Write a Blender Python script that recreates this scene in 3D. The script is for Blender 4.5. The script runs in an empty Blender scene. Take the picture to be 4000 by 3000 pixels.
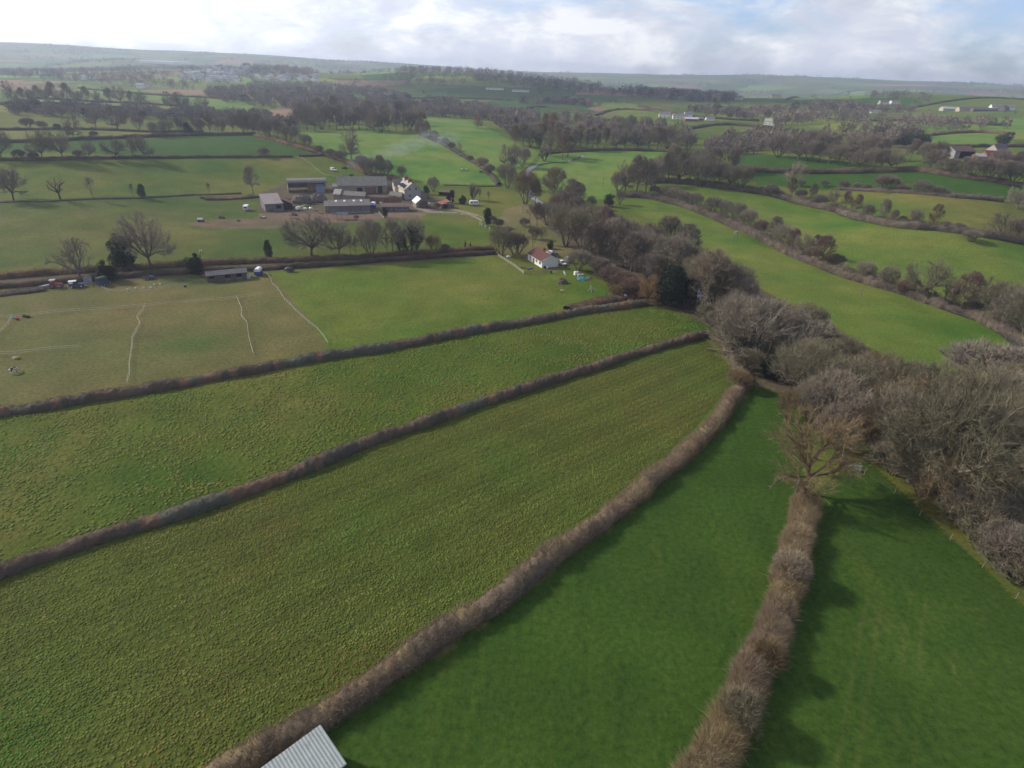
import bpy, math, random
import numpy as np
from mathutils import Matrix, Vector

SC = bpy.context.scene
COL = SC.collection
R_ = math.radians

# ------------------------------------------------------------------ camera
CAM_H = 60.0
FPX = 1278.6                        # focal length for a frame 2212 wide
PITCH, ROLL = R_(27.4), R_(2.2)
_R = np.array((1.0, 0, 0)); _F = np.array((0, math.cos(PITCH), -math.sin(PITCH))); _U = np.array((0, math.sin(PITCH), math.cos(PITCH)))
CR = _R * math.cos(ROLL) + _U * math.sin(ROLL)
CU = -_R * math.sin(ROLL) + _U * math.cos(ROLL)
cd = bpy.data.cameras.new('camera'); cam = bpy.data.objects.new('camera', cd); COL.objects.link(cam)
cd.sensor_width = 36.0; cd.lens = 36.0 * FPX / 2212.0; cd.clip_start = 0.5; cd.clip_end = 60000.0
M = Matrix.Identity(4)
for i in range(3):
    M[i][0] = CR[i]; M[i][1] = CU[i]; M[i][2] = -_F[i]
M[2][3] = CAM_H
cam.matrix_world = M
SC.camera = cam

# ------------------------------------------------------------------ light, sky
SUN_EL, SUN_AZ = R_(31.0), R_(-72.0)         # azimuth from +Y, negative = left
w = bpy.data.worlds.new('World'); SC.world = w; w.use_nodes = True
nt = w.node_tree; N = nt.nodes; L = nt.links
bg = N['Background']; bg.inputs[1].default_value = 0.1
sky = N.new('ShaderNodeTexSky'); sky.sky_type = 'NISHITA'; sky.sun_disc = False
sky.sun_elevation = SUN_EL; sky.sun_rotation = SUN_AZ; sky.altitude = 100; sky.air_density = 1.0; sky.dust_density = 1.5
tc = N.new('ShaderNodeTexCoord')
sep = N.new('ShaderNodeSeparateXYZ'); L.new(tc.outputs['Generated'], sep.inputs[0])
def mth(op, a, b=None, clamp=False, tree=None):
    t = tree or nt
    n = t.nodes.new('ShaderNodeMath'); n.operation = op; n.use_clamp = clamp
    for k, x in ((0, a), (1, b)):
        if x is None: continue
        if isinstance(x, (int, float)): n.inputs[k].default_value = x
        else: t.links.new(x, n.inputs[k])
    return n.outputs[0]
zc = mth('MAXIMUM', sep.outputs[2], 0.0)
comb = N.new('ShaderNodeCombineXYZ'); L.new(sep.outputs[0], comb.inputs[0]); L.new(sep.outputs[1], comb.inputs[1]); L.new(mth('MULTIPLY', zc, 2.6), comb.inputs[2])
def noise(tree, vec, scale, detail=6.0, rough=0.55, dist=0.0):
    n = tree.nodes.new('ShaderNodeTexNoise'); n.inputs['Scale'].default_value = scale
    n.inputs['Detail'].default_value = detail; n.inputs['Roughness'].default_value = rough; n.inputs['Distortion'].default_value = dist
    if vec is not None: tree.links.new(vec, n.inputs['Vector'])
    return n.outputs['Fac']
def ramp(tree, fac, stops):
    r = tree.nodes.new('ShaderNodeValToRGB'); e = r.color_ramp.elements
    while len(e) < len(stops): e.new(0.5)
    for k, (p, c) in enumerate(stops):
        e[k].position = p; e[k].color = (c[0], c[1], c[2], 1)
    tree.links.new(fac, r.inputs[0]); return r.outputs[0]
n1 = noise(nt, comb.outputs[0], 5.2, 8, 0.58, 0.25)
n2 = noise(nt, comb.outputs[0], 9.0, 9, 0.6, 0.35)
# large-scale break in the cloud on the right
rgt = mth('MULTIPLY', sep.outputs[0], 0.17)
cover = ramp(nt, mth('SUBTRACT', n1, rgt), [(0.30, (0, 0, 0)), (0.50, (1, 1, 1))])
ccol = ramp(nt, n2, [(0.40, (7.6, 7.9, 9.1)), (0.5, (8.9, 9.1, 9.9)), (0.60, (11.2, 11.2, 11.4))])
# clouds brighten towards the sun
sd = N.new('ShaderNodeVectorMath'); sd.operation = 'DOT_PRODUCT'; L.new(tc.outputs['Generated'], sd.inputs[0])
sd.inputs[1].default_value = (math.sin(SUN_AZ) * math.cos(SUN_EL), math.cos(SUN_AZ) * math.cos(SUN_EL), math.sin(SUN_EL))
glow = mth('MULTIPLY', mth('POWER', mth('MAXIMUM', sd.outputs['Value'], 0.0), 2.0), 0.9)
glow = mth('ADD', glow, 0.86)
# cloud seen edge-on near the horizon is brighter than the grey bases overhead
glow = mth('MULTIPLY', glow, mth('ADD', 0.52, mth('MULTIPLY', mth('POWER', mth('SUBTRACT', 1.0, zc), 6.0), 0.80)))
cm = N.new('ShaderNodeVectorMath'); cm.operation = 'SCALE'; L.new(ccol, cm.inputs[0]); L.new(glow, cm.inputs['Scale'])
mix = N.new('ShaderNodeMix'); mix.data_type = 'RGBA'
covs = mth('MULTIPLY', cover, 0.93)
L.new(covs, mix.inputs[0]); tint = N.new('ShaderNodeVectorMath'); tint.operation = 'MULTIPLY'; L.new(sky.outputs[0], tint.inputs[0]); tint.inputs[1].default_value = (1.25, 1.42, 1.95)
L.new(tint.outputs[0], mix.inputs[6]); L.new(cm.outputs[0], mix.inputs[7])
L.new(mix.outputs[2], bg.inputs[0])

sl = bpy.data.lights.new('sun', 'SUN'); so = bpy.data.objects.new('sun', sl); COL.objects.link(so)
sl.energy = 4.1; sl.angle = R_(3.0); sl.color = (1.0, 0.93, 0.82)
sdir = Vector((math.sin(SUN_AZ) * math.cos(SUN_EL), math.cos(SUN_AZ) * math.cos(SUN_EL), math.sin(SUN_EL)))
so.rotation_euler = sdir.to_track_quat('Z', 'Y').to_euler()
so.location = sdir * 300

vs = SC.view_settings; vs.view_transform = 'Standard'; vs.look = 'None'; vs.exposure = 0.12; vs.gamma = 1.0; vs.use_curve_mapping = False
cy = SC.cycles
cy.max_bounces = 5; cy.diffuse_bounces = 2; cy.glossy_bounces = 2; cy.transmission_bounces = 2; cy.volume_bounces = 0; cy.transparent_max_bounces = 6
cy.use_denoising = True; cy.caustics_reflective = False; cy.caustics_refractive = False
cy.sample_clamp_direct = 6.0; cy.sample_clamp_indirect = 3.0; cy.use_adaptive_sampling = True; cy.adaptive_threshold = 0.01

# ------------------------------------------------------------------ terrain function
def ray(u, v):
    d = _F + (u - 1106.0) / FPX * CR + (829.5 - v) / FPX * CU
    return d / np.linalg.norm(d)
CTRL = []          # azimuth, ln R, z
def ctl(u, v, R):
    d = ray(u, v); h = math.hypot(d[0], d[1])
    CTRL.append((math.atan2(d[0], d[1]), math.log(R), CAM_H + d[2] / h * R))
def ctz(u, R, z):
    d = ray(u, 200); CTRL.append((math.atan2(d[0], d[1]), math.log(R), z))
for az in (-70, -45, -25, -8, 8, 25, 45, 70):
    for R in (15, 60, 150, 260, 350): CTRL.append((R_(az), math.log(R), 0.0))
for u, pts in {
    60: [(430, 300), (345, 395), (300, 490), (225, 800), (175, 1500), (150, 3000), (132, 4000), (94, 5200)],
    300: [(340, 410), (290, 540), (240, 800), (185, 1400), (150, 2700), (132, 3500), (140, 4000), (111, 5000)],
    560: [(335, 430), (285, 560), (230, 880), (190, 1350), (173, 1700), (147, 2200), (121, 4700)],
    700: [(300, 500), (230, 900), (185, 1400), (158, 2000), (129, 4900)],
    760: [(345, 425), (283, 570)],
    880: [(300, 520), (283, 570), (250, 780), (215, 1080), (180, 1450), (154, 1900), (139, 5000)],
    1000: [(370, 400), (272, 630)],
    1100: [(330, 480), (260, 780), (220, 1080), (190, 1400), (163, 1800), (153, 5200)],
    1300: [(310, 560), (255, 830), (230, 1030), (200, 1350), (189, 1550), (161, 4900)],
    1450: [(330, 520), (260, 790), (240, 940), (207, 1350), (190, 3500), (166, 4700)],
    1650: [(370, 420), (310, 600), (260, 860), (217, 1300), (196, 3500), (167, 4700)],
    1950: [(410, 330), (350, 470), (310, 620), (265, 880), (235, 1180), (202, 1600), (178, 4700)],
    2180: [(430, 300), (340, 500), (290, 760), (245, 1080), (210, 1500), (188, 4700)]}.items():
    for v, R in pts: ctl(u, v, R)
for u, R, z in ((560, 3200, 18), (700, 3000, 22), (880, 2900, 22), (1100, 2800, 20), (1300, 2600, 4), (1450, 2100, 4), (1650, 2100, 6), (1950, 2500, 14), (2180, 2500, 14)):
    ctz(u, R, z)
_c = np.array(CTRL)
for az in (R_(-62), R_(62)):                       # carry the edge columns sideways
    side = _c[(_c[:, 0] < R_(-36))] if az < 0 else _c[(_c[:, 0] > R_(36))]
    for a, l, z in side:
        if l > 5.9: CTRL.append((az, l, z))
_c = np.array(CTRL); KA = 1.5
_P = np.c_[_c[:, 0] * KA, _c[:, 1]]
def _phi(r2): return np.sqrt(r2 + 0.01)
_A = _phi(((_P[:, None] - _P[None]) ** 2).sum(-1)); n_ = len(_P)
_B = np.zeros((n_ + 1, n_ + 1)); _B[:n_, :n_] = _A; _B[n_, :n_] = 1; _B[:n_, n_] = 1
_W = np.linalg.solve(_B + 1e-6 * np.eye(n_ + 1), np.r_[_c[:, 2], 0])
def vnoise(x, y, seed=0):
    """smooth value noise, 0..1"""
    xi = np.floor(x).astype(np.int64); yi = np.floor(y).astype(np.int64); fx = x - xi; fy = y - yi
    fx = fx * fx * (3 - 2 * fx); fy = fy * fy * (3 - 2 * fy)
    def h(a, b):
        k = (a * 374761393 + b * 668265263 + seed * 1442695041) & 0xFFFFFFFF
        k = ((k ^ (k >> 13)) * 1274126177) & 0xFFFFFFFF
        return ((k ^ (k >> 16)) & 0xFFFFFF) / 16777215.0
    return (h(xi, yi) * (1 - fx) + h(xi + 1, yi) * fx) * (1 - fy) + (h(xi, yi + 1) * (1 - fx) + h(xi + 1, yi + 1) * fx) * fy
def fbm(x, y, o=4, seed=0):
    s = 0; a = 0.5; t = 0
    for k in range(o):
        s = s + a * vnoise(x * 2 ** k, y * 2 ** k, seed + k); t += a; a *= 0.5
    return s / t
def height(x, y):
    x = np.atleast_1d(np.asarray(x, float)); y = np.atleast_1d(np.asarray(y, float))
    R = np.maximum(np.hypot(x, y), 12.0); az = np.arctan2(x, y)
    q = np.c_[np.clip(az, R_(-75), R_(75)) * KA, np.log(np.minimum(R, 5400.0))]
    out = np.empty(len(x))
    for k in range(0, len(x), 40000):
        s = slice(k, k + 40000)
        out[s] = _phi(((q[s][:, None] - _P[None]) ** 2).sum(-1)) @ _W[:n_] + _W[n_]
    f = np.clip((R - 230) / 250, 0, 1); f = f * f * (3 - 2 * f)
    out = out * f
    amp = np.clip((R - 500) / 2500, 0, 1) * 16
    out += (fbm(x / 420 + 7.3, y / 420 + 3.1, 4) - 0.5) * amp
    out += np.clip(R - 3500, 0, 3000) / 3000 * 34 * (fbm(x / 1500 + 3, y / 1500, 4, 5) - 0.5)
    out += (fbm(x / 30, y / 30, 3, 9) - 0.5) * 0.35 * np.clip((R - 20) / 60, 0, 1)
    out -= np.clip(R - 5400, 0, 1e9) * 0.12
    return out
def h1(x, y): return float(height([x], [y])[0])
_steps = np.exp(np.linspace(math.log(36), math.log(5800), 1300))
def ground(pts):
    """pixels (u,v) of the 2212-wide photograph -> points on the terrain"""
    res = []
    for u, v in pts:
        d = ray(u, v); hh = math.hypot(d[0], d[1]); ux, uy, sl_ = d[0] / hh, d[1] / hh, d[2] / hh
        z = height(_steps * ux, _steps * uy); below = np.nonzero(CAM_H + sl_ * _steps <= z)[0]
        if len(below) == 0: r = 5800.0
        else:
            k = below[0]
            if k == 0: r = -CAM_H / sl_
            else:
                a = CAM_H + sl_ * _steps[k - 1] - z[k - 1]; b = z[k] - CAM_H - sl_ * _steps[k]
                r = _steps[k - 1] + (_steps[k] - _steps[k - 1]) * a / (a + b)
        res.append((r * ux, r * uy))
    xy = np.array(res); return np.c_[xy, height(xy[:, 0], xy[:, 1])]
def at(u, v): return ground([(u, v)])[0]
def mpp(p): return float(np.dot(np.array(p) - np.array((0, 0, CAM_H)), _F)) / FPX      # metres per photo pixel
_off = {1: (0, 55.3), 2: (553, 55.3), 3: (1106, 55.3), 4: (1659, 110.6), 5: (0, 331.8), 6: (553, 331.8), 7: (1106, 331.8), 8: (1659, 442.4), 9: (1106, 746.5), 10: (1659, 746.5)}
def q(k, x, y): return (_off[k][0] + 0.25 * x, _off[k][1] + 0.25 * y)

# ------------------------------------------------------------------ object helpers
def link(name, me, parent=None, mats=()):
    o = bpy.data.objects.new(name, me); COL.objects.link(o)
    for m in mats: me.materials.append(m)
    if parent is not None: o.parent = parent
    return o
def tag(o, label=None, cat=None, group=None, kind=None):
    if label: o['label'] = label
    if cat: o['category'] = cat
    if group: o['group'] = group
    if kind: o['kind'] = kind
    return o
def thing(name, label, cat, loc, rz=0.0, group=None):
    o = bpy.data.objects.new(name, None); COL.objects.link(o); o.empty_display_size = 0.3
    o.location = loc; o.rotation_euler = (0, 0, rz); tag(o, label, cat, group); return o
def copy_tree(o, parent=None):
    c = o.copy(); COL.objects.link(c); c.parent = parent
    if parent is not None: c.matrix_parent_inverse = o.matrix_parent_inverse.copy()
    for ch in CHILD.get(o.name, ()): copy_tree(ch, c)
    return c
CHILD = {}
def np_mesh(name, verts, faces, nside, cols=None, mat_idx=None, smooth=False):
    """verts Nx3, faces MxK (all K-gons)"""
    me = bpy.data.meshes.new(name); verts = np.asarray(verts, np.float32); faces = np.asarray(faces, np.int32)
    me.vertices.add(len(verts)); me.vertices.foreach_set('co', verts.ravel())
    me.loops.add(faces.size); me.loops.foreach_set('vertex_index', faces.ravel())
    me.polygons.add(len(faces)); me.polygons.foreach_set('loop_start', np.arange(0, faces.size, nside, dtype=np.int32))
    if smooth: me.polygons.foreach_set('use_smooth', np.ones(len(faces), bool))
    if mat_idx is not None: me.polygons.foreach_set('material_index', np.asarray(mat_idx, np.int32))
    me.update(calc_edges=True)
    if cols is not None:
        c = me.color_attributes.new('Col', 'FLOAT_COLOR', 'POINT'); cols = np.asarray(cols, np.float32)
        if cols.shape[1] == 3: cols = np.c_[cols, np.ones(len(cols), np.float32)]
        c.data.foreach_set('color', cols.ravel())
    return me

# ------------------------------------------------------------------ materials
def new_mat(name, rough=0.85, spec=0.25):
    m = bpy.data.materials.new(name); m.use_nodes = True
    b = m.node_tree.nodes['Principled BSDF']; b.inputs['Roughness'].default_value = rough
    b.inputs['Specular IOR Level'].default_value = spec
    return m, m.node_tree, b
def mixc(t, fac, a, b, mode='MIX'):
    n = t.nodes.new('ShaderNodeMix'); n.data_type = 'RGBA'; n.blend_type = mode
    for k, x in ((0, fac), (6, a), (7, b)):
        if isinstance(x, (int, float)): n.inputs[k].default_value = x
        elif isinstance(x, tuple): n.inputs[k].default_value = (*x[:3], 1)
        else: t.links.new(x, n.inputs[k])
    return n.outputs[2]
def posn(t): return t.nodes.new('ShaderNodeNewGeometry').outputs['Position']
def objc(t): return t.nodes.new('ShaderNodeTexCoord').outputs['Object']
MATS = {}
def surf(name, c, c2=None, scale=1.2, rough=0.8, spec=0.25, fine=6.0, bump=0.0):
    """worn, mottled surface: two real tones mixed by noise in object space"""
    if name in MATS: return MATS[name]
    m, t, b = new_mat(name, rough, spec); c2 = c2 or tuple(x * 0.7 for x in c)
    f = ramp(t, noise(t, objc(t), scale, 6, 0.65), [(0.35, c), (0.68, c2)])
    g = ramp(t, noise(t, objc(t), scale * fine, 3, 0.6), [(0.3, (0.82,) * 3), (0.7, (1.15,) * 3)])
    t.links.new(mixc(t, 1.0, f, g, 'MULTIPLY'), b.inputs['Base Color'])
    if bump:
        bp = t.nodes.new('ShaderNodeBump'); bp.inputs['Strength'].default_value = bump; bp.inputs['Distance'].default_value = 0.05
        t.links.new(noise(t, objc(t), scale * fine, 4, 0.6), bp.inputs['Height']); t.links.new(bp.outputs[0], b.inputs['Normal'])
    MATS[name] = m; return m
def ribbed(name, c, c2, axis=0, pitch=0.3, rough=0.6, spec=0.3, scale=0.6, rust=None):
    """corrugated or boarded sheet: real ribs as bump, mottled colour"""
    if name in MATS: return MATS[name]
    m, t, b = new_mat(name, rough, spec); oc = objc(t)
    f = ramp(t, noise(t, oc, scale, 7, 0.7), [(0.35, c), (0.7, c2)])
    if rust: f = mixc(t, ramp(t, noise(t, oc, scale * 2.2, 6, 0.7), [(0.55, (0, 0, 0)), (0.68, (1, 1, 1))]), f, rust)
    t.links.new(f, b.inputs['Base Color'])
    s = t.nodes.new('ShaderNodeSeparateXYZ'); t.links.new(oc, s.inputs[0])
    wv = mth('SINE', mth('MULTIPLY', s.outputs[axis], 2 * math.pi / pitch, tree=t), tree=t)
    bp = t.nodes.new('ShaderNodeBump'); bp.inputs['Strength'].default_value = 0.6; bp.inputs['Distance'].default_value = 0.04
    t.links.new(wv, bp.inputs['Height']); t.links.new(bp.outputs[0], b.inputs['Normal'])
    MATS[name] = m; return m
def veg_attr(name, rough=0.9):
    m, t, b = new_mat(name, rough, 0.1)
    a = t.nodes.new('ShaderNodeAttribute'); a.attribute_name = 'Col'
    t.links.new(a.outputs['Color'], b.inputs['Base Color']); return m
def veg_obj(name, c, c2, var=0.35, rough=0.9):
    """twig or leaf colour that differs from plant to plant"""
    m, t, b = new_mat(name, rough, 0.1)
    oi = t.nodes.new('ShaderNodeObjectInfo')
    f = ramp(t, noise(t, objc(t), 0.8, 3, 0.6), [(0.3, c), (0.7, c2)])
    k = mth('ADD', mth('MULTIPLY', oi.outputs['Random'], var, tree=t), 1 - var / 2, tree=t)
    vm = t.nodes.new('ShaderNodeVectorMath'); vm.operation = 'SCALE'; t.links.new(f, vm.inputs[0]); t.links.new(k, vm.inputs['Scale'])
    t.links.new(vm.outputs[0], b.inputs['Base Color']); return m
# ------------------------------------------------------------------ fields: colour of the turf, sunlight painted into the brightest fields, polygons on the land
LUSH = (0.034, 0.082, 0.011); SUNLIT = (0.108, 0.182, 0.032); NEARL = (0.036, 0.074, 0.011); MIDG = (0.094, 0.140, 0.022); PAST = (0.082, 0.112, 0.017); YELL = (0.108, 0.128, 0.025)
WORN = (0.109, 0.107, 0.037); OLIV = (0.072, 0.096, 0.019); MUD = (0.15, 0.105, 0.08); RED = (0.135, 0.095, 0.06)
FLOOR = (0.095, 0.078, 0.050); ROUGH = (0.13, 0.125, 0.05); TRACK = (0.22, 0.19, 0.16)
FIELDS = [   # colour, tussock height, polygon in photo pixels (projected onto the land)
    (PAST, .25, [(-200, 345), (0, 345), (320, 340), (680, 337), (760, 360), (830, 385), (560, 420), (300, 428), (0, 438), (-200, 440)]),
    (LUSH, .15, [(-200, 312), (80, 307), (330, 296), (553, 290), (640, 318), (690, 335), (320, 340), (-200, 345)]),
    (YELL, .2, [(-200, 281), (0, 281), (200, 280), (330, 285), (325, 296), (80, 306), (-200, 310)]),
    (PAST, .2, [(-200, 250), (30, 247), (200, 256), (440, 262), (440, 282), (200, 278), (-200, 279)]),
    (SUNLIT, .15, [(640, 285), (765, 279), (930, 292), (1000, 335), (1078, 398), (960, 400), (830, 385), (760, 355), (700, 334)]),
    (PAST, .25, [(960, 401), (1078, 401), (1110, 430), (1090, 452), (960, 445), (930, 420)]),
    (SUNLIT, .2, [(915, 250), (1000, 258), (1095, 300), (1165, 330), (1140, 360), (1085, 396), (1040, 360), (960, 310), (918, 288)]),
    (SUNLIT, .2, [(1170, 335), (1250, 325), (1440, 327), (1380, 360), (1325, 425), (1240, 440), (1165, 400), (1150, 370)]),
    (MIDG, .25, [(1325, 425), (1440, 432), (1540, 475), (1640, 530), (1790, 577), (1960, 632), (2130, 692), (2180, 740), (2090, 830), (1960, 810), (1850, 730), (1600, 600), (1480, 525), (1350, 440)]),
    (MIDG, .2, [(1430, 395), (1560, 402), (1690, 425), (1859, 473), (2034, 495), (2300, 545), (2300, 720), (1990, 632), (1790, 570), (1680, 510), (1520, 450)]),
    (YELL, .3, [(1660, 405), (1809, 410), (1984, 418), (2164, 435), (2300, 440), (2300, 540), (2034, 493), (1859, 470), (1690, 423)]),
    (LUSH, .25, [(1590, 372), (1846, 373), (1984, 370), (2084, 385), (2300, 410), (2300, 440), (2164, 432), (1984, 415), (1809, 407), (1640, 400)]),
    (LUSH, .2, [(1600, 333), (1690, 336), (1840, 350), (1830, 362), (1659, 366), (1580, 362)]),
    (YELL, .2, [(1930, 322), (2300, 318), (2300, 345), (2060, 350), (1960, 340)]),
    (SUNLIT, .2, [(1915, 303), (2040, 288), (2180, 290), (2195, 312), (2100, 318), (1950, 318)]),
    (SUNLIT, .2, [(1680, 282), (1780, 281), (1780, 292), (1690, 298)]),
    (PAST, .2, [(1480, 262), (1640, 262), (1650, 275), (1530, 290), (1470, 280)]),
    (RED, .1, [(1890, 246), (2000, 248), (2110, 258), (2140, 263), (2100, 263), (1960, 256), (1900, 252)]),
    (PAST, .2, [(1790, 256), (1890, 247), (1960, 258), (1900, 262), (1800, 262)]),
    (OLIV, .2, [(1300, 214), (1380, 206), (1500, 222), (1650, 237), (1620, 245), (1500, 246), (1430, 246), (1370, 225)]),
    (LUSH, .1, [(830, 200), (1000, 188), (1110, 193), (1160, 205), (1060, 212), (960, 212), (870, 208)]),
    (LUSH, .1, [(1030, 222), (1100, 212), (1200, 220), (1280, 230), (1240, 242), (1100, 244)]),
    (LUSH, .1, [(1110, 232), (1180, 218), (1250, 226), (1300, 244), (1180, 247)]),
    (PAST, .1, [(640, 186), (730, 180), (800, 192), (760, 203), (660, 198)]),
    (YELL, .1, [(660, 158), (780, 161), (785, 170), (690, 168)]),
    (SUNLIT, .1, [(170, 180), (210, 190), (340, 198), (450, 208), (555, 215), (555, 225), (400, 222), (250, 208), (165, 196)]),
    (SUNLIT, .1, [(60, 212), (180, 214), (330, 222), (350, 232), (180, 230), (60, 222)]),
    (PAST, .1, [(40, 168), (105, 170), (110, 176), (50, 176)]),
    (SUNLIT, .1, [(350, 212), (460, 222), (553, 228), (553, 238), (420, 236), (340, 226)]),
    # left pasture with horses, paddocks, the near fields
    (OLIV, .3, [(-200, 440), (140, 433), (440, 424), (560, 425), (640, 470), (900, 482), (1050, 482), (1065, 542), (640, 566), (300, 582), (-200, 604)]),
    (RED, .1, [(400, 482), (470, 473), (560, 470), (700, 476), (700, 492), (560, 494), (440, 492)]),
    (PAST, .3, [(905, 470), (1020, 470), (1055, 492), (1065, 540), (960, 535), (910, 500)]),
    (ROUGH, .5, [(1090, 452), (1130, 440), (1200, 440), (1240, 560), (1200, 590), (1150, 560), (1090, 545), (1070, 490)]),
    (FLOOR, .3, [(-200, 604), (300, 582), (640, 566), (1065, 540), (1090, 547), (1065, 556), (640, 582), (440, 594), (220, 612), (-200, 636)]),
    (WORN, .2, [(-200, 634), (220, 612), (440, 594), (580, 588), (620, 632), (668, 690), (712, 760), (450, 812), (200, 853), (-200, 905)]),
    ((0.084, 0.124, 0.018), .35, [(580, 588), (830, 572), (1065, 552), (1120, 580), (1180, 592), (1260, 600), (1330, 640), (1380, 652), (1150, 692), (850, 745), (712, 762), (668, 690), (620, 632)]),
    ((0.068, 0.094, 0.014), .9, [(-200, 900), (100, 870), (320, 838), (560, 795), (850, 745), (1150, 690), (1380, 652), (1500, 672), (1540, 700), (1520, 722), (1300, 785), (1000, 880), (700, 990), (400, 1095), (100, 1190), (-200, 1290)]),
    ((0.066, 0.086, 0.016), .75, [(-200, 1290), (100, 1190), (400, 1095), (700, 990), (1000, 880), (1300, 785), (1520, 722), (1585, 765), (1590, 820), (1440, 1000), (1260, 1140), (1080, 1280), (770, 1480), (430, 1720), (-300, 1720)]),
    (NEARL, .3, [(430, 1720), (770, 1480), (1080, 1280), (1260, 1140), (1440, 1000), (1610, 820), (1690, 850), (1735, 930), (1735, 1080), (1690, 1230), (1610, 1430), (1500, 1720)]),
    (NEARL, .2, [(1735, 1080), (1840, 1000), (1870, 990), (2000, 1110), (2110, 1210), (2230, 1330), (2500, 1500), (2500, 1800), (1480, 1800), (1610, 1430), (1690, 1230)]),
    (FLOOR, .3, [(1160, 470), (1300, 470), (1400, 505), (1500, 540), (1600, 600), (1850, 735), (1960, 815), (2090, 835), (2300, 870), (2500, 1000), (2500, 1430), (2230, 1265), (2030, 1085), (1890, 970), (1760, 925), (1690, 850), (1620, 830), (1590, 770), (1535, 705), (1460, 668), (1380, 655), (1330, 640), (1290, 560), (1240, 540)]),
    (MUD, .1, [(560, 462), (640, 456), (800, 462), (880, 458), (925, 460), (905, 470), (820, 474), (800, 480), (715, 482), (560, 472)]),
    (FLOOR, .2, [(555, 420), (620, 395), (730, 395), (850, 385), (920, 420), (1000, 440), (940, 458), (700, 462), (560, 458)]),
    (TRACK, .0, [(884, 440), (900, 452), (925, 459), (985, 460), (1035, 467), (1060, 480), (1063, 476), (1030, 463), (975, 449), (965, 450), (1010, 461), (940, 456), (905, 448)]),
]
def inside(px_, py_, poly):
    r = np.zeros(len(px_), bool); n = len(poly); j = n - 1
    for i in range(n):
        xi, yi = poly[i][:2]; xj, yj = poly[j][:2]
        c = ((yi > py_) != (yj > py_)) & (px_ < (xj - xi) * (py_ - yi) / (yj - yi + 1e-12) + xi); r ^= c; j = i
    return r
FPOLY = [(c, t, ground(p)[:, :2]) for c, t, p in FIELDS]

# distant patchwork: cells of a jittered grid, each one field
rs = np.random.RandomState(11)
SEEDS = []
for ix in range(-34, 35):
    for iy in range(-2, 50):
        x = ix * 190 + rs.uniform(-80, 80); y = iy * 190 + rs.uniform(-80, 80)
        SEEDS.append((x, y))
SEEDS = np.array(SEEDS); _pal = np.array([LUSH, PAST, PAST, YELL, OLIV, LUSH, SUNLIT, (.17, .11, .075)])
SCOL = _pal[rs.randint(0, 8, len(SEEDS))] * rs.uniform(1.0, 1.45, (len(SEEDS), 1))
SCELL = {}
for k, (x, y) in enumerate(SEEDS): SCELL[(int(round((x) / 190)), int(round(y / 190)))] = k
def near2(x, y):
    """nearest and second nearest seed: index, distance gap"""
    gx = np.floor(x / 190 + .5).astype(int); gy = np.floor(y / 190 + .5).astype(int)
    d1 = np.full(len(x), 1e18); d2 = d1.copy(); i1 = np.zeros(len(x), int)
    grid = np.full((75, 58), -1)
    for k in range(len(SEEDS)):
        grid[k // 52 + 3, k % 52 + 3] = k
    for a in (-2, -1, 0, 1, 2):
        for b in (-2, -1, 0, 1, 2):
            k = grid[np.clip(gx + a + 37, 0, 74), np.clip(gy + b + 5, 0, 57)]
            ok = k >= 0
            d = np.where(ok, (SEEDS[k, 0] - x) ** 2 + (SEEDS[k, 1] - y) ** 2, 1e18)
            m = d < d1
            d2 = np.where(m, d1, np.where(d < d2, d, d2)); i1 = np.where(m, k, i1); d1 = np.where(m, d, d1)
    return i1, np.sqrt(np.minimum(d2, 1e12)) - np.sqrt(np.minimum(d1, 1e12))

def resample(P, step):
    P = np.asarray(P, float)[:, :2]
    # Catmull-Rom through the points, then even steps
    Q = []
    for i in range(len(P) - 1):
        p0 = P[max(i - 1, 0)]; p1 = P[i]; p2 = P[i + 1]; p3 = P[min(i + 2, len(P) - 1)]
        for s in np.linspace(0, 1, 12, endpoint=False):
            Q.append(0.5 * ((2 * p1) + (-p0 + p2) * s + (2 * p0 - 5 * p1 + 4 * p2 - p3) * s * s + (-p0 + 3 * p1 - 3 * p2 + p3) * s ** 3))
    Q.append(P[-1]); Q = np.array(Q)
    d = np.r_[0, np.cumsum(np.hypot(*np.diff(Q, axis=0).T))]
    n = max(2, int(d[-1] / step) + 1); s = np.linspace(0, d[-1], n)
    return np.c_[np.interp(s, d, Q[:, 0]), np.interp(s, d, Q[:, 1])], s
TRACKS = [([(1985, 1290), (1973, 1353), (1965, 1480), (1950, 1700)], (.10, .10, .03)), ([(1890, 1300), (1877, 1353), (1855, 1500), (1820, 1700)], (.10, .10, .03)), ([(2075, 1420), (2085, 1496), (2095, 1573), (2100, 1700)], (.10, .10, .03)), ([(1870, 1360), (1960, 1330), (2060, 1322), (2150, 1330)], (.09, .095, .03)),
          ([(1650, 940), (1570, 1080), (1460, 1280), (1380, 1450), (1290, 1700)], (.022, .05, .008)), ([(1690, 1000), (1640, 1150), (1580, 1330), (1480, 1560), (1420, 1700)], (.022, .05, .008)), ([(600, 590), (640, 640), (760, 690), (950, 650), (1130, 600)], (.10, .12, .03))]
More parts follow.
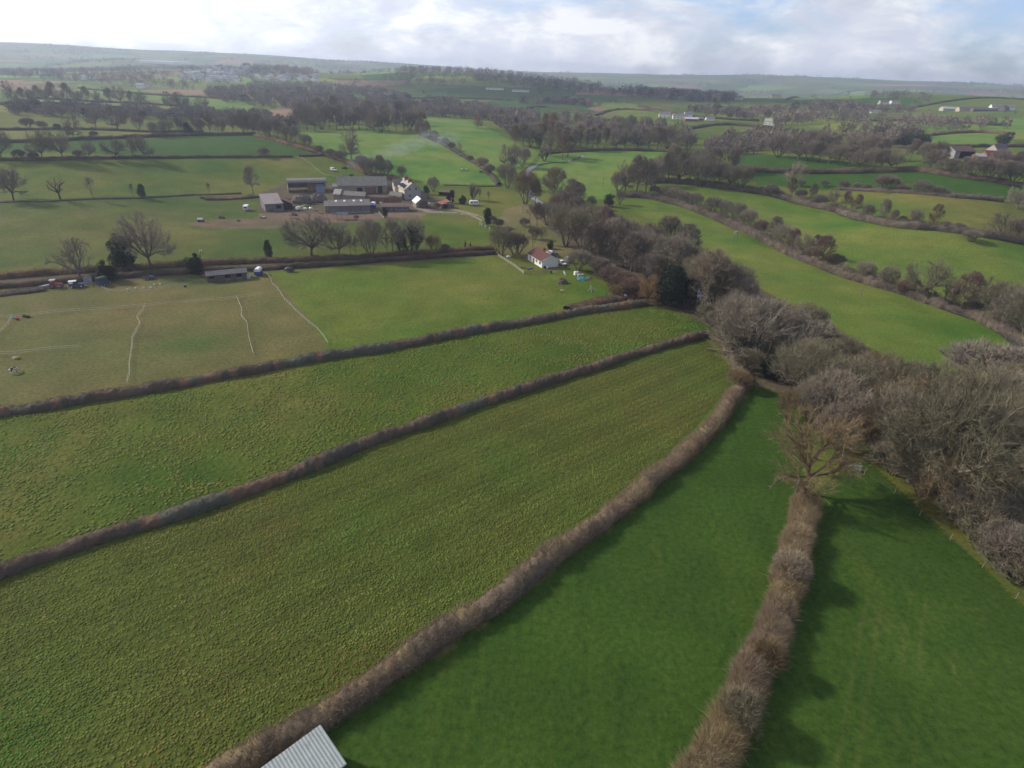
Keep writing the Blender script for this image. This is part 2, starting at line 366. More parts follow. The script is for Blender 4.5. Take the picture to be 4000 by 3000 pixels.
VERGES = [([(420, 1720), (520, 1652), (640, 1583), (775, 1497), (920, 1405), (1085, 1296), (1185, 1212), (1262, 1155), (1352, 1088), (1442, 1010), (1522, 938), (1582, 868), (1612, 828), (1590, 790), (1528, 724)], 1.9, (.15, .135, .055)),
          ([(-120, 1280), (100, 1205), (400, 1107), (700, 1000), (1000, 888), (1300, 791), (1528, 724)], 1.7, (.10, .105, .035)), ([(-120, 915), (100, 880), (450, 823), (700, 775), (1000, 721), (1390, 656)], 2.0, (.10, .105, .035)),
          ([(1470, 1740), (1556, 1610), (1628, 1445), (1680, 1302), (1712, 1190), (1738, 1085)], 2.2, (.085, .10, .03))]
# ------------------------------------------------------------------ the ground: one sheet to the horizon
def build_ground():
    az = np.r_[np.linspace(-180, -50, 27)[:-1], np.linspace(-50, 50, 620), np.linspace(50, 180, 27)[1:]]
    az = np.radians(az)
    Rr = np.r_[8, np.exp(np.linspace(math.log(24), math.log(6250), 800))]
    A, RR = np.meshgrid(az, Rr); x = (RR * np.sin(A)).ravel(); y = (RR * np.cos(A)).ravel()
    z = height(x, y)
    col = np.zeros((len(x), 4))
    i1, gap = near2(x, y)
    col[:, :3] = SCOL[i1]; col[:, 3] = .15
    Rf = np.hypot(x, y)
    nearm = Rf < 700
    col[nearm, :3] = PAST
    for c, t, poly in FPOLY:
        bb = (x > poly[:, 0].min()) & (x < poly[:, 0].max()) & (y > poly[:, 1].min()) & (y < poly[:, 1].max())
        k = np.nonzero(bb)[0]; k = k[inside(x[k], y[k], poly)]
        col[k, :3] = c; col[k, 3] = t
    # dry rough grass left uncut along the foot of the near hedges
    for pix, wd, cc in VERGES:
        c, _ = resample(ground(pix), 1.0)
        k = np.nonzero((x > c[:, 0].min() - 5) & (x < c[:, 0].max() + 5) & (y > c[:, 1].min() - 5) & (y < c[:, 1].max() + 5) & (Rf < 240))[0]
        for a in range(0, len(k), 4000):
            kk = k[a:a + 4000]; d = np.sqrt(((x[kk, None] - c[None, :, 0]) ** 2 + (y[kk, None] - c[None, :, 1]) ** 2).min(1))
            f_ = np.clip((wd * (.5 + fbm(x[kk] / 2.2, y[kk] / 2.2, 3, 51)) - d) / .8, 0, 1)[:, None] * .75
            col[kk, :3] = col[kk, :3] * (1 - f_) + np.array(cc) * f_; col[kk, 3] = np.maximum(col[kk, 3], f_[:, 0] * .9)
    # faint tractor and mowing lines in the near fields
    for pix, lw, amp in (([(1735, 1080), (1840, 1000), (2110, 1210), (2500, 1500), (2500, 1800), (1480, 1800), (1610, 1430)], .9, .55), ([(430, 1720), (770, 1480), (1260, 1140), (1610, 820), (1735, 930), (1735, 1080), (1610, 1430), (1500, 1720)], 1.1, .3)):
        g = ground(pix)[:, :2]; k = np.nonzero((Rf < 190) & (x > g[:, 0].min()) & (x < g[:, 0].max()))[0]; k = k[inside(x[k], y[k], g)]
        ax = np.array((.10, .995)); al = x[k] * ax[0] + y[k] * ax[1]; ac = x[k] * ax[1] - y[k] * ax[0] + 2.5 * fbm(al / 40, al * 0 + 1, 2, 2)
        st = np.clip((fbm(ac / lw, al / 34, 3, 30) - .5) * 3.2, -1, 1); pa = np.clip((fbm(ac / 9, al / 16, 3, 33) - .45) * 3, 0, 1)
        col[k, :3] += (np.clip(st, 0, 1) * pa * amp)[:, None] * np.array((.040, .024, .007)); col[k, :3] *= (1 + np.clip(st, -1, 0) * .10)[:, None]
    # wheel tracks: paired lines pressed into the grass
    for pix, cc in TRACKS:
        c, _ = resample(ground(pix), .6); tg = np.gradient(c, axis=0); tg /= np.linalg.norm(tg, axis=1)[:, None] + 1e-9; nr_ = np.c_[-tg[:, 1], tg[:, 0]]
        for off in (-.85, .85):
            e = c + nr_ * off; k = np.nonzero((x > e[:, 0].min() - 1) & (x < e[:, 0].max() + 1) & (y > e[:, 1].min() - 1) & (y < e[:, 1].max() + 1) & (Rf < 260))[0]
            for a in range(0, len(k), 4000):
                kk = k[a:a + 4000]; d = np.sqrt(((x[kk, None] - e[None, :, 0]) ** 2 + (y[kk, None] - e[None, :, 1]) ** 2).min(1))
                f_ = np.clip(1.3 - d / .33, 0, 1) * np.clip(fbm(x[kk] / 5, y[kk] / 5, 3, 57) * 2.2 - .45, 0, 1) * .36; col[kk, :3] = col[kk, :3] * (1 - f_[:, None]) + np.array(cc) * f_[:, None]
    # wear, damp and dry patches in the turf
    f = fbm(x / 26, y / 26, 5, 3); g = fbm(x / 7, y / 7, 4, 8)
    dry = np.clip((f - 0.5) * 3.4, 0, 1) * (col[:, 1] > 0.09)
    col[:, :3] += dry[:, None] * np.array((0.055, 0.02, 0.014)) * 0.8
    lush = np.clip((0.46 - f) * 3.6, 0, 1) * (col[:, 1] > 0.09)
    col[:, :3] *= 1 - lush[:, None] * np.array((0.42, 0.14, 0.35))
    col[:, :3] *= (0.80 + 0.4 * g)[:, None]
    nx, ny = len(az), len(Rr)
    i = np.arange(ny - 1)[:, None] * nx + np.arange(nx - 1)[None]
    F = np.stack([i, i + 1, i + nx + 1, i + nx], -1).reshape(-1, 4)
    me = np_mesh('ground', np.c_[x, y, z], F, 4, col, smooth=True)
    m, t, b = new_mat('turf', 0.95, 0.08)
    a = t.nodes.new('ShaderNodeAttribute'); a.attribute_name = 'Col'
    p = posn(t)
    f1 = ramp(t, noise(t, p, 1.25, 7, 0.8), [(0.36, (0.62, 0.68, 0.6)), (0.5, (1, 1, 1)), (0.64, (1.42, 1.3, 1.24))])
    f2 = ramp(t, noise(t, p, 0.11, 4, 0.65), [(0.3, (0.88, 0.93, 0.88)), (0.7, (1.14, 1.06, 1.08))])
    c = mixc(t, 1.0, a.outputs['Color'], f1, 'MULTIPLY'); c = mixc(t, 1.0, c, f2, 'MULTIPLY')
    t.links.new(c, b.inputs['Base Color'])
    bp = t.nodes.new('ShaderNodeBump'); bp.inputs['Distance'].default_value = 0.5
    t.links.new(mth('MULTIPLY', a.outputs['Alpha'], 0.9, True, t), bp.inputs['Strength'])
    t.links.new(noise(t, p, 1.1, 3, 0.6), bp.inputs['Height']); t.links.new(bp.outputs[0], b.inputs['Normal'])
    tag(link('ground', me, None, [m]), kind='structure')
build_ground()

# ------------------------------------------------------------------ river and stream
def ribbon(name, pix, width, mat, lift, kind='structure', wob=0.15):
    c, s = resample(ground(pix), 1.5)
    tng = np.gradient(c, axis=0); tng /= np.linalg.norm(tng, axis=1)[:, None] + 1e-9; nr = np.c_[-tng[:, 1], tng[:, 0]]
    wd = width * 0.5 * (1 + wob * (fbm(s / 9, s * 0 + 3, 3) - 0.5) * 4)
    rows = []
    for k in np.linspace(-1, 1, 5):
        p = c + nr * (wd * k)[:, None]; rows.append(np.c_[p, height(p[:, 0], p[:, 1]) + lift])
    V = np.stack(rows, 1).reshape(-1, 3); n = len(c); i = np.arange(n - 1)[:, None] * 5 + np.arange(4)[None]
    F = np.stack([i, i + 5, i + 6, i + 1], -1).reshape(-1, 4)
    return tag(link(name, np_mesh(name, V, F, 4, smooth=True), None, [mat]), kind=kind)
wm, wt, wb = new_mat('water', 0.08, 0.5); wb.inputs['Base Color'].default_value = (0.05, 0.055, 0.05, 1)
_bp = wt.nodes.new('ShaderNodeBump'); _bp.inputs['Strength'].default_value = 0.25; _bp.inputs['Distance'].default_value = 0.1
wt.links.new(noise(wt, posn(wt), 1.5, 4, 0.6), _bp.inputs['Height']); wt.links.new(_bp.outputs[0], wb.inputs['Normal'])
ribbon('river', [(1262, 336), (1240, 345), (1223, 350), (1191, 352), (1160, 358), (1142, 368), (1136, 395), (1150, 425), (1178, 445), (1250, 490), (1330, 510), (1400, 535), (1470, 590), (1520, 645), (1560, 700), (1640, 770), (1760, 830), (1900, 900), (2060, 990), (2171, 1070), (2330, 1200)], 3.6, wm, 0.10)
ribbon('stream', [(1700, 548), (1800, 590), (1881, 616), (1935, 630), (2040, 668), (2130, 700), (2186, 738), (2230, 790), (2300, 850)], 2.6, wm, 0.12)
# ------------------------------------------------------------------ trees: prototypes
def tubes(segs, sides):
    S = np.array(segs, float); p0, p1, r0, r1 = S[:, 0:3], S[:, 3:6], S[:, 6], S[:, 7]
    d = p1 - p0; d /= np.linalg.norm(d, axis=1)[:, None] + 1e-9
    up = np.where(np.abs(d[:, 2:3]) < 0.9, np.array([[0, 0, 1.0]]), np.array([[1.0, 0, 0]]))
    a = np.cross(d, up); a /= np.linalg.norm(a, axis=1)[:, None]; b = np.cross(d, a)
    th = np.arange(sides) * 2 * math.pi / sides; cs, sn = np.cos(th), np.sin(th)
    ring = a[:, None] * cs[None, :, None] + b[:, None] * sn[None, :, None]
    V = np.concatenate([p0[:, None] + ring * r0[:, None, None], p1[:, None] + ring * r1[:, None, None]], 1).reshape(-1, 3)
    k = np.arange(len(S))[:, None] * 2 * sides; j = np.arange(sides)[None]; j2 = (j + 1) % sides
    F = np.stack([k + j, k + j2, k + sides + j2, k + sides + j], -1).reshape(-1, 4)
    return V, F
def tri_twigs(P, D, Ln, W, rng):
    """thin tapering twigs as triangles"""
    r = rng.normal(size=D.shape); s = np.cross(D, r); s /= np.linalg.norm(s, axis=1)[:, None] + 1e-9
    V = np.stack([P - s * W[:, None] / 2, P + s * W[:, None] / 2, P + D * Ln[:, None]], 1).reshape(-1, 3)
    return V, np.arange(len(V)).reshape(-1, 3)
def norm(a): return a / (np.linalg.norm(a, axis=-1, keepdims=True) + 1e-9)
def ell(p, d, c, r):
    """distance from p along d to the ellipsoid (centre c, radii r)"""
    P = (p - c) / r; D = d / r; A = D @ D; B = P @ D; C = P @ P - 1; q_ = B * B - A * C
    return 0.0 if q_ < 0 else max(0.0, (-B + math.sqrt(q_)) / A)
class Tree:
    def __init__(s, seed, H, rad, fork, limbs=7, spread=(30, 75), stems=1, exc=False, twigs=9000, tl=0.9, tw=0.04, r0=0.35, lvl2=6, lvl3=4, cz=None, upb=0.35, base=0.0, wob=0.16):
        rng = s.rng = np.random.RandomState(seed); s.seg = {0: [], 1: [], 2: [], 3: []}
        cz = cz if cz is not None else fork + (H - fork) * 0.45
        C = np.array((0, 0, cz)); Rv = np.array((rad, rad, H - cz)); Rlow = np.array((rad, rad, max(cz - base, .5)))
        def dist(p, d): return ell(p, d, C, Rv if d[2] > 0 or p[2] > cz else Rlow)
        def branch(p, d, ln, r, lev, kids, end_r=0.35):
            n = max(2, int(ln / (0.9 if lev < 2 else 0.7))); pts = [p]; dd = d.copy()
            for i in range(n):
                dd = norm(dd + rng.normal(size=3) * wob * (1 + lev * .3) + np.array((0, 0, 0.07 * upb * (1 if lev else .5))))
                pts.append(pts[-1] + dd * ln / n)
            for i in range(n):
                ra = r * (1 - (1 - end_r) * i / n); rb = r * (1 - (1 - end_r) * (i + 1) / n)
                s.seg[lev].append((*pts[i], *pts[i + 1], ra, rb))
            if lev >= 3: return
            for k in range(kids):
                f = rng.uniform(0.25, 1.0); i = min(n - 1, int(f * n)); q0 = pts[i] + (pts[i + 1] - pts[i]) * (f * n - i)
                ax = norm(pts[i + 1] - pts[i]); sd_ = norm(np.cross(ax, rng.normal(size=3))); an = rng.uniform(0.45, 1.0)
                nd = norm(ax * math.cos(an) + sd_ * math.sin(an) + np.array((0, 0, upb * .5)))
                l2 = min(dist(q0, nd) * rng.uniform(0.75, 1.02), H * (0.34 if lev == 1 else 0.2))
                if l2 > 0.35: branch(q0, nd, l2, max(0.02, r * (0.5 - .12 * f)), lev + 1, lvl3 if lev == 1 else 0)
        for st in range(stems):
            ph0 = 2 * math.pi * st / max(stems, 1) + rng.uniform(-.4, .4)
            if stems == 1: p = np.zeros(3); d = norm(np.array((rng.normal() * .06, rng.normal() * .06, 1)))
            else:
                p = np.array((math.cos(ph0), math.sin(ph0), 0)) * 0.35; d = norm(np.array((math.cos(ph0) * .5, math.sin(ph0) * .5, 1)) + rng.normal(size=3) * .15)
            ln = (H * .93 if exc else fork) if stems == 1 else dist(p, d) * rng.uniform(.85, 1) if exc else fork
            n = 6; pts = [p]; dd = d
            for i in range(n):
                dd = norm(dd + rng.normal(size=3) * 0.05); pts.append(pts[-1] + dd * ln / n)
            er = 0.12 if exc else 0.75
            for i in range(n):
                fl = 1.35 if i == 0 else 1.0
                s.seg[0].append((*pts[i], *pts[i + 1], r0 * (1 - (1 - er) * i / n) * fl, r0 * (1 - (1 - er) * (i + 1) / n)))
            for k in range(limbs):
                if exc: f = 0.22 + 0.76 * (k + rng.uniform(0, 1)) / limbs
                else: f = rng.uniform(0.78, 1.0)
                i = min(n - 1, int(f * n)); q0 = pts[i] + (pts[i + 1] - pts[i]) * (f * n - i)
                ph = ph0 + k * 2.4 + rng.uniform(-.4, .4); an = R_(rng.uniform(*spread)) * (0.25 if (k == 0 and not exc) else 1)
                d1 = np.array((math.cos(ph) * math.sin(an), math.sin(ph) * math.sin(an), math.cos(an)))
                l1 = dist(q0, d1) * rng.uniform(0.62, 1.03)
                if l1 > .4: branch(q0, d1, l1, r0 * (0.34 if exc else 0.55), 1, lvl2)
        pool = np.array(s.seg[3] + s.seg[2] + s.seg[2] + s.seg[1])
        ln = np.linalg.norm(pool[:, 3:6] - pool[:, :3], axis=1)
        ix = rng.choice(len(pool), twigs, p=ln / ln.sum()); t = rng.uniform(0, 1, twigs)[:, None]; S = pool[ix]
        P = S[:, :3] * (1 - t) + S[:, 3:6] * t; ax = norm(S[:, 3:6] - S[:, :3]); out = norm(P - C)
        D = norm(ax * .55 + out * .55 + rng.normal(size=P.shape) * .55 + np.array((0, 0, upb * .6)))
        Ln = tl * rng.uniform(.5, 1.3, twigs) * H / 12; W = tw * rng.uniform(.6, 1.4, twigs)
        s.twP, s.twV, s.twF = P, *tri_twigs(P, D, Ln, W, rng)
    def meshes(s, name, leaf=None):
        V, F = tubes(s.seg[0] + s.seg[1], 5); tr = np_mesh(name + '_trunk', V, F, 4, smooth=True)
        V, F = tubes(s.seg[2] + s.seg[3], 3) if s.seg[2] else (np.zeros((0, 3)), np.zeros((0, 4), int))
        Ft = np.concatenate([F[:, [0, 1, 2]], F[:, [0, 2, 3]]]) if len(F) else np.zeros((0, 3), int)
        Vs, Fs = [V, s.twV], [Ft, s.twF + len(V)]
        if leaf is not None: Vs.append(leaf[0]); Fs.append(leaf[1] + len(V) + len(s.twV))
        cr = np_mesh(name + '_crown', np.concatenate(Vs), np.concatenate(Fs), 3)
        return tr, cr
def leaf_cloud(rng, centres, radii, n, size):
    """leaf-sized triangles through lumpy clumps"""
    c = np.asarray(centres, float); r = np.asarray(radii, float); pw = r ** 2 / (r ** 2).sum()
    ix = rng.choice(len(c), n, p=pw); d = norm(rng.normal(size=(n, 3))); rr = rng.uniform(.55, 1.08, n) ** .5
    P = c[ix] + d * (r[ix] * rr)[:, None] * np.array((1, 1, .85))
    a = norm(rng.normal(size=(n, 3)) + d * .3); b = norm(np.cross(a, d + rng.normal(size=(n, 3)) * .6)); s = size * rng.uniform(.6, 1.4, n)[:, None]
    V = np.stack([P - a * s, P + a * s * .9 + b * s * .2, P + b * s * 1.3], 1).reshape(-1, 3)
    return V, np.arange(len(V)).reshape(-1, 3)
def evergreen(seed, H, rad, n, size, shape='round'):
    rng = np.random.RandomState(seed); c, r = [], []
    for k in range(34):
        z = rng.uniform(.12, .93)
        prof = {'round': math.sin(math.pi * min(1, z * .85 + .12)) ** .7, 'cone': (1 - z) ** .85 + .06, 'column': min(1, z * 4, (1 - z) * 3 + .25)}[shape]
        ph = rng.uniform(0, 6.28); q_ = rad * prof * rng.uniform(.35, .8)
        c.append((math.cos(ph) * q_, math.sin(ph) * q_, z * H)); r.append(rad * prof * rng.uniform(.3, .52) + .15)
    V, F = leaf_cloud(rng, c, r, n, size)
    Vt, Ft = tubes([(0, 0, 0, 0, 0, H * .4, rad * .1, rad * .07), (0, 0, H * .4, .1, 0, H * .8, rad * .07, rad * .02)], 6)
    return np_mesh('evergreen_trunk', Vt, Ft, 4, smooth=True), np_mesh('evergreen_crown', V, F, 3)
PROTO = {}
def add_proto(kind, fn, n):
    PROTO[kind] = [fn(k) for k in range(n)]
add_proto('oak', lambda k: Tree(10 + k, 12, 6.2, 2.8, limbs=9, spread=(25, 85), twigs=17000, tl=.85, tw=.026, r0=.31, lvl2=9, lvl3=5, cz=6.4, base=1.6).meshes('oak'), 4)
add_proto('wide', lambda k: Tree(30 + k, 9, 7.2, 1.2, limbs=8, spread=(35, 80), twigs=9000, tl=.8, tw=.034, r0=.32, lvl2=8, lvl3=5, cz=3.6, base=1.0).meshes('wide'), 2)
add_proto('tall', lambda k: Tree(50 + k, 14, 4.4, 5, limbs=20, spread=(35, 62), exc=True, twigs=12000, tl=.95, tw=.034, r0=.26, lvl2=6, lvl3=4, cz=6.9, base=.8, upb=.5).meshes('tall'), 4)
add_proto('alder', lambda k: Tree(70 + k, 13, 3.9, 5, limbs=22, spread=(35, 70), exc=True, twigs=16000, tl=.7, tw=.045, r0=.25, lvl2=6, lvl3=4, cz=6.2, base=.3, upb=.4).meshes('alder'), 3)
add_proto('multi', lambda k: Tree(90 + k, 10, 4.8, 3, limbs=9, spread=(20, 60), stems=6, exc=True, twigs=13000, tl=.95, tw=.027, r0=.16, lvl2=5, lvl3=3, cz=4.6, base=.2, upb=.6).meshes('multi'), 4)
add_proto('poplar', lambda k: Tree(110 + k, 18, 2.6, 5, limbs=34, spread=(18, 34), exc=True, twigs=12000, tl=.8, tw=.05, r0=.25, lvl2=5, lvl3=3, cz=8.5, base=2, upb=.9).meshes('poplar'), 2)
add_proto('bush', lambda k: Tree(130 + k, 4, 3.0, 1, limbs=7, spread=(15, 70), stems=9, exc=True, twigs=9000, tl=1.9, tw=.03, r0=.06, lvl2=5, lvl3=3, cz=1.5, base=.1, upb=.6).meshes('bush'), 4)
add_proto('sapling', lambda k: Tree(150 + k, 6, 1.5, 1.6, limbs=14, spread=(25, 50), exc=True, twigs=1600, tl=1.2, tw=.022, r0=.07, lvl2=4, lvl3=2, cz=3.6, base=1.0, upb=.6).meshes('sapling'), 2)
add_proto('dead', lambda k: Tree(170 + k, 8, 4.2, 2.4, limbs=6, spread=(20, 75), twigs=160, tl=.9, tw=.05, r0=.36, lvl2=5, lvl3=2, cz=4.6, base=1.8, wob=.3).meshes('dead'), 2)
def ivy(k):
    T = Tree(190 + k, 11, 4.0, 3.5, limbs=8, spread=(15, 55), stems=4, exc=True, twigs=5000, tl=.9, tw=.032, r0=.2, lvl2=5, lvl3=3, cz=6, base=1.5, upb=.7)
    S = np.array(T.seg[0] + T.seg[1]); S = S[S[:, 2] < 7.6]
    c = (S[:, :3] + S[:, 3:6]) / 2; T.leafV = leaf_cloud(np.random.RandomState(k), c, np.full(len(c), .45), 5000, .13)
    tr, cr = T.meshes('ivy'); iv = np_mesh('ivy_leaves', *T.leafV, 3); return tr, cr, iv
add_proto('ivy', ivy, 2)
add_proto('holly', lambda k: evergreen(210 + k, 7, 2.6, 9000, .13), 3)
add_proto('cypress', lambda k: evergreen(230 + k, 9, 2.1, 9000, .14, 'column'), 2)
add_proto('conifer', lambda k: evergreen(250 + k, 13, 3.0, 8000, .2, 'cone'), 2)
BARK = veg_obj('bark_grey_brown', (.145, .12, .09), (.10, .083, .064), .3)
BARKD = veg_obj('bark_dark', (.085, .07, .055), (.06, .05, .04), .3)
BARKP = veg_obj('bark_pale', (.185, .16, .122), (.125, .107, .083), .3)
TW = {'grey': veg_obj('twigs_grey_brown', (.27, .23, .172), (.215, .182, .138)), 'dark': veg_obj('twigs_dark_brown', (.225, .19, .15), (.175, .147, .118)),
      'purple': veg_obj('twigs_purple', (.24, .195, .155), (.192, .156, .124)), 'olive': veg_obj('twigs_lichened', (.215, .19, .122), (.168, .148, .097)),
      'ochre': veg_obj('twigs_ochre', (.25, .182, .10), (.19, .14, .08)), 'red': veg_obj('twigs_red_brown', (.235, .168, .125), (.187, .13, .1)),
      'pale': veg_obj('twigs_pale', (.33, .27, .19), (.27, .222, .157)), 'ever': veg_obj('leaves_evergreen', (.026, .040, .021), (.017, .027, .016), .5),
      'russet': veg_obj('leaves_russet', (0.325, 0.202, 0.091), (0.234, 0.143, 0.072)), 'yew': veg_obj('leaves_dull_green', (.042, .056, .028), (.026, .036, .02), .4)}
DESC = {'grey': 'grey-brown', 'dark': 'dark brown', 'purple': 'purplish', 'olive': 'olive lichened', 'ochre': 'ochre', 'red': 'reddish', 'pale': 'pale buff', 'russet': 'russet'}
KIND = {'oak': 'broad bare oak', 'wide': 'low spreading bare tree', 'tall': 'tall bare tree', 'alder': 'dense twiggy bare tree', 'multi': 'many-stemmed bare tree', 'poplar': 'slim bare poplar',
        'bush': 'rounded leafless bush', 'sapling': 'thin bare sapling', 'dead': 'dead stag-headed tree', 'ivy': 'ivy-clad bare tree', 'holly': 'dark evergreen holly', 'cypress': 'dark columnar evergreen', 'conifer': 'dark pointed conifer'}
NAME = {'oak': 'oak_tree', 'wide': 'spreading_tree', 'tall': 'bare_tree', 'alder': 'alder_tree', 'multi': 'willow_tree', 'poplar': 'poplar_tree', 'bush': 'bush', 'sapling': 'sapling', 'dead': 'dead_tree', 'ivy': 'ivy_clad_tree', 'holly': 'holly_tree', 'cypress': 'cypress_tree', 'conifer': 'conifer_tree'}
rt = random.Random(5)
TREES = []
for k_, lst in PROTO.items():
    for ms in lst:
        for me in ms: me.materials.append(None)
def plant(kind, tw, x, y, h, wratio=None, label=None, group=None, bark=None, cat=None):
    """one tree as a thing of its own: an Empty at its foot with trunk and crown"""
    ms = rt.choice(PROTO[kind]); base_h = {'oak': 12, 'wide': 9, 'tall': 14, 'alder': 13, 'multi': 10, 'poplar': 18, 'bush': 4, 'sapling': 6, 'dead': 8, 'ivy': 11, 'holly': 7, 'cypress': 9, 'conifer': 13}[kind]
    s = h / base_h; sw = s * (wratio or 1.0)
    r = bpy.data.objects.new(NAME[kind], None); COL.objects.link(r); r.empty_display_size = .5
    r.location = (x, y, h1(x, y) - 0.05); r.rotation_euler = (0, 0, rt.uniform(0, 6.28)); r.scale = (sw, sw * rt.uniform(.92, 1.08), s)
    tag(r, label, cat or ('bush' if kind == 'bush' else 'tree'), group)
    b = bark or {'dark': BARKD, 'pale': BARKP, 'ever': BARKD, 'yew': BARKD}.get(tw, BARK)
    for nm, me, mt in zip(('trunk', 'crown', 'ivy'), ms, (b, TW[tw], TW['ever'])):
        o = bpy.data.objects.new(nm if kind != 'bush' or nm != 'trunk' else 'stems', me); COL.objects.link(o); o.parent = r
        o.material_slots[0].link = 'OBJECT'; o.material_slots[0].material = mt
    TREES.append(r); return r
ORD = 'first second third fourth fifth sixth seventh eighth ninth tenth eleventh twelfth thirteenth fourteenth fifteenth sixteenth seventeenth eighteenth nineteenth twentieth'.split()
def ordw(i): return ORD[i] if i < 20 else ['twenty', 'thirty', 'forty', 'fifty'][(i + 1) // 10 - 2] + '-' + ORD[(i + 1) % 10 - 1] if (i + 1) % 10 else ['twentieth', 'thirtieth', 'fortieth', 'fiftieth'][(i + 1) // 10 - 2]
def tall_m(p, v, px_):
    """height in metres of something standing on p that shows px_ photo pixels tall"""
    d = np.array(p) - np.array((0, 0, CAM_H)); t = (829.5 - (v - px_)) / FPX
    return (t * (d @ _F) - d @ CU) / (CU[2] - t * _F[2])
def row(where, items, group):
    """trees of one row: (kind, twig colour, u, v of the foot, height in photo pixels, width ratio)"""
    items = sorted(items, key=lambda e: e[2]); G = ground([(e[2], e[3]) for e in items]); cnt = {}
    for e in items: cnt[(e[0], e[1])] = cnt.get((e[0], e[1]), 0) + 1
    seen = {}
    for e, p in zip(items, G):
        key = (e[0], e[1]); i = seen.get(key, 0); seen[key] = i + 1
        d = (DESC.get(e[1], '') + ' ' + KIND[e[0]]).strip()
        lab = d + ' ' + where if cnt[key] == 1 else f'{ordw(i)} {d} from left {where}'
        plant(e[0], e[1], p[0], p[1], tall_m(p, e[3], e[4]) * 1.12, e[5] if len(e) > 5 else None, lab, group, e[6] if len(e) > 6 else None)
# ------------------------------------------------------------------ builders for the man-made things
class MB:
    """collects boxes, prisms and bars into ONE mesh"""
    def __init__(s): s.v, s.f, s.m = [], [], []
    def add(s, vs, fs, mi=0):
        k = len(s.v); s.v += [tuple(map(float, a)) for a in vs]; s.f += [tuple(i + k for i in f) for f in fs]; s.m += [mi] * len(fs); return s
    def box(s, x0, x1, y0, y1, z0, z1, mi=0):
        return s.add([(x0, y0, z0), (x1, y0, z0), (x1, y1, z0), (x0, y1, z0), (x0, y0, z1), (x1, y0, z1), (x1, y1, z1), (x0, y1, z1)],
                     [(0, 3, 2, 1), (4, 5, 6, 7), (0, 1, 5, 4), (1, 2, 6, 5), (2, 3, 7, 6), (3, 0, 4, 7)], mi)
    def prism(s, poly, a0, a1, axis='x', mi=0):
        """poly: (p, z) outline extruded along x (p=y) or y (p=x)"""
        n = len(poly); P = (lambda a, p, z: (a, p, z)) if axis == 'x' else (lambda a, p, z: (p, a, z))
        vs = [P(a0, *p) for p in poly] + [P(a1, *p) for p in poly]
        fs = [tuple(range(n))[::-1], tuple(range(n, 2 * n))] + [(i, (i + 1) % n, n + (i + 1) % n, n + i) for i in range(n)]
        return s.add(vs, fs, mi)
    def bar(s, a, b, r, sides=6, mi=0, r2=None):
        V, F = tubes([(*a, *b, r, r if r2 is None else r2)], sides); k = len(V) // 2
        return s.add(V, [tuple(f) for f in F] + [tuple(range(k))[::-1], tuple(range(k, 2 * k))], mi)
    def disc(s, c, r, w_, axis='y', sides=14, mi=0):
        a = np.array(c, float); d = np.array({'x': (1, 0, 0), 'y': (0, 1, 0), 'z': (0, 0, 1)}[axis], float) * w_ / 2
        return s.bar(a - d, a + d, r, sides, mi)
    def blob(s, c, r, seed=0, mi=0, nu=10, nv=6, amp=.15, zmin=-1):
        rng = np.random.RandomState(seed); vs = []; r = np.array(r, float) * np.ones(3)
        for i in range(nv + 1):
            t = math.pi * i / nv
            for j in range(nu):
                p = 2 * math.pi * j / nu; k = 1 + rng.uniform(-amp, amp)
                vs.append((c[0] + r[0] * k * math.sin(t) * math.cos(p), c[1] + r[1] * k * math.sin(t) * math.sin(p), c[2] + r[2] * max(zmin, math.cos(t) * k)))
        return s.add(vs, [(i * nu + j, (i + 1) * nu + j, (i + 1) * nu + (j + 1) % nu, i * nu + (j + 1) % nu) for i in range(nv) for j in range(nu)], mi)
    def build(s, name, mats, parent=None, smooth=False, bevel=0.0):
        me = bpy.data.meshes.new(name); me.from_pydata(s.v, [], s.f); me.update()
        mats = mats if isinstance(mats, (list, tuple)) else [mats]
        o = link(name, me, parent, mats); me.polygons.foreach_set('material_index', s.m)
        if smooth: me.polygons.foreach_set('use_smooth', [True] * len(s.f))
        if bevel: b = o.modifiers.new('bevel', 'BEVEL'); b.width = bevel; b.segments = 2; b.limit_method = 'ANGLE'
        return o
def pl(name, label, cat, uv, rz=0.0, group=None, dz=0.0):
    p = at(*uv); return thing(name, label, cat, (p[0], p[1], p[2] + dz), R_(rz), group)
S_ = surf
WHITE = S_('white_render', (.80, .79, .76), (.70, .69, .66), .5, .8)
CREAM = S_('cream_render', (.66, .58, .44), (.56, .49, .38), .4, .85)
GREYR = S_('grey_render_and_shade', (.42, .38, .34), (.36, .33, .30), .4, .85)
SLATE = S_('slate_lichened', (.155, .145, .135), (.24, .225, .19), .7, .75, .25, 8, .3)
SLATED = S_('slate_dark', (.085, .085, .09), (.13, .125, .12), .9, .6, .3, 8, .2)
SLATEL = S_('slate_pale', (.40, .38, .33), (.27, .26, .24), 1.1, .7, .3, 8, .2)
TILE = S_('tile_red_brown', (.125, .05, .042), (.09, .04, .036), 1.2, .8, .2, 9, .4)
BRICK = S_('brick_old', (.26, .12, .08), (.17, .09, .065), 1.5, .9, .2, 7, .3)
STONE = S_('rubble_stone', (.33, .27, .21), (.22, .18, .145), 1.1, .9, .2, 6, .4)
ASB = ribbed('fibre_cement_roof', (.145, .13, .125), (.21, .19, .175), 0, .35, .85, .2)
TIN = ribbed('grey_corrugated_sheet', (.22, .23, .25), (.15, .155, .17), 0, .3, .55, .4, .8, (.16, .085, .05))
TINR = ribbed('rusty_corrugated_sheet', (.145, .10, .082), (.105, .072, .06), 0, .3, .8, .2)
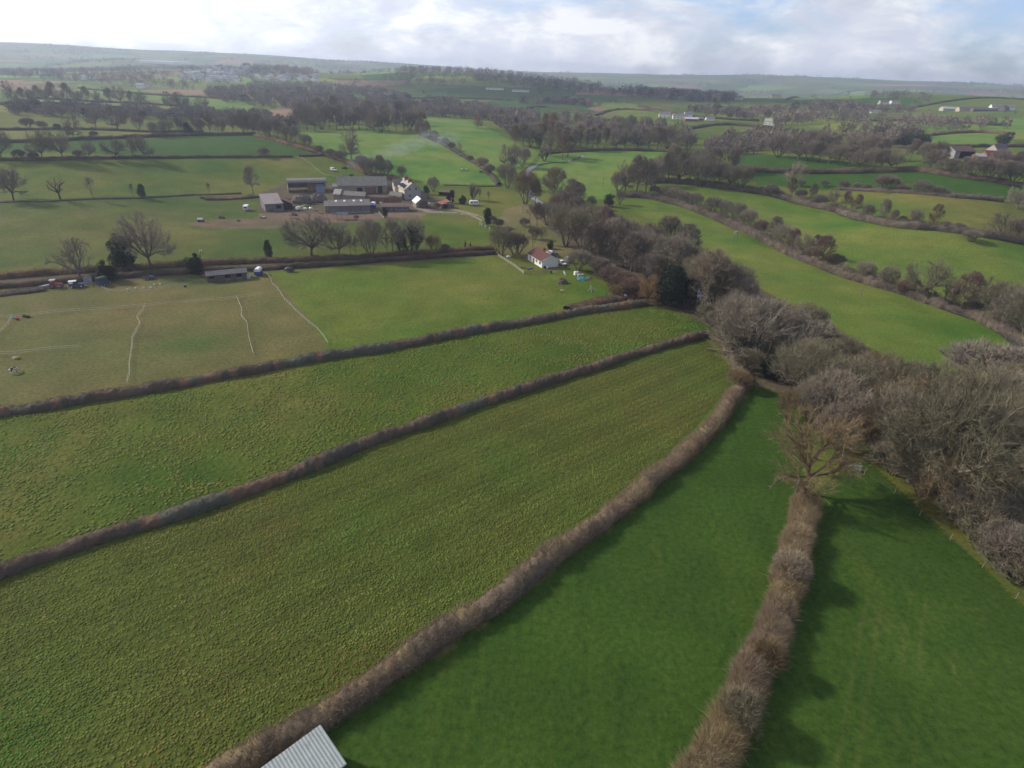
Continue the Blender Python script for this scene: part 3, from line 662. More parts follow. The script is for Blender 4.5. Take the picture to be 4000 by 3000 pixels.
REDTIN = ribbed('red_painted_sheet', (.26, .075, .05), (.18, .065, .045), 0, .3, .6, .3)
SHEET = ribbed('pale_green_grey_sheet', (.33, .37, .36), (.28, .32, .31), 0, .22, .45, .4, .3)
BOARD = ribbed('weathered_boards', (.17, .14, .125), (.11, .092, .085), 0, .22, .9, .15)
BOARDV = ribbed('grey_boarding', (.21, .19, .19), (.145, .135, .14), 0, .3, .85, .15, .9)
BOARDY = ribbed('weathered_boards_across', (.17, .14, .125), (.11, .092, .085), 1, .22, .9, .15)
DARK = S_('painted_interior_shade', (.016, .015, .014), (.022, .02, .018), 1, .95, .05)  # near-black colour stands in for the shade inside openings
GLASS = S_('window_glass', (.03, .035, .045), (.05, .055, .065), 2, .12, .5)
BLACKP = S_('black_rubber', (.018, .018, .018), (.03, .03, .03), 2, .8)
METAL = S_('galvanised_metal', (.42, .44, .46), (.32, .34, .36), 2, .45, .5)
PAINTW = S_('white_paint', (.80, .80, .78), (.70, .70, .68), 1.4, .35, .5)
BLUEP = S_('blue_paint', (.018, .07, .36), (.014, .05, .26), 1.4, .4, .5)
NAVY = S_('dull_navy_paint', (.035, .055, .12), (.05, .07, .13), 1.4, .5, .4)
REDP = S_('faded_red_paint', (.42, .055, .04), (.32, .05, .04), 1.6, .55, .35)
GREENP = S_('drab_green_paint', (.05, .07, .055), (.04, .05, .045), 1.4, .6, .3)
TIMBER = S_('new_timber', (.52, .36, .14), (.42, .29, .12), 2, .7)
POSTW = S_('weathered_post', (.25, .21, .165), (.16, .135, .11), 3, .9)
PALEW = S_('pale_rail_timber', (.48, .44, .36), (.36, .33, .27), 3, .85)
TARPB = S_('blue_grey_tarpaulin', (.14, .17, .25), (.10, .12, .18), 1.5, .5, .4)
TURQ = S_('turquoise_tarpaulin', (.12, .40, .38), (.07, .26, .27), 3, .45, .4)
TARPW = S_('white_tarpaulin', (.85, .87, .90), (.76, .79, .82), 1.2, .35, .5)
CONCR = S_('old_concrete_block', (.34, .32, .31), (.24, .23, .23), 1, .9)
def window(par, x, z, w_, h, y, frame=WHITE, panes=2, ax='x', out=-1, d=.06):
    """a window on a wall: frame with bars as one part, its glass as sub-part; ax is the wall's run"""
    f, g = MB(), MB(); t = .07
    def B(m, a0, a1, z0, z1, p0, p1):
        lo, hi = sorted((p0, p1)); m.box(a0, a1, lo, hi, z0, z1) if ax == 'x' else m.box(lo, hi, a0, a1, z0, z1)
    a, b = x - w_ / 2, x + w_ / 2
    B(f, a, a + t, z, z + h, y, y + out * d); B(f, b - t, b, z, z + h, y, y + out * d); B(f, a + t, b - t, z, z + t, y, y + out * d); B(f, a + t, b - t, z + h - t, z + h, y, y + out * d)
    for k in range(1, panes): c = a + w_ * k / panes; B(f, c - .03, c + .03, z + t, z + h - t, y, y + out * d * .9)
    B(g, a + t, b - t, z + t, z + h - t, y + out * .004, y + out * d * .5)
    o = f.build('window', frame, par); g.build('glass', GLASS, o); return o
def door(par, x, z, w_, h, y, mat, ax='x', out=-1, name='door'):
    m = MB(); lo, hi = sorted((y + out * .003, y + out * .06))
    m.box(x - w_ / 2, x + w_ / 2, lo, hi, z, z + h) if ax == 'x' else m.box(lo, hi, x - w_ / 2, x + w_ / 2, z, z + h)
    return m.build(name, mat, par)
def gable(par, lx, wy, eave, ridge, wall, roof, over=.3, th=.14, ridge_at=.5, x0=0.0, y0=0.0, wall_name='wall', roof_name='roof', sag=.0):
    """gabled block, ridge along x; walls and a roof with thickness and overhang"""
    rm = y0 + wy * ridge_at
    w_ = MB().prism([(y0, -.3), (y0 + wy, -.3), (y0 + wy, eave), (rm, ridge), (y0, eave)], x0, x0 + lx).build(wall_name, wall, par)
    s1 = (ridge - eave) / (rm - y0); s2 = (ridge - eave) / (y0 + wy - rm)
    pts = [(y0 - over, eave - over * s1 + .03), (rm, ridge + .03), (y0 + wy + over, eave - over * s2 + .03), (y0 + wy + over, eave - over * s2 + .03 + th), (rm, ridge + .03 + th * 1.15), (y0 - over, eave - over * s1 + .03 + th)]
    m = MB(); n = max(2, int(lx / 2.2)); xs = np.linspace(x0 - over * .7, x0 + lx + over * .7, n + 1); rg = np.random.RandomState(int(lx * 10))
    for a in range(n):   # slightly uneven old roof line
        pass
    dz = rg.normal(size=n + 1) * sag; V = []
    for x, d in zip(xs, dz): V += [(x, p, z + d) for p, z in pts]
    K = 6; F = [tuple(range(K))[::-1], tuple(range(n * K, n * K + K))] + [(i * K + j, i * K + (j + 1) % K, (i + 1) * K + (j + 1) % K, (i + 1) * K + j) for i in range(n) for j in range(K)]
    m.add(V, F); r = m.build(roof_name, roof, par); return w_, r
def mono(par, lx, wy, hf, hb, wall, roof, over=.25, th=.1, x0=0.0, y0=0.0, roof_name='roof', wall_name='wall', wall_on=True):
    if wall_on: MB().prism([(y0, -.3), (y0 + wy, -.3), (y0 + wy, hb), (y0, hf)], x0, x0 + lx).build(wall_name, wall, par)
    s = (hb - hf) / wy
    return MB().prism([(y0 - over, hf - over * s + .02), (y0 + wy + over, hb + over * s + .02), (y0 + wy + over, hb + over * s + .02 + th), (y0 - over, hf - over * s + .02 + th)], x0 - over, x0 + lx + over).build(roof_name, roof, par)
def chimney(par, x, y, z0, z1, a=.5, b=.8, pots=2):
    m = MB().box(x - a, x + a, y - b, y + b, z0, z1).box(x - a - .08, x + a + .08, y - b - .08, y + b + .08, z1, z1 + .15)
    o = m.build('chimney', BRICK, par); 
    for k in range(pots): MB().bar((x, y + (k - (pots - 1) / 2) * .6, z1 + .15), (x, y + (k - (pots - 1) / 2) * .6, z1 + .6), .13, 8).build('chimney_pot', BRICK, o)
    return o

# ---- white bungalow: x runs back along the long front, y into the house
def yaw(a, b): A, B = at(*a), at(*b); return math.degrees(math.atan2(B[1] - A[1], B[0] - A[0])), float(np.hypot(*(B - A)[:2]))
a_, l_ = yaw(q(7, 257, 990), q(7, 135, 915))
t = pl('bungalow', 'white bungalow with a red-brown tiled roof beside the river wood', 'house', q(7, 257, 990), a_)
# local frame: +x goes to the far end, the garden front is y=0 with the house on -y
W_, LX = 6.6, 11.6
gable(t, LX, W_, 2.5, 4.4, WHITE, TILE, .35, y0=-W_)
for x, w_, z, h in ((1.6, 1.5, .95, 1.1), (4.4, 1.3, .95, 1.1), (9.4, .8, .3, 1.9), (10.3, .5, .3, 1.9)): window(t, x, z, w_, h, 0, out=1)
door(t, 6.6, .05, 1.1, 2.1, 0, S_('brown_door', (.12, .07, .05)), out=1)
chimney(t, 6.8, -W_ / 2 - .6, 4.0, 5.0, .3, .45, 1)
MB().box(-.25, LX + .25, .42, .5, 2.25, 2.36).build('gutter', PAINTW, t)
MB().prism([(-W_ - .35, 2.38), (-W_ / 2, 4.3), (.35, 2.38), (.35, 2.56), (-W_ / 2, 4.5), (-W_ - .35, 2.56)], -.27, -.22).build('bargeboard', PAINTW, t)

# ---- cream farmhouse with dormers, two chimneys
a_, l_ = yaw(q(2, 1285, 1505), q(2, 1185, 1425))
t = pl('farmhouse', 'cream two-storey farmhouse with dormers and chimneys behind the white-roofed shed', 'house', q(2, 1285, 1505), a_)
W_, LX = 9.0, 19.0
MB().prism([(0, -.3), (-W_, -.3), (-W_, 5.0), (-W_ / 2, 8.3), (0, 5.0)], 0.02, LX).build('wall', CREAM, t)
MB().prism([(-.02, -.3), (-W_ + .02, -.3), (-W_ + .02, 5.0), (-W_ / 2, 8.28), (-.02, 5.0)], -.05, 0.02).build('shaded_gable_wall', GREYR, t)  # grey stands in for the shaded side of the cream house
m = MB()
m.prism([(.35, 4.78), (.35, 4.95), (-W_ / 2, 8.5), (-W_ / 2, 8.32)], -.3, LX + .2, mi=0).prism([(-W_ - .35, 4.78), (-W_ - .35, 4.95), (-W_ / 2 - .001, 8.5), (-W_ / 2 - .001, 8.32)], -.3, LX + .2, mi=0)
m.build('roof', SLATEL, t)
for x in (2.8, 6.2, 9.6):
    d = MB().box(x - .9, x + .9, -1.9, .03, 5.0, 5.9).build('dormer', CREAM, t)
    MB().prism([(x - 1.3, 5.75), (x, 7.0), (x + 1.3, 5.75), (x + 1.3, 5.9), (x, 7.16), (x - 1.3, 5.9)], -3.0, .3, 'y').build('dormer_roof', SLATED, d)
    MB().prism([(x - .9, 5.9), (x, 6.85), (x + .9, 5.9)], -2.6, .02, 'y').build('dormer_gable', CREAM, d)
for x in (2.8, 6.2, 9.6, 12.4): window(t, x, 4.0, 1.1, 1.3, 0, out=1); window(t, x - .3, 1.0, 1.2, 1.5, 0, out=1)
for y in (-2.9, -6.4): window(t, y, 4.6, 1.2, 1.7, -.05, ax='y'); 
window(t, -2.9, 1.2, 1.2, 1.6, -.05, ax='y')
door(t, 8.2, 0, 1.1, 2.1, 0, S_('green_door', (.05, .08, .06)), out=1)
chimney(t, 4.6, -W_ / 2, 7.8, 9.9, .55, 1.0); chimney(t, 12.0, -W_ / 2, 7.8, 10.0, .5, 1.0)
x0 = 14.2
g_ = MB().prism([(x0, -.3), (x0 + 5.2, -.3), (x0 + 5.2, 5.2), (x0 + 2.6, 8.0), (x0, 5.2)], -W_ / 2, 1.8, 'y').build('cross_wing', CREAM, t)
MB().prism([(x0 - .3, 4.9), (x0 + 2.6, 8.05), (x0 + 5.5, 4.9), (x0 + 5.5, 5.06), (x0 + 2.6, 8.25), (x0 - .3, 5.06)], -W_ / 2, 2.1, 'y').build('wing_roof', SLATE, g_)
for z in (1.0, 3.8): window(g_, x0 + 2.6, z, 1.3, 1.4, 1.8, out=1)
l2 = MB().prism([(-W_, -.3), (-W_ - 3.6, -.3), (-W_ - 3.6, 2.3), (-W_, 4.2)], 1.0, 9.0).build('rear_lean_to', STONE, t)
MB().prism([(-W_ + .01, 4.25), (-W_ - 3.9, 2.2), (-W_ - 3.9, 2.34), (-W_ + .01, 4.4)], .8, 9.2).build('lean_to_roof', SLATED, l2)

# ---- grey barn with four skylights
a_, l_ = yaw(q(2, 645, 1625), q(2, 990, 1615))
t = pl('skylight_barn', 'long grey boarded barn with four roof skylights', 'barn', q(2, 645, 1625), a_)
LX, W_ = 18.6, 12.0
MB().box(0, LX, .02, .35, -.3, .6).build('plinth', CONCR, t)
MB().prism([(.1, .5), (W_, .5), (W_, 3.4), (W_ * .5, 5.2), (.1, 3.4)], 0, LX).build('wall', BOARDV, t)
s_ = 1.8 / (W_ / 2)
rf = MB().prism([(-.3, 3.35), (W_ / 2, 5.25), (W_ + .3, 3.35), (W_ + .3, 3.5), (W_ / 2, 5.42), (-.3, 3.5)], -.3, LX + .3).build('roof', ASB, t)
for k in range(4):
    x = 2.6 + k * 3.9 + (.5 if k == 2 else 0); y = 3.9; zz = 3.5 + (y + .3) * (1.92 / (W_ / 2 + .3))
    MB().add([(x, y, zz + .015), (x + 1.0, y, zz + .015), (x + 1.0, y + 1.3, zz + .43), (x, y + 1.3, zz + .43), (x, y, zz - .04), (x + 1.0, y, zz - .04), (x + 1.0, y + 1.3, zz + .37), (x, y + 1.3, zz + .37)], [(0, 1, 2, 3), (7, 6, 5, 4), (0, 4, 5, 1), (1, 5, 6, 2), (2, 6, 7, 3), (3, 7, 4, 0)]).build('skylight', TARPW, rf)
rc = MB()
for k in range(26): rc.box(k * .72, k * .72 + .4, W_ / 2 - .18, W_ / 2 + .18, 5.40, 5.5)
rc.build('ridge_caps', ASB, rf)
for k in (4.6, 9.3, 14.0): MB().box(k - .12, k + .12, -.02, .1, .6, 3.3).build('post', BOARD, t)
g_ = gable(t, 2.2, 8.5, 3.0, 4.6, STONE, SLATE, .2, x0=-2.4, y0=2.5, wall_name='end_bay', roof_name='end_roof')

# ---- old long barn with sagging slate roof, and its lower range
a_, l_ = yaw(q(2, 710, 1455), q(2, 1095, 1450))
t = pl('long_barn', 'big old barn with a mossy grey slate roof and dark openings', 'barn', q(2, 712, 1452), a_)
gable(t, 26.5, 10.5, 4.2, 8.0, STONE, SLATE, .35, sag=.05)
for x, w_, h in ((11.5, 3.0, 3.2), (19.4, 1.6, 3.6), (22.6, 2.4, 3.9)): door(t, x, -.2, w_, h, 0, DARK, name='painted_opening')
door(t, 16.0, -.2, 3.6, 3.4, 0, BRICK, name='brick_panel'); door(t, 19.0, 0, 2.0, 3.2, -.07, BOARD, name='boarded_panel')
l2 = MB().box(26.5, 31.5, 3.0, 9.0, -.3, 2.4).build('ruined_end', STONE, t)
MB().prism([(2.6, 2.35), (6, 3.6), (9.4, 2.35), (9.4, 2.5), (6, 3.75), (2.6, 2.5)], 26.6, 31.8).build('end_roof', SLATED, l2)
lt = MB().prism([(2, -.3), (8, -.3), (8, 3.2), (5, 4.6), (2, 3.2)], -2.8, -.02).build('end_lean_to', TIN, t)
a_, l_ = yaw(q(2, 745, 1492), q(2, 960, 1510))
t = pl('stone_outbuilding', 'low stone range with slate roof in front of the big old barn', 'outbuilding', q(2, 720, 1500), a_ + 6)
gable(t, 14.0, 4.6, 2.3, 3.9, STONE, SLATE, .3, sag=.04)
mono(t, 13.0, 2.0, 2.2, 2.5, BRICK, TINR, .2, x0=11.5, y0=.5, roof_name='wall_capping', wall_name='yard_wall')
e_ = gable(t, 3.6, 6.0, 2.6, 4.6, STONE, SLATEL, .3, x0=-2.8, y0=-.6, wall_name='end_wall', roof_name='end_roof')
t = pl('slate_shed', 'small slate-roofed outbuilding beside the farmhouse front', 'outbuilding', q(2, 1150, 1500), -14)
gable(t, 7.0, 4.0, 2.0, 3.6, STONE, SLATE, .25, sag=.03); door(t, 3.2, 0, 1.2, 1.9, 0, BOARD)
# ---- red and rusty yard wall
a_, l_ = yaw(q(2, 985, 1535), q(2, 1255, 1530))
t = pl('yard_wall', 'tall brick yard wall stained with rust between barn and farmhouse', 'wall', q(2, 985, 1535), a_)
MB().box(0, l_, 0, .4, -.3, 2.6).build('brickwork', BRICK, t); MB().box(-.05, l_ + .05, -.08, .48, 2.6, 2.75).build('coping', SLATED, t)
for k in (2.8, 6.4, 10.2): MB().box(k, k + .35, -.12, 0, -.2, 2.4).build('pier', STONE, t)
# ---- low grey shed with doors
a_, l_ = yaw(q(2, 1090, 1608), q(2, 1325, 1606))
t = pl('low_grey_shed', 'long low grey boarded shed with rusty roof opposite the skylight barn', 'shed', q(2, 1090, 1608), a_)
mono(t, l_, 5.5, 2.3, 3.0, BOARDV, TINR, .25)
for x in (3.2, 5.6): door(t, x, .05, 1.1, 1.9, 0, BOARD)
window(t, 8.2, 1.2, 2.0, .8, 0, METAL, 3); window(t, 11.2, 1.2, 1.6, .8, 0, METAL, 3)
# ---- white-sheeted shed beside the farmhouse
a_, l_ = yaw(q(2, 1385, 1575), q(2, 1322, 1522))
t = pl('white_roofed_shed', 'small stone shed under a bright white sheeted roof', 'shed', q(2, 1385, 1575), a_)
gable(t, 8.0, 5.0, 2.3, 4.3, STONE, TARPW, .35, y0=-5.0)
door(t, -2.5, 0, 2.2, 2.1, 0, BOARD, ax='y'); window(t, 4.0, 1.1, 1.0, .8, 0, METAL, 2, out=1)
MB().prism([(-5.0, 2.3), (-7.4, 1.7), (-7.4, 1.78), (-5.0, 2.4)], .2, 4.0).build('side_awning', TARPW, t)
for x in (.4, 3.8): MB().bar((x, -7.2, -.1), (x, -7.2, 1.72), .06).build('awning_post', POSTW, t)
# ---- red tin shed
a_, l_ = yaw(q(2, 1600, 1580), q(2, 1542, 1540))
t = pl('red_tin_shed', 'dark little shed with a red corrugated roof above the farm track', 'shed', q(2, 1602, 1582), a_)
mono(t, 6.5, 4.4, 3.3, 2.0, BOARDY, REDTIN, .25, y0=-4.4); door(t, -2.2, 0, 2.2, 2.0, 0, DARK, ax='y', name='painted_opening')
MB().box(-.32, -.26, -4.6, .2, 2.3, 2.48).build('bargeboard', PAINTW, t)
l2 = MB().box(-.1, 4.0, -6.6, -4.42, -.2, 1.7).build('side_store', BOARD, t)
# ---- open-fronted dark shed behind
a_ = yaw(q(2, 1575, 1465), q(2, 1640, 1470))[0]
t = pl('open_shed', 'open-fronted dark shed with rusty roof at the garden edge', 'shed', q(2, 1578, 1470), a_)
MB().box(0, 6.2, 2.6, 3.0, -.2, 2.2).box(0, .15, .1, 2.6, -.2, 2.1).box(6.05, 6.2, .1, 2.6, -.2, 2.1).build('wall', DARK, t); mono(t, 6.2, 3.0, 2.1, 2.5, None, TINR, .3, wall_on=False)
MB().box(.1, .25, 0, .12, -.2, 2.1).build('post', POSTW, t); MB().box(3.0, 3.15, 0, .12, -.2, 2.1).build('post', POSTW, t)

# ---- dutch barn: curved tin roof on poles
a_, l_ = yaw(q(2, 285, 1445), q(2, 598, 1432))
t = pl('dutch_barn', 'open dutch barn with a curved grey tin roof at the yard back', 'barn', q(2, 285, 1445), a_)
LX, W_ = 20.0, 7.0
m = MB(); n = 12; arc = [(W_ / 2 - (W_ / 2 + .2) * math.cos(math.pi * k / n), 4.9 + 1.9 * math.sin(math.pi * k / n)) for k in range(n + 1)]
m.prism(arc + [(y, z + .08) for y, z in arc[::-1]], -.4, LX + .4); rf = m.build('roof', ribbed('curved_grey_sheet', (.21, .20, .20), (.14, .13, .125), 0, .3, .6, .35, .5, (.15, .085, .055)), t)
for k in range(5):
    for y in (.12, W_ - .12): MB().bar((k * 5 if 0 < k < 4 else (0.15 if k == 0 else LX - .15), y, -.2), (k * 5 if 0 < k < 4 else (0.15 if k == 0 else LX - .15), y, 4.95), .1, 6).build('post', POSTW, t)
MB().prism([(0.3, -.1), (W_ - .3, -.1), (W_ - .3, 4.9), (W_ / 2, 6.4), (.3, 4.9)], -.2, -.08).build('end_sheeting', METAL, t)
MB().box(.3, LX - .3, W_ - .42, W_ - .3, 1.6, 4.9).build('back_sheeting', BOARD, t)
MB().box(10.4, 14.0, 1.0, W_ - .8, -.1, 3.4).box(10.6, 13.6, 1.3, W_ - 1, 3.4, 4.2).build('stacked_hay', S_('old_hay', (.25, .15, .075), (.18, .105, .06), 1.5, .95), t)
MB().prism([(W_ - .8, 3.9), (.6, 4.1), (-2.8, .1), (-2.7, .0), (.7, 3.9), (W_ - .8, 3.7)], 14.2, 18.6).build('sloping_sheet', TARPB, t)
# ---- grey lean-to shed at the left of the yard
a_, l_ = yaw(q(2, 88, 1608), q(2, 225, 1600))
t = pl('grey_leanto_shed', 'grey double-pitched tin shed at the left end of the farmyard', 'shed', q(2, 85, 1608), a_)
mono(t, 8.2, 14.0, 3.4, 5.6, BOARDV, ribbed('pinkish_grey_sheet', (.30, .26, .25), (.22, .19, .185), 0, .35, .8, .2), .3)
door(t, 6.1, 1.1, 2.3, 1.6, 0, DARK, name='painted_opening'); door(t, 2.8, .1, 2.4, 1.1, 0, BOARD, name='hatch')
l2 = MB().prism([(8.25, -.2), (12.6, -.2), (12.6, 2.6), (8.25, 4.6)], 1.2, 12.5, 'y').build('painted_bay', DARK, t)  # solid block painted near-black as the shade of an open bay
MB().prism([(8.2, 4.9), (13.0, 2.5), (13.0, 2.62), (8.2, 5.05)], .7, 13.0, 'y').build('bay_roof', ribbed('rusty_sheet_across', (.21, .115, .07), (.14, .085, .06), 1, .35, .8, .2), l2)
# ---- two collapsed thatch-like ricks
for i_, (uv, r, lab) in enumerate((((653, 439), (5.2, 3.8, 4.4), 'larger rounded heap of old straw bales in the farmyard'), ((689, 436), (4.6, 3.4, 4.0), 'smaller rounded heap of old straw under netting in the farmyard'))):
    o = MB().blob((0, 0, .4), r, 31 + i_, nu=18, nv=12, amp=.1, zmin=-.2).build('straw_rick', S_('grey_straw', (.155, .125, .105), (.10, .085, .075), .9, .95, .1, 7, .6)); p = at(*uv); o.location = p; tag(o, lab, 'straw heap')
# ---- yellow timber frame with blue-grey roof
a_, l_ = yaw(q(2, 715, 1660), q(2, 800, 1660))
p = at(727, 476); t = thing('timber_shelter', 'new yellow timber field shelter with blue-grey roof below the skylight barn', 'shelter', p, R_(a_))
mono(t, 5.0, 4.0, 2.3, 2.7, None, S_('blue_grey_felt', (.05, .07, .10), (.04, .055, .08), 2, .8), .1, th=.06, wall_on=False)
for x, y, h in ((.05, .05, 2.25), (.05, 3.9, 2.6), (4.9, .05, 2.25), (4.9, 3.9, 2.6), (2.5, .05, 2.25)): MB().bar((x, y, -.2), (x, y, h), .08, 4).build('post', TIMBER, t)
MB().box(-.06, -.02, 0, 4, .3, .55).box(-.06, -.02, 0, 4, .9, 1.15).box(-.06, -.02, 0, 4, 1.5, 1.75).box(-.1, -.02, -.1, 4.1, 2.5, 2.72).build('side_boards', TIMBER, t)
for k in range(4): MB().box(.5 + k * 1.2, .68 + k * 1.2, 3.9, 4.5, 2.68, 2.86).build('rafter_end', PALEW, t)

# ---- stable block in the paddock
a_, l_ = yaw(q(5, 1795, 1115), q(5, 2140, 1080))
t = pl('stable_block', 'brown timber stable block with a dark felt roof and two doorways', 'stable', q(5, 1795, 1115), a_)
LX = l_
MB().prism([(.05, -.2), (3.6, -.2), (3.6, 2.5), (1.8, 2.9), (.05, 2.3)], 0, LX).build('wall', BOARD, t)
MB().prism([(-.6, 2.12), (1.8, 2.98), (3.9, 2.4), (3.9, 2.5), (1.8, 3.1), (-.6, 2.24)], -.25, LX + .25).build('roof', SLATED, t)
for x in (5.9, 9.2): door(t, x, .9, 1.5, 1.2, .05, DARK, name='painted_opening'); door(t, x, -.05, 1.5, .9, .05, BOARDV, name='lower_door')
door(t, 1.4, 1.1, 1.6, .7, .05, DARK, name='painted_vent'); MB().box(-.2, -.12, -.5, 3.7, 1.9, 2.1).build('bargeboard', PALEW, t)

# ---- big metal-roofed shed at the bottom edge
def atz(u, v, z): d = ray(u, v); s = (z - CAM_H) / d[2]; return np.array((d[0] * s, d[1] * s, z))
P1 = atz(692, 1565, 3.4); P2 = atz(748, 1648, 3.0); a_ = math.atan2(*(P1 - P2)[1::-1]); ln_ = float(np.hypot(*(P1 - P2)[:2]))
E1 = P1[:2] - P2[:2]; E1 /= np.linalg.norm(E1); sd_ = np.array((E1[1], -E1[0])); sd_ = sd_ if sd_[0] < 0 else -sd_
o2 = P2[:2]; t = thing('metal_roofed_shed', 'shed with a pale ribbed metal roof at the bottom edge of the photo', 'shed', (o2[0], o2[1], h1(*o2)), a_)
sg = 1 if (-math.sin(a_) * sd_[0] + math.cos(a_) * sd_[1]) > 0 else -1; D_ = 7.6 * sg; lo, hi = sorted((0.15 * sg, D_))
MB().box(.25, ln_ - .25, lo, hi, -.3, 2.85).build('wall', BOARD, t)
rf = MB().prism([(0, 2.9), (ln_, 3.3), (ln_, 3.4), (0, 3.0)], min(0, D_ + .2 * sg), max(0, D_ + .2 * sg), 'y').build('roof', ribbed('pale_ribbed_roof', (.33, .365, .355), (.27, .305, .295), 1, .33, .55, .35, .9, (.21, .215, .185)), t)
MB().box(-.06, 0, min(0, D_), max(0, D_), 2.8, 2.98).build('gutter', METAL, rf)
# ------------------------------------------------------------------ trees and bushes one by one
row('on the bank between far-left pastures', [('oak', 'dark', 30, 434, 76, .9), ('dead', 'dark', 131, 432, 50, .85), ('sapling', 'grey', 202, 430, 42, 1.1), ('sapling', 'grey', 289, 427, 27),
    ('holly', 'ever', 308, 427, 27, .8), ('sapling', 'dark', 453, 422, 24), ('tall', 'grey', 548, 421, 56, .8)], 'trees on the far-left bank')
row('in the hedge below deep green field', [('oak', 'dark', 4, 345, 62), ('bush', 'dark', 44, 346, 20), ('bush', 'dark', 74, 346, 16), ('oak', 'grey', 92, 345, 62, .85), ('oak', 'grey', 137, 345, 62, .85), ('bush', 'grey', 172, 345, 18),
    ('oak', 'dark', 195, 344, 40, .7), ('oak', 'dark', 252, 344, 44, 1.1), ('tall', 'grey', 289, 344, 42, .8), ('oak', 'grey', 313, 344, 52, .95), ('bush', 'grey', 571, 338, 17)], 'trees in the far-left hedge')
row('in the hedge above deep green field', [('oak', 'grey', 162, 300, 45, 1), ('bush', 'grey', 205, 299, 14), ('multi', 'grey', 335, 296, 30), ('multi', 'dark', 362, 294, 34), ('tall', 'grey', 388, 293, 36), ('holly', 'yew', 408, 292, 26), ('multi', 'grey', 430, 292, 34),
    ('tall', 'dark', 455, 291, 38), ('multi', 'dark', 478, 291, 32), ('tall', 'grey', 505, 290, 44, .9), ('multi', 'purple', 530, 291, 48, .9), ('oak', 'grey', 548, 292, 50, .8)], 'trees above the deep green field')
row('on the thin far-left hedge', [('bush', 'dark', 62, 277, 20, 1.1), ('bush', 'dark', 92, 279, 15, 1.2), ('bush', 'dark', 125, 281, 12), ('oak', 'grey', 208, 277, 46, .9), ('oak', 'dark', 254, 279, 46, 1), ('multi', 'grey', 300, 280, 28), ('multi', 'dark', 395, 283, 24), ('multi', 'dark', 430, 284, 26)], 'trees on the far-left slope')
row('in the row crossing far-left valley', [(('oak', 'tall')[i % 2], ('dark', 'grey')[i % 3 == 0], u, 222 + (u - 60) * .03 + rt.uniform(-2, 2), rt.uniform(28, 42), .85) for i, u in enumerate((25, 52, 70, 86, 104, 118, 134, 150, 172, 190, 215, 240, 262, 286))]
    + [('oak', 'dark', 310, 236, 38, .8), ('oak', 'grey', 372, 239, 40, .9), ('oak', 'dark', 390, 240, 38, .9), ('oak', 'dark', 405, 241, 34, .8), ('oak', 'grey', 440, 246, 36, 1)], 'tall row crossing the far-left valley')
row('in the wood behind the bright field', [(('tall', 'alder', 'oak', 'multi')[i % 4], ('grey', 'dark', 'grey', 'purple')[(i * 7) % 4], u, v + rt.uniform(-3, 1), rt.uniform(34, 48), 1.0) for i, (u, v) in enumerate(
    [(648, 286), (664, 284), (680, 283), (695, 282), (712, 281), (728, 280), (744, 280), (760, 280), (776, 281), (792, 282), (808, 284), (824, 285), (840, 285), (856, 283), (872, 281), (886, 281), (900, 284), (912, 290), (640, 276), (672, 272), (704, 270), (736, 269), (768, 268), (800, 270), (832, 271), (864, 270), (894, 272), (655, 262), (690, 259), (725, 258), (760, 258), (795, 258), (830, 260), (870, 260), (905, 262)])], 'wood behind the bright field')
row('on the hedge falling towards the farm', [('tall', 'grey', 560, 296, 46), ('multi', 'dark', 580, 301, 42), ('tall', 'dark', 600, 306, 44), ('multi', 'grey', 622, 312, 38), ('tall', 'grey', 640, 316, 40), ('multi', 'grey', 662, 322, 30), ('bush', 'dark', 690, 333, 16), ('bush', 'grey', 715, 341, 17), ('bush', 'grey', 735, 347, 18),
    ('oak', 'grey', 760, 345, 60, .95), ('bush', 'purple', 782, 358, 20), ('multi', 'dark', 790, 378, 34, .9), ('multi', 'grey', 806, 381, 38, .9), ('alder', 'dark', 822, 382, 42, 1), ('multi', 'grey', 836, 385, 36, .9), ('multi', 'grey', 868, 387, 27, .9)], 'trees falling towards the farm')
row('on the hedge beside the smoke', [('tall', 'purple', 905, 297, 30), ('alder', 'purple', 922, 300, 34), ('multi', 'dark', 938, 305, 22), ('multi', 'grey', 962, 316, 18), ('bush', 'grey', 975, 324, 15), ('sapling', 'pale', 992, 339, 28, 1.3), ('bush', 'grey', 1015, 349, 12), ('bush', 'pale', 1042, 362, 20), ('bush', 'grey', 1057, 378, 20),
    ('oak', 'grey', 1090, 358, 42, .8), ('multi', 'grey', 1085, 386, 28), ('multi', 'olive', 1096, 406, 46), ('tall', 'grey', 1104, 380, 40)], 'trees on the hedge beside the smoke')
row('around the farmhouse garden', [('multi', 'grey', 936, 413, 28, 1), ('holly', 'ever', 921, 420, 17, 1.1), ('holly', 'ever', 968, 438, 22, .7), ('cypress', 'ever', 977, 439, 28, .75), ('holly', 'ever', 999, 441, 19, 1.1), ('ivy', 'grey', 1022, 432, 36, .8), ('sapling', 'dark', 1036, 434, 26, .7), ('sapling', 'dark', 1055, 437, 22, .7),
    ('multi', 'olive', 918, 449, 17, 1), ('bush', 'olive', 945, 452, 12, 1), ('cypress', 'ever', 1054, 489, 38, .85), ('holly', 'ever', 690, 430, 11, 1.2), ('holly', 'yew', 832, 470, 20, .8), ('bush', 'dark', 770, 475, 9), ('bush', 'dark', 1078, 492, 16, 1.2), ('bush', 'purple', 1096, 505, 14, 1.2), ('bush', 'grey', 1062, 482, 14, 1.2), ('holly', 'ever', 745, 427, 6)], 'trees around the farmhouse')
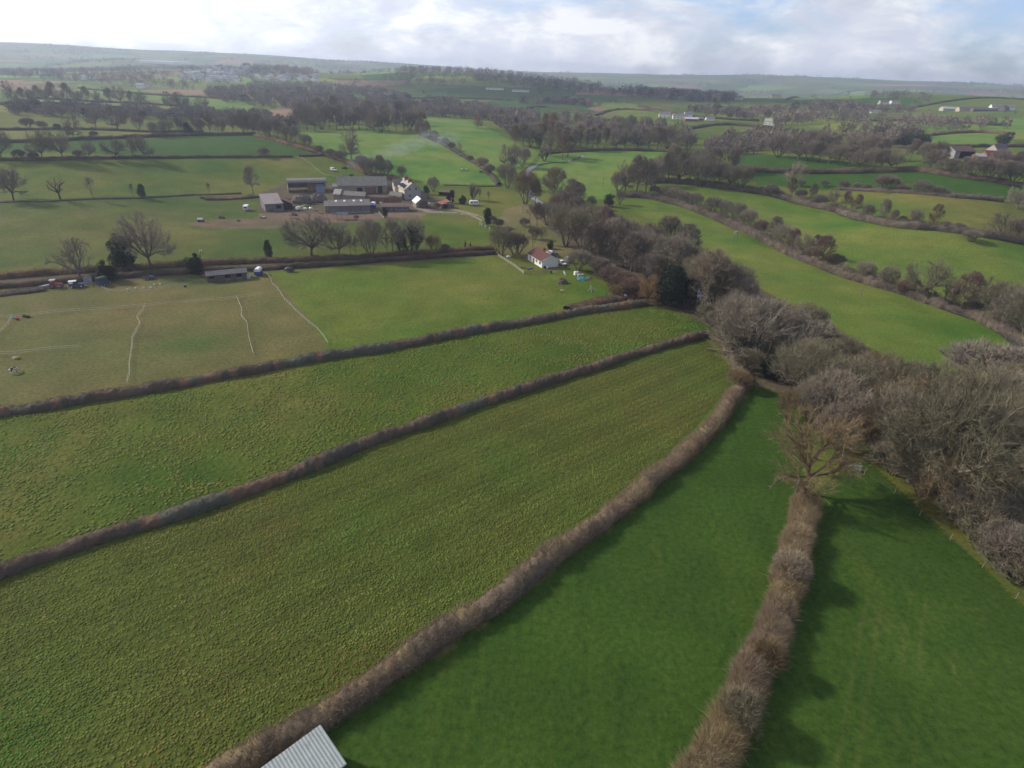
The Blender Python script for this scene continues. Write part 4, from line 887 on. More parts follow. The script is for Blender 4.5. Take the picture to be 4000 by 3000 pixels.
row('along the hedged lane below the farm', [('oak', 'dark', 674, 556, 90, 1.1), ('oak', 'dark', 733, 556, 72, .75), ('sapling', 'grey', 757, 552, 36), ('sapling', 'grey', 770, 552, 34), ('multi', 'grey', 803, 558, 76, .85), ('tall', 'grey', 850, 552, 72, .9), ('sapling', 'dark', 836, 552, 40), ('ivy', 'grey', 889, 549, 80, 1.1), ('ivy', 'dark', 868, 551, 48, .7),
    ('holly', 'yew', 583, 562, 40, .55), ('multi', 'ochre', 936, 543, 32, 1.1), ('bush', 'dark', 962, 545, 15, 1.2), ('conifer', 'ever', 1005, 540, 21, .6), ('conifer', 'ever', 1016, 541, 19, .6), ('multi', 'olive', 1082, 552, 56, 1.1), ('multi', 'olive', 1110, 550, 46, .9)], 'trees along the hedged lane')
row('in the hedge behind the parked vehicles', [('wide', 'grey', 172, 596, 74, .85), ('holly', 'ever', 274, 582, 70, .85), ('oak', 'grey', 328, 580, 112, .95), ('holly', 'ever', 238, 606, 42, 1), ('holly', 'ever', 424, 592, 42, .95), ('bush', 'dark', 222, 605, 18)], 'trees behind the parked vehicles')
row('in the river wood beyond the bungalow', [('multi', 'ochre', 1135, 441, 66, 1), ('alder', 'red', 1156, 440, 46, .9), ('alder', 'dark', 1228, 448, 44, 1), ('alder', 'purple', 1250, 447, 46, 1), ('multi', 'dark', 1276, 450, 25), ('holly', 'yew', 1316, 446, 26, 1.1), ('multi', 'grey', 1338, 442, 30, .9),
    ('sapling', 'pale', 1145, 488, 44, 1.3), ('alder', 'red', 1160, 488, 46, .9), ('multi', 'grey', 1180, 486, 44), ('multi', 'purple', 1205, 470, 48), ('bush', 'dark', 1132, 489, 16), ('multi', 'olive', 1222, 532, 78, 1.1), ('multi', 'olive', 1256, 545, 88, 1.1), ('multi', 'grey', 1285, 510, 62),
    ('alder', 'red', 1298, 548, 92, .85), ('alder', 'red', 1292, 566, 84, .8), ('tall', 'grey', 1330, 560, 80, 1.1), ('multi', 'grey', 1352, 540, 60), ('alder', 'dark', 1276, 570, 80, .9), ('tall', 'grey', 1316, 572, 90, 1), ('multi', 'grey', 1375, 560, 66), ('alder', 'purple', 1360, 600, 86, 1.1), ('multi', 'grey', 1395, 596, 84, 1.1),
    ('multi', 'purple', 1420, 590, 74), ('tall', 'grey', 1440, 622, 100, 1.3), ('multi', 'olive', 1455, 610, 84, 1.1), ('alder', 'dark', 1415, 640, 78, 1.1), ('holly', 'ever', 1445, 662, 78, 1.15), ('holly', 'ever', 1470, 652, 66, 1.1), ('oak', 'russet', 1402, 658, 58, .8), ('tall', 'pale', 1522, 677, 122, 1.2), ('multi', 'olive', 1548, 670, 98, 1), ('bush', 'olive', 1540, 702, 40, 1.2), ('bush', 'grey', 1562, 722, 46, 1.2), ('bush', 'olive', 1585, 750, 44, 1.1), ('multi', 'grey', 1578, 705, 70, 1),
    ('multi', 'olive', 1500, 658, 98, 1), ('multi', 'grey', 1580, 668, 86, 1), ('multi', 'olive', 1488, 620, 80), ('bush', 'grey', 1250, 583, 36, 1.1), ('bush', 'purple', 1290, 592, 30, 1.3), ('bush', 'red', 1318, 618, 34, 1.3), ('bush', 'red', 1345, 628, 36, 1.2), ('bush', 'red', 1366, 640, 34, 1.2), ('bush', 'ochre', 1330, 640, 20, 1.2),
    ('bush', 'dark', 1155, 517, 22), ('multi', 'dark', 1120, 548, 40), ('sapling', 'ochre', 1150, 534, 30, 1.2), ('sapling', 'ochre', 1172, 528, 34, 1.2), ('holly', 'yew', 1188, 537, 17, 1)] + [(('multi', 'alder', 'tall')[i % 3], ('grey', 'purple', 'olive', 'grey', 'dark')[i % 5], u, v, (62, 74, 80)[i % 3], 1.15) for i, (u, v) in enumerate([(1212, 505), (1240, 508), (1262, 528), (1322, 532), (1346, 578), (1372, 588), (1402, 612), (1432, 640), (1466, 592), (1512, 622), (1540, 640), (1596, 690), (1570, 650), (1478, 566), (1436, 556), (1398, 552), (1230, 470), (1196, 452), (1610, 715)])], 'trees of the river wood')
row('at the tip of the striped fields', [('wide', 'grey', 1645, 790, 122, 1.15), ('multi', 'grey', 1590, 760, 110, 1.1), ('oak', 'grey', 1690, 770, 108, 1.0), ('multi', 'dark', 1620, 740, 90), ('multi', 'olive', 1730, 740, 78, 1.1), ('alder', 'grey', 1760, 770, 70, 1.2), ('holly', 'ever', 1668, 815, 52, 1.1), ('bush', 'olive', 1612, 805, 42, 1.1), ('bush', 'ochre', 1592, 838, 34),
    ('multi', 'olive', 1720, 850, 100, 1.1), ('multi', 'olive', 1765, 830, 86, 1.1), ('bush', 'dark', 1700, 830, 45), ('multi', 'olive', 1810, 820, 80, 1.1), ('bush', 'olive', 1800, 780, 46, 1.3), ('multi', 'ochre', 1700, 905, 58, .9), ('multi', 'grey', 1745, 910, 78, 1)], 'trees at the tip of the striped fields')
row('in the streamside wood at the right', [('multi', 'olive', 1830, 890, 110, 1.2), ('multi', 'grey', 1790, 920, 105, 1.1), ('oak', 'olive', 1880, 900, 120, 1, BARKP), ('multi', 'purple', 1800, 968, 84, 1), ('multi', 'ochre', 1840, 975, 80, 1), ('oak', 'grey', 1890, 975, 130, .9, BARKP), ('multi', 'olive', 1935, 900, 105, 1.2), ('oak', 'olive', 1964, 1041, 215, .85, BARKP), ('oak', 'grey', 1935, 985, 130, .9, BARKP),
    ('oak', 'olive', 2036, 1094, 250, .85, BARKP), ('oak', 'olive', 2000, 960, 150, 1, BARKP), ('multi', 'olive', 2060, 940, 120, 1.2), ('oak', 'olive', 2110, 980, 170, 1, BARKP), ('ivy', 'olive', 2105, 1060, 190, 1), ('oak', 'grey', 2165, 1000, 170, 1, BARKP), ('oak', 'olive', 2190, 1110, 200, .9, BARKP), ('multi', 'olive', 2210, 960, 110, 1.2), ('holly', 'ever', 1915, 1002, 40, 1), ('multi', 'olive', 2150, 1075, 130, .9),
    ('bush', 'olive', 2106, 1165, 72, 1.3), ('bush', 'purple', 2185, 1250, 74, 1.2), ('bush', 'grey', 2075, 1130, 44, 1.2), ('bush', 'purple', 2215, 1190, 64, 1.2), ('bush', 'grey', 2160, 1180, 60, 1.2), ('bush', 'ochre', 2030, 1075, 36, 1.1), ('bush', 'olive', 2240, 1310, 80, 1.2), ('holly', 'ever', 2205, 1130, 50, 1), ('bush', 'grey', 1990, 1050, 34, 1.3)] + [(('multi', 'bush', 'multi', 'oak')[i % 4], ('olive', 'grey', 'olive', 'ochre', 'grey')[i % 5], u, v, (96, 56, 88, 120)[i % 4], 1.15) for i, (u, v) in enumerate([(1760, 880), (1812, 930), (1855, 940), (1905, 940), (1960, 950), (2015, 1005), (2065, 1010), (2120, 1020), (2170, 1060), (2205, 1050), (2090, 900), (2150, 930), (2205, 900), (2020, 900), (1975, 1010), (2070, 1075), (2130, 1110), (2200, 1180), (1880, 860), (2240, 1000), (2240, 1120), (1925, 1022), (1985, 1068), (2052, 1120), (2085, 1150), (2130, 1200), (2165, 1235)])], 'trees of the streamside wood')
row('at the right edge of the valley pasture', [('bush', 'dark', 2140, 848, 82, 1.5), ('bush', 'dark', 2190, 870, 78, 1.4), ('dead', 'pale', 2212, 800, 84, 1.1, BARKP)], 'bushes at the right edge')
row('standing at the end of the shaggy hedge', [('oak', 'ochre', 1738, 1064, 158, 1.0)], None)
row('growing in the shaggy hedge', [('bush', 'pale', 1699, 1256, 50, .8), ('bush', 'ochre', 1650, 1448, 46, .75), ('bush', 'olive', 1590, 1568, 54, .75)], 'bushes in the shaggy hedge')
row('by the valley pasture corner', [('oak', 'grey', 1349, 418, 68, .8), ('alder', 'purple', 1374, 420, 76, 1), ('alder', 'purple', 1394, 422, 70, 1), ('multi', 'purple', 1335, 416, 40), ('bush', 'dark', 1412, 423, 18), ('bush', 'dark', 1430, 425, 14)], 'trees by the pasture corner')
row('along the long right pasture hedge', [('bush', 'dark', 1412, 430, 14), ('multi', 'grey', 1437, 430, 24), ('bush', 'grey', 1455, 434, 25), ('bush', 'grey', 1477, 440, 24), ('multi', 'grey', 1500, 452, 34), ('multi', 'dark', 1537, 464, 36, 1.2), ('multi', 'dark', 1562, 470, 36), ('multi', 'purple', 1588, 482, 42), ('multi', 'grey', 1612, 494, 40), ('bush', 'red', 1640, 508, 28), ('alder', 'grey', 1668, 524, 52), ('multi', 'grey', 1688, 535, 48),
    ('alder', 'red', 1708, 545, 46), ('oak', 'grey', 1730, 552, 48, .7), ('alder', 'dark', 1756, 558, 46, .9), ('alder', 'red', 1772, 578, 62, 1.1), ('bush', 'red', 1752, 565, 26), ('bush', 'olive', 1802, 582, 28), ('sapling', 'pale', 1822, 597, 28), ('multi', 'grey', 1862, 606, 38, 1.1), ('multi', 'grey', 1912, 622, 42, 1), ('oak', 'olive', 1990, 646, 84, .95, BARKP), ('bush', 'red', 1950, 636, 26),
    ('holly', 'ever', 2008, 655, 24, 1.1), ('ivy', 'olive', 2042, 668, 66, .6), ('alder', 'red', 2070, 678, 82, 1, BARKP), ('holly', 'yew', 2096, 672, 30, 1.1), ('oak', 'olive', 2112, 682, 76, .8), ('multi', 'olive', 2148, 704, 84, 1.1), ('multi', 'grey', 2190, 724, 96, 1.1), ('multi', 'olive', 2215, 740, 100), ('bush', 'dark', 2097, 522, 20, 1.4)], 'trees along the long right hedge')
row('on the second right pasture hedge', [('bush', 'purple', 1664, 424, 22), ('sapling', 'pale', 1709, 426, 68, 1.3), ('alder', 'red', 1705, 427, 40, .8), ('bush', 'dark', 1728, 432, 20), ('alder', 'dark', 1752, 436, 36, .8), ('bush', 'dark', 1768, 446, 22), ('oak', 'grey', 1795, 442, 34, .8), ('alder', 'red', 1824, 454, 38, .9), ('alder', 'red', 1846, 462, 38, .9), ('multi', 'dark', 1872, 472, 28),
    ('tall', 'grey', 1902, 480, 46, .9), ('alder', 'red', 1928, 484, 28), ('holly', 'yew', 1948, 487, 20, 1.1), ('multi', 'grey', 1972, 489, 34), ('alder', 'ochre', 2014, 492, 46, .9), ('bush', 'dark', 2040, 497, 16), ('bush', 'dark', 2070, 500, 16), ('wide', 'olive', 2157, 508, 46, 1), ('bush', 'purple', 2205, 524, 44, 1.2), ('oak', 'grey', 2196, 452, 50, 1, BARKP)], 'trees on the second right hedge')
row('on the short yellowish pasture hedge', [('bush', 'dark', 1730, 403, 12), ('bush', 'dark', 1780, 404, 13), ('bush', 'dark', 1822, 408, 16), ('bush', 'grey', 1850, 410, 14), ('bush', 'grey', 1872, 411, 12), ('bush', 'purple', 1911, 413, 30, 1.3), ('bush', 'grey', 1948, 415, 16, 1.3), ('bush', 'purple', 1988, 418, 24, 1.1), ('bush', 'grey', 2022, 421, 17, 1.3), ('bush', 'grey', 2042, 423, 12)], 'bushes on the short hedge')
row('in the thicket left of right pastures', [(('multi', 'alder', 'oak', 'tall', 'multi')[i % 5], ('grey', 'purple', 'grey', 'olive', 'dark')[(i * 3 + i // 5) % 5], u, v, rt.uniform(44, 62), 1.0) for i, (u, v) in enumerate([(1420, 392), (1442, 393), (1464, 396), (1486, 399), (1508, 402), (1530, 404), (1552, 406), (1574, 408), (1452, 378), (1480, 376), (1508, 378), (1536, 380), (1562, 378), (1584, 376), (1410, 404), (1598, 412)])], 'thicket left of the right pastures')
row('in the wood above right pastures', [(('multi', 'alder', 'oak')[i % 3], ('dark', 'purple', 'grey', 'grey')[(i * 3) % 4], u, v, rt.uniform(38, 52), 1.1) for i, (u, v) in enumerate([(1680, 340), (1702, 343), (1724, 346), (1746, 348), (1768, 350), (1790, 353), (1812, 356), (1834, 360), (1856, 366), (1878, 368), (1900, 369), (1922, 369), (1770, 335), (1800, 336), (1840, 340), (1870, 345), (1900, 350), (1720, 330), (1750, 326)])]
    + [(('multi', 'alder')[i % 2], ('grey', 'purple', 'dark')[i % 3], u, v, rt.uniform(34, 50), 1.0) for i, (u, v) in enumerate([(2010, 368), (2030, 375), (2052, 380), (2075, 384), (2098, 388), (2120, 391), (2142, 394), (2164, 396), (2186, 398), (2208, 400), (2150, 375), (2190, 378), (1995, 352), (1965, 350), (2020, 352)])], 'wood above the right pastures')
row('in the pale copse across the river bend', [('poplar', 'pale', 1176, 310, 60, 1.3), ('poplar', 'pale', 1190, 314, 66, 1.3), ('poplar', 'pale', 1166, 312, 44, 1.4), ('poplar', 'pale', 1206, 318, 52, 1.3), ('poplar', 'pale', 1222, 322, 46, 1.5)] + [('poplar', 'pale', 1240 + i * 13, 324 - (i % 2) * 5, rt.uniform(36, 50), 1.6) for i in range(6)] + [('alder', 'ochre', 1112, 314, 40), ('alder', 'red', 1130, 316, 44), ('multi', 'dark', 1146, 318, 40), ('ivy', 'dark', 1164, 322, 44, .7),
    ('wide', 'olive', 1190, 336, 48, .8), ('alder', 'ochre', 1214, 344, 46, 1), ('alder', 'red', 1226, 340, 44, .9), ('ivy', 'grey', 1176, 348, 32, 1), ('multi', 'grey', 1128, 360, 40, 1), ('multi', 'grey', 1110, 350, 34), ('oak', 'grey', 1330, 322, 44, .8), ('oak', 'grey', 1350, 322, 48, .8), ('oak', 'dark', 1378, 321, 46, .9), ('oak', 'grey', 1402, 322, 50, .9), ('alder', 'red', 1420, 322, 44), ('multi', 'purple', 1440, 322, 46), ('oak', 'grey', 1462, 326, 50), ('multi', 'dark', 1484, 330, 40),
    ('oak', 'olive', 1346, 298, 38, 1), ('multi', 'purple', 1272, 285, 26), ('multi', 'purple', 1290, 287, 26), ('multi', 'grey', 1330, 287, 34), ('multi', 'olive', 1360, 288, 36), ('multi', 'grey', 1392, 290, 36), ('multi', 'grey', 1425, 286, 30)], 'pale copse across the river bend')
row('standing alone in the sunlit field behind the wood', [('oak', 'ochre', 1032, 277, 29, .9)], None)
# hedgerow scrub that could not be counted, and every wood farther off than these: merged clumps
# ------------------------------------------------------------------ hedges: each one a clipped or shaggy mass of twigs
HEDGE_MAT = veg_attr('hedge_twigs')
def hedge(name_label, pix, width, hgt, pal, dens=60, tl=.5, tw=.035, shag=0.3, seed=0, cat='hedge', group=None, name='hedge', step=None, gaps=(), lump=1.0, whip=.03):
    rng = np.random.RandomState(seed + 77)
    g = ground(pix); R = np.hypot(g[:, 0], g[:, 1]).mean()
    c, s = resample(g, step or max(.5, R / 260)); n = len(c)
    tng = norm(np.gradient(c, axis=0)); nr = np.c_[-tng[:, 1], tng[:, 0]]; z = height(c[:, 0], c[:, 1])
    c = c + nr * ((fbm(s / 14, s * 0 + seed, 3, seed) - .5) * width * .5)[:, None]
    hh = hgt * (1 - .38 * lump + .76 * lump * fbm(s / 6, s * 0 + seed + .5, 3, seed + 2)); ww = width * (1 - .25 * lump + .5 * lump * fbm(s / 5, s * 0 + seed + .3, 3, seed + 4))
    for a, b in gaps: hh[(s > a * s[-1]) & (s < b * s[-1])] *= 0.05
    prof = np.array([(-.5, 0), (-.52, .35), (-.46, .7), (-.28, .92), (0, 1), (.28, .92), (.46, .7), (.52, .35), (.5, 0)]); K = len(prof)
    j = rng.normal(size=(n, K)) * .06
    ox = prof[None, :, 0] * ww[:, None] * (1 + j); oz = prof[None, :, 1] * hh[:, None] * (1 + rng.normal(size=(n, K)) * .09) * .9
    V = np.stack([c[:, None, 0] + nr[:, None, 0] * ox, c[:, None, 1] + nr[:, None, 1] * ox, z[:, None] - .1 + oz], -1).reshape(-1, 3)
    i = np.arange(n - 1)[:, None] * K + np.arange(K - 1)[None]
    Fq = np.stack([i, i + 1, i + K + 1, i + K], -1).reshape(-1, 4); F = np.concatenate([Fq[:, [0, 1, 2]], Fq[:, [0, 2, 3]]])
    pal = np.array(pal); core = pal[0] * .55
    pf = fbm(s / 9, s * 0 + 2.2, 4, seed + 11); pi = np.clip((pf - .28) / .44 * len(pal), 0, len(pal) - .01)
    cv = np.repeat((pal[pi.astype(int)] * .7), K, 0) * rng.uniform(.8, 1.2, (n * K, 1))
    m = int(s[-1] * dens)
    k = rng.uniform(0, n - 1.001, m); k0 = k.astype(int); fr = (k - k0)[:, None]
    a = rng.randint(0, K - 1, m); fa = rng.uniform(0, 1, m)[:, None]
    VV = V.reshape(n, K, 3)
    P = (VV[k0, a] * (1 - fa) + VV[k0, a + 1] * fa) * (1 - fr) + (VV[k0 + 1, a] * (1 - fa) + VV[k0 + 1, a + 1] * fa) * fr
    keep = hh[k0] > .2 * hgt; P, k0, a = P[keep], k0[keep], a[keep]; m = len(P)
    pr = (prof[a] + prof[a + 1]) / 2; out = np.c_[nr[k0] * np.sign(pr[:, :1]) * np.abs(pr[:, :1]) * 1.6, pr[:, 1] * .9]
    D = norm(out * .6 + np.array((0, 0, .55)) + rng.normal(size=(m, 3)) * .45)
    Ln = tl * rng.uniform(.5, 1.3, m) * (1 + shag * (fbm(P[:, 0] / 2.5, P[:, 1] / 2.5, 2, seed + 5) - .35) * 4).clip(.4, 3); W = tw * rng.uniform(.6, 1.5, m)
    wh = rng.uniform(size=m) < whip * 2 * fbm(P[:, 0] / 3.5, P[:, 1] / 3.5, 2, seed + 8); Ln = np.where(wh, Ln * 1.35, Ln); W = np.where(wh, W * 1.15, W); D[wh] = norm(D[wh] + rng.normal(size=(int(wh.sum()), 3)) * .5)
    tv, tf = tri_twigs(P - D * Ln[:, None] * .3, D, Ln * 1.1, W, rng)
    pj = np.clip(pi[k0] + rng.normal(size=m) * .7, 0, len(pal) - .01).astype(int)
    tcol = np.repeat(pal[pj] * rng.uniform(.55, 1.4, (m, 1)) * np.where(wh, 1.2, 1.0)[:, None], 3, 0)
    o = link(name, np_mesh(name, np.concatenate([V, tv]), np.concatenate([F, tf + len(V)]), 3, np.concatenate([cv, tcol])), None, [HEDGE_MAT])
    return tag(o, name_label, cat, group)
TH = [(.29, .215, .14), (.245, .18, .125), (.31, .24, .14), (.225, .175, .125)]            # thorn: purple-brown
MIXH = [(0.179, 0.132, 0.096), (0.134, 0.115, 0.087), (0.242, 0.157, 0.106), (0.152, 0.148, 0.110)]            # clipped, bramble and ivy
DK = [(0.116, 0.085, 0.063), (0.090, 0.074, 0.056), (0.143, 0.102, 0.070)]
BRN = [(0.179, 0.115, 0.077), (0.233, 0.140, 0.084), (0.143, 0.102, 0.070)]
SHG = [(.30, .228, .138), (.265, .205, .13), (.31, .235, .12), (.275, .225, .125), (.26, .195, .135)]
hedge('brown thorn hedge curving from the metal-roofed shed to the wood', [(420, 1720), (520, 1652), (640, 1583), (775, 1497), (920, 1405), (1085, 1296), (1185, 1212), (1262, 1155), (1352, 1088), (1442, 1010), (1522, 938), (1582, 868), (1612, 828)], 2.5, 2.1, TH, 620, .6, .03, .9, 1, whip=.08)
hedge('clipped hedge dividing the two tussocky fields', [(-120, 1280), (-20, 1250), (100, 1205), (250, 1153), (400, 1107), (560, 1052), (700, 1000), (850, 939), (1000, 888), (1150, 837), (1300, 791), (1420, 753), (1528, 724)], 2.2, 1.7, MIXH, 340, .34, .035, .5, 2, lump=1.25)
hedge('dark clipped hedge below the worn horse paddocks', [(-120, 915), (-20, 898), (100, 880), (200, 864), (320, 847), (450, 823), (560, 802), (700, 775), (850, 752), (1000, 721), (1150, 695), (1280, 673), (1390, 656)], 2.6, 1.9, MIXH, 230, .38, .045, .5, 3, lump=1.25)
hedge('tall shaggy leafless hedge right of the deep green field', [(1470, 1740), (1520, 1668), (1556, 1610), (1590, 1530), (1628, 1445), (1655, 1382), (1680, 1302), (1700, 1243), (1712, 1190), (1728, 1130), (1738, 1085)], 3.0, 2.3, SHG, 1500, .95, .032, .6, 4, lump=.6, whip=.09)
hedge('scrubby hedge linking the striped field tip to the wood', [(1528, 724), (1560, 745), (1590, 790), (1612, 828)], 2.6, 1.6, [(.15, .12, .07), (.16, .13, .09)], 160, .7, .04, .6, 5)
hedge('thick dark hedge behind the parked vehicles and stable', [(-60, 626), (60, 617), (160, 609), (260, 600), (340, 595), (440, 588), (553, 583), (640, 578), (750, 571), (830, 564), (950, 556), (1068, 547)], 2.4, 1.6, DK, 110, .4, .06, .3, 6)
hedge('dark bramble hedge on the far side of the lane', [(-60, 606), (110, 592), (300, 580), (450, 571), (553, 567), (640, 565), (740, 561), (850, 553), (960, 546), (1065, 539)], 2.6, 1.8, BRN, 110, .55, .06, .7, 7)
hedge('low bank hedge below the far-left dead tree', [(-60, 440), (70, 436), (140, 433), (300, 428), (430, 421), (520, 418)], 1.8, .8, DK, 30, .4, .08, .4, 8)
hedge('brown bramble patch beside the white caravan', [(440, 431), (480, 429), (520, 427), (552, 424)], 6, 1.0, BRN, 90, .6, .08, .6, 9, name='bramble_patch', cat='bramble')
hedge('long clipped hedge along the foot of the deep green field', [(-60, 346), (100, 346), (320, 342), (420, 340), (553, 340), (632, 339)], 2.4, 1.7, DK, 26, .4, .09, .3, 10)
hedge('short clipped hedge right of the gateway above the van', [(646, 338), (690, 337), (706, 336)], 2.4, 1.7, DK, 30, .4, .09, .2, 11)
hedge('hedge along the top of the deep green field', [(-60, 308), (80, 307), (220, 301), (330, 296), (430, 293), (553, 292)], 3, 2.4, DK, 22, .7, .12, .6, 12)
hedge('overgrown hedge falling from the wood to the bonfire', [(553, 294), (600, 306), (640, 317), (700, 336), (750, 352), (790, 374), (850, 388), (880, 394)], 4, 2.6, BRN, 36, .9, .11, .7, 13)
hedge('scrubby hedge running down beside the smoke', [(908, 292), (935, 303), (962, 315), (1000, 338), (1040, 362), (1062, 382), (1080, 400)], 3, 2.2, [(.12, .10, .085), (.15, .12, .095)], 36, .8, .1, .8, 14)
hedge('low hedge between the bright field and the farm garden', [(958, 400), (1000, 401), (1040, 403), (1082, 402)], 1.5, .7, DK, 20, .4, .1, .3, 15)
hedge('bushy hedge across the right pastures behind the poles', [(1350, 425), (1400, 428), (1470, 444), (1540, 470), (1600, 495), (1640, 513), (1700, 545), (1790, 582), (1870, 611), (1960, 637), (2050, 667), (2130, 696), (2240, 756)], 5, 3.0, [(.165, .137, .10), (.19, .15, .11), (.14, .115, .09), (.175, .14, .115)], 130, 1.1, .06, 1.4, 16)
hedge('second bushy hedge across the right pastures', [(1410, 395), (1480, 396), (1600, 411), (1690, 428), (1790, 452), (1859, 474), (1930, 488), (2034, 497), (2134, 512), (2260, 540)], 4.5, 2.9, [(.165, .14, .105), (.185, .145, .11), (.13, .11, .085)], 100, 1.1, .07, 1.3, 17)
hedge('dark hedge ending in the yellowish pasture', [(1812, 409), (1890, 413), (1984, 418), (2060, 425), (2164, 435)], 3.2, 2.0, [(.19, .155, .125), (.16, .13, .11)], 70, .9, .08, 1.2, 18)
hedge('dark hedge under the wood above the right pastures', [(1600, 366), (1659, 371), (1740, 373), (1846, 373), (1930, 371), (1984, 370), (2084, 385), (2230, 408)], 5, 3.0, DK, 34, .9, .12, .6, 19)
hedge('hedge with dark shrubs beyond the red-brown barn', [(1915, 320), (1990, 321), (2080, 319), (2160, 318), (2230, 318)], 3, 2.4, DK, 22, .8, .12, .5, 20)
hedge('hedge round the bright oval field at the right', [(1900, 304), (1960, 300), (2040, 290), (2110, 287), (2190, 291)], 4, 2.6, BRN, 24, 1.0, .13, .7, 21)
hedge('hedge along the river flat below the pale copse', [(1180, 332), (1240, 328), (1330, 325), (1440, 328), (1490, 334)], 4, 2.0, DK, 26, .8, .12, .6, 22)
hedge('thin hedge on the far-left slope', [(-40, 282), (90, 281), (200, 281), (330, 286), (440, 286)], 3, 2.0, DK, 18, .8, .14, .6, 23)
hedge('hedge under the tall row in the far-left valley', [(-40, 228), (100, 224), (230, 231), (330, 238), (440, 247), (560, 252)], 4, 2.2, DK, 14, .9, .18, .5, 24)
hedge('rough scrub heap below the old red tractor', [(-30, 640), (30, 633), (70, 628), (95, 624)], 4, .8, [(.12, .095, .075), (.16, .12, .095)], 120, .6, .05, .9, 25, name='scrub_heap', cat='scrub')
hedge('tangled dead bracken along the hedge by the white bale', [(1225, 672), (1265, 664), (1300, 655), (1340, 648), (1378, 640)], 4.5, 1.5, [(.14, .095, .065), (.17, .11, .07), (.12, .085, .07)], 150, .8, .05, .6, 26, name='bracken_patch', cat='bracken')
for i_, (lab_, pts_) in enumerate([('thin hedge across the lit slope under the village', [(170, 191), (300, 203), (430, 211), (553, 219)]), ('thin hedge under the long lit slope in the valley', [(60, 213), (200, 220), (330, 226), (460, 236)]),
    ('hedge crossing the hillside below the middle ridge', [(820, 214), (930, 213), (1040, 214), (1110, 218)]), ('hedge over the knoll above the pale copse', [(1100, 246), (1160, 232), (1230, 238), (1290, 250)]),
    ('hedge over the knoll left of the white cottages', [(1290, 250), (1330, 238), (1400, 240), (1470, 250)]), ('hedge above the row of white cottages', [(1380, 230), (1450, 247), (1540, 256), (1640, 262)]),
    ('hedge on the crest of the right-hand hill', [(1700, 216), (1800, 207), (1900, 203), (2000, 206)]), ('hedge down the right-hand hill to the white farm', [(1980, 232), (2060, 218), (2140, 212), (2212, 216)]),
    ('hedge under the ploughed red field', [(1880, 262), (1980, 262), (2080, 266), (2180, 272)]), ('hedge below the row of white cottages', [(1470, 283), (1560, 270), (1650, 276), (1700, 282)]),
    ('hedge across the far right slope below the poplars', [(1690, 298), (1760, 294), (1830, 294), (1900, 304)])]):
    hedge(lab_, pts_, 4, 2.6, DK, 9, 1.2, .25, .6, 40 + i_, group='far hedges on the hills')
# ------------------------------------------------------------------ far woods: past counting, one mass of small crowns
def crowns(P, H, Rd, cols, rng, per=70, WD=.055, LD=.15):
    """many little bare crowns in one mesh: a trunk and shards of twig in a lumpy dome"""
    n = len(P); d = norm(rng.normal(size=(n, per, 3)) * np.array((1, 1, .9)))
    rr = rng.uniform(.35, 1.0, (n, per, 1)) ** .6 * (0.8 + .4 * rng.uniform(size=(n, per, 1)))
    C = P[:, None] + np.array((0, 0, 1.0)) * (H * .56)[:, None, None]
    Q = C + d * rr * np.stack([Rd, Rd, H * .46], -1)[:, None]
    D = norm(d * .8 + rng.normal(size=d.shape) * .6 + np.array((0, 0, .4))); s = norm(np.cross(D, rng.normal(size=D.shape)))
    L_ = (H * LD)[:, None, None] * rng.uniform(.6, 1.5, (n, per, 1)); W = (H * WD)[:, None, None] * rng.uniform(.6, 1.5, (n, per, 1))
    V = np.stack([Q - s * W, Q + s * W, Q + D * L_ * 1.6], 2).reshape(-1, 3)
    c = np.repeat(np.repeat(cols, per, 0) * rng.uniform(.7, 1.3, (n * per, 1)), 3, 0)
    t = np.stack([P + np.array((-.3, 0, -.5)), P + np.array((.3, 0, -.5)), C[:, 0] + np.array((0, 0, 1.0)) * (H * .1)[:, None]], 1).reshape(-1, 3)
    t2 = np.stack([P + np.array((0, -.3, -.5)), P + np.array((0, .3, -.5)), C[:, 0]], 1).reshape(-1, 3)
    V = np.concatenate([V, t, t2]); c = np.concatenate([c, np.full((len(t) * 2, 3), .06)])
    return V, c
rw = np.random.RandomState(3)
TP = np.array([(.215, .18, .145), (.165, .14, .12), (.20, .162, .138), (.215, .182, .125), (.24, .197, .152), (.04, .052, .036)])
PTS = []
def scatter(poly, n, hm=(8, 13), pal=(.3, .3, .2, .1, .1, 0.0)):
    g = ground(poly)[:, :2]; lo, hi = g.min(0), g.max(0); got = []
    while len(got) < n:
        p = rw.uniform(lo, hi, (400, 2)); p = p[inside(p[:, 0], p[:, 1], g)]; got += list(p)
        if not len(p): break
    got = np.array(got[:n])
    for x, y in got: PTS.append((x, y, rw.uniform(*hm), rw.choice(6, p=np.array(pal) / sum(pal))))
scatter([(820, 178), (850, 160), (900, 153), (1000, 156), (1100, 162), (1200, 172), (1290, 186), (1300, 192), (1220, 190), (1120, 184), (1000, 183), (900, 190)], 1500, (11, 16))
scatter([(1010, 172), (1120, 172), (1270, 190), (1340, 200), (1500, 205), (1600, 218), (1560, 226), (1420, 214), (1300, 206), (1180, 200), (1090, 184)], 800, (10, 15), (.2, .3, .1, 0, 0, .5))
scatter([(470, 168), (520, 152), (580, 147), (640, 152), (690, 162), (640, 176), (560, 172)], 400, (10, 16), (.3, .3, .1, .1, 0, .25))
scatter([(380, 165), (470, 162), (640, 178), (780, 178), (770, 190), (600, 188), (420, 182)], 80, (5, 9), (.3, .3, .1, .1, 0, .3))
scatter([(553, 182), (640, 184), (800, 196), (880, 214), (900, 232), (880, 250), (760, 246), (600, 238), (480, 222), (440, 205)], 460, (8, 12), (.3, .4, .3, 0, 0, .05))
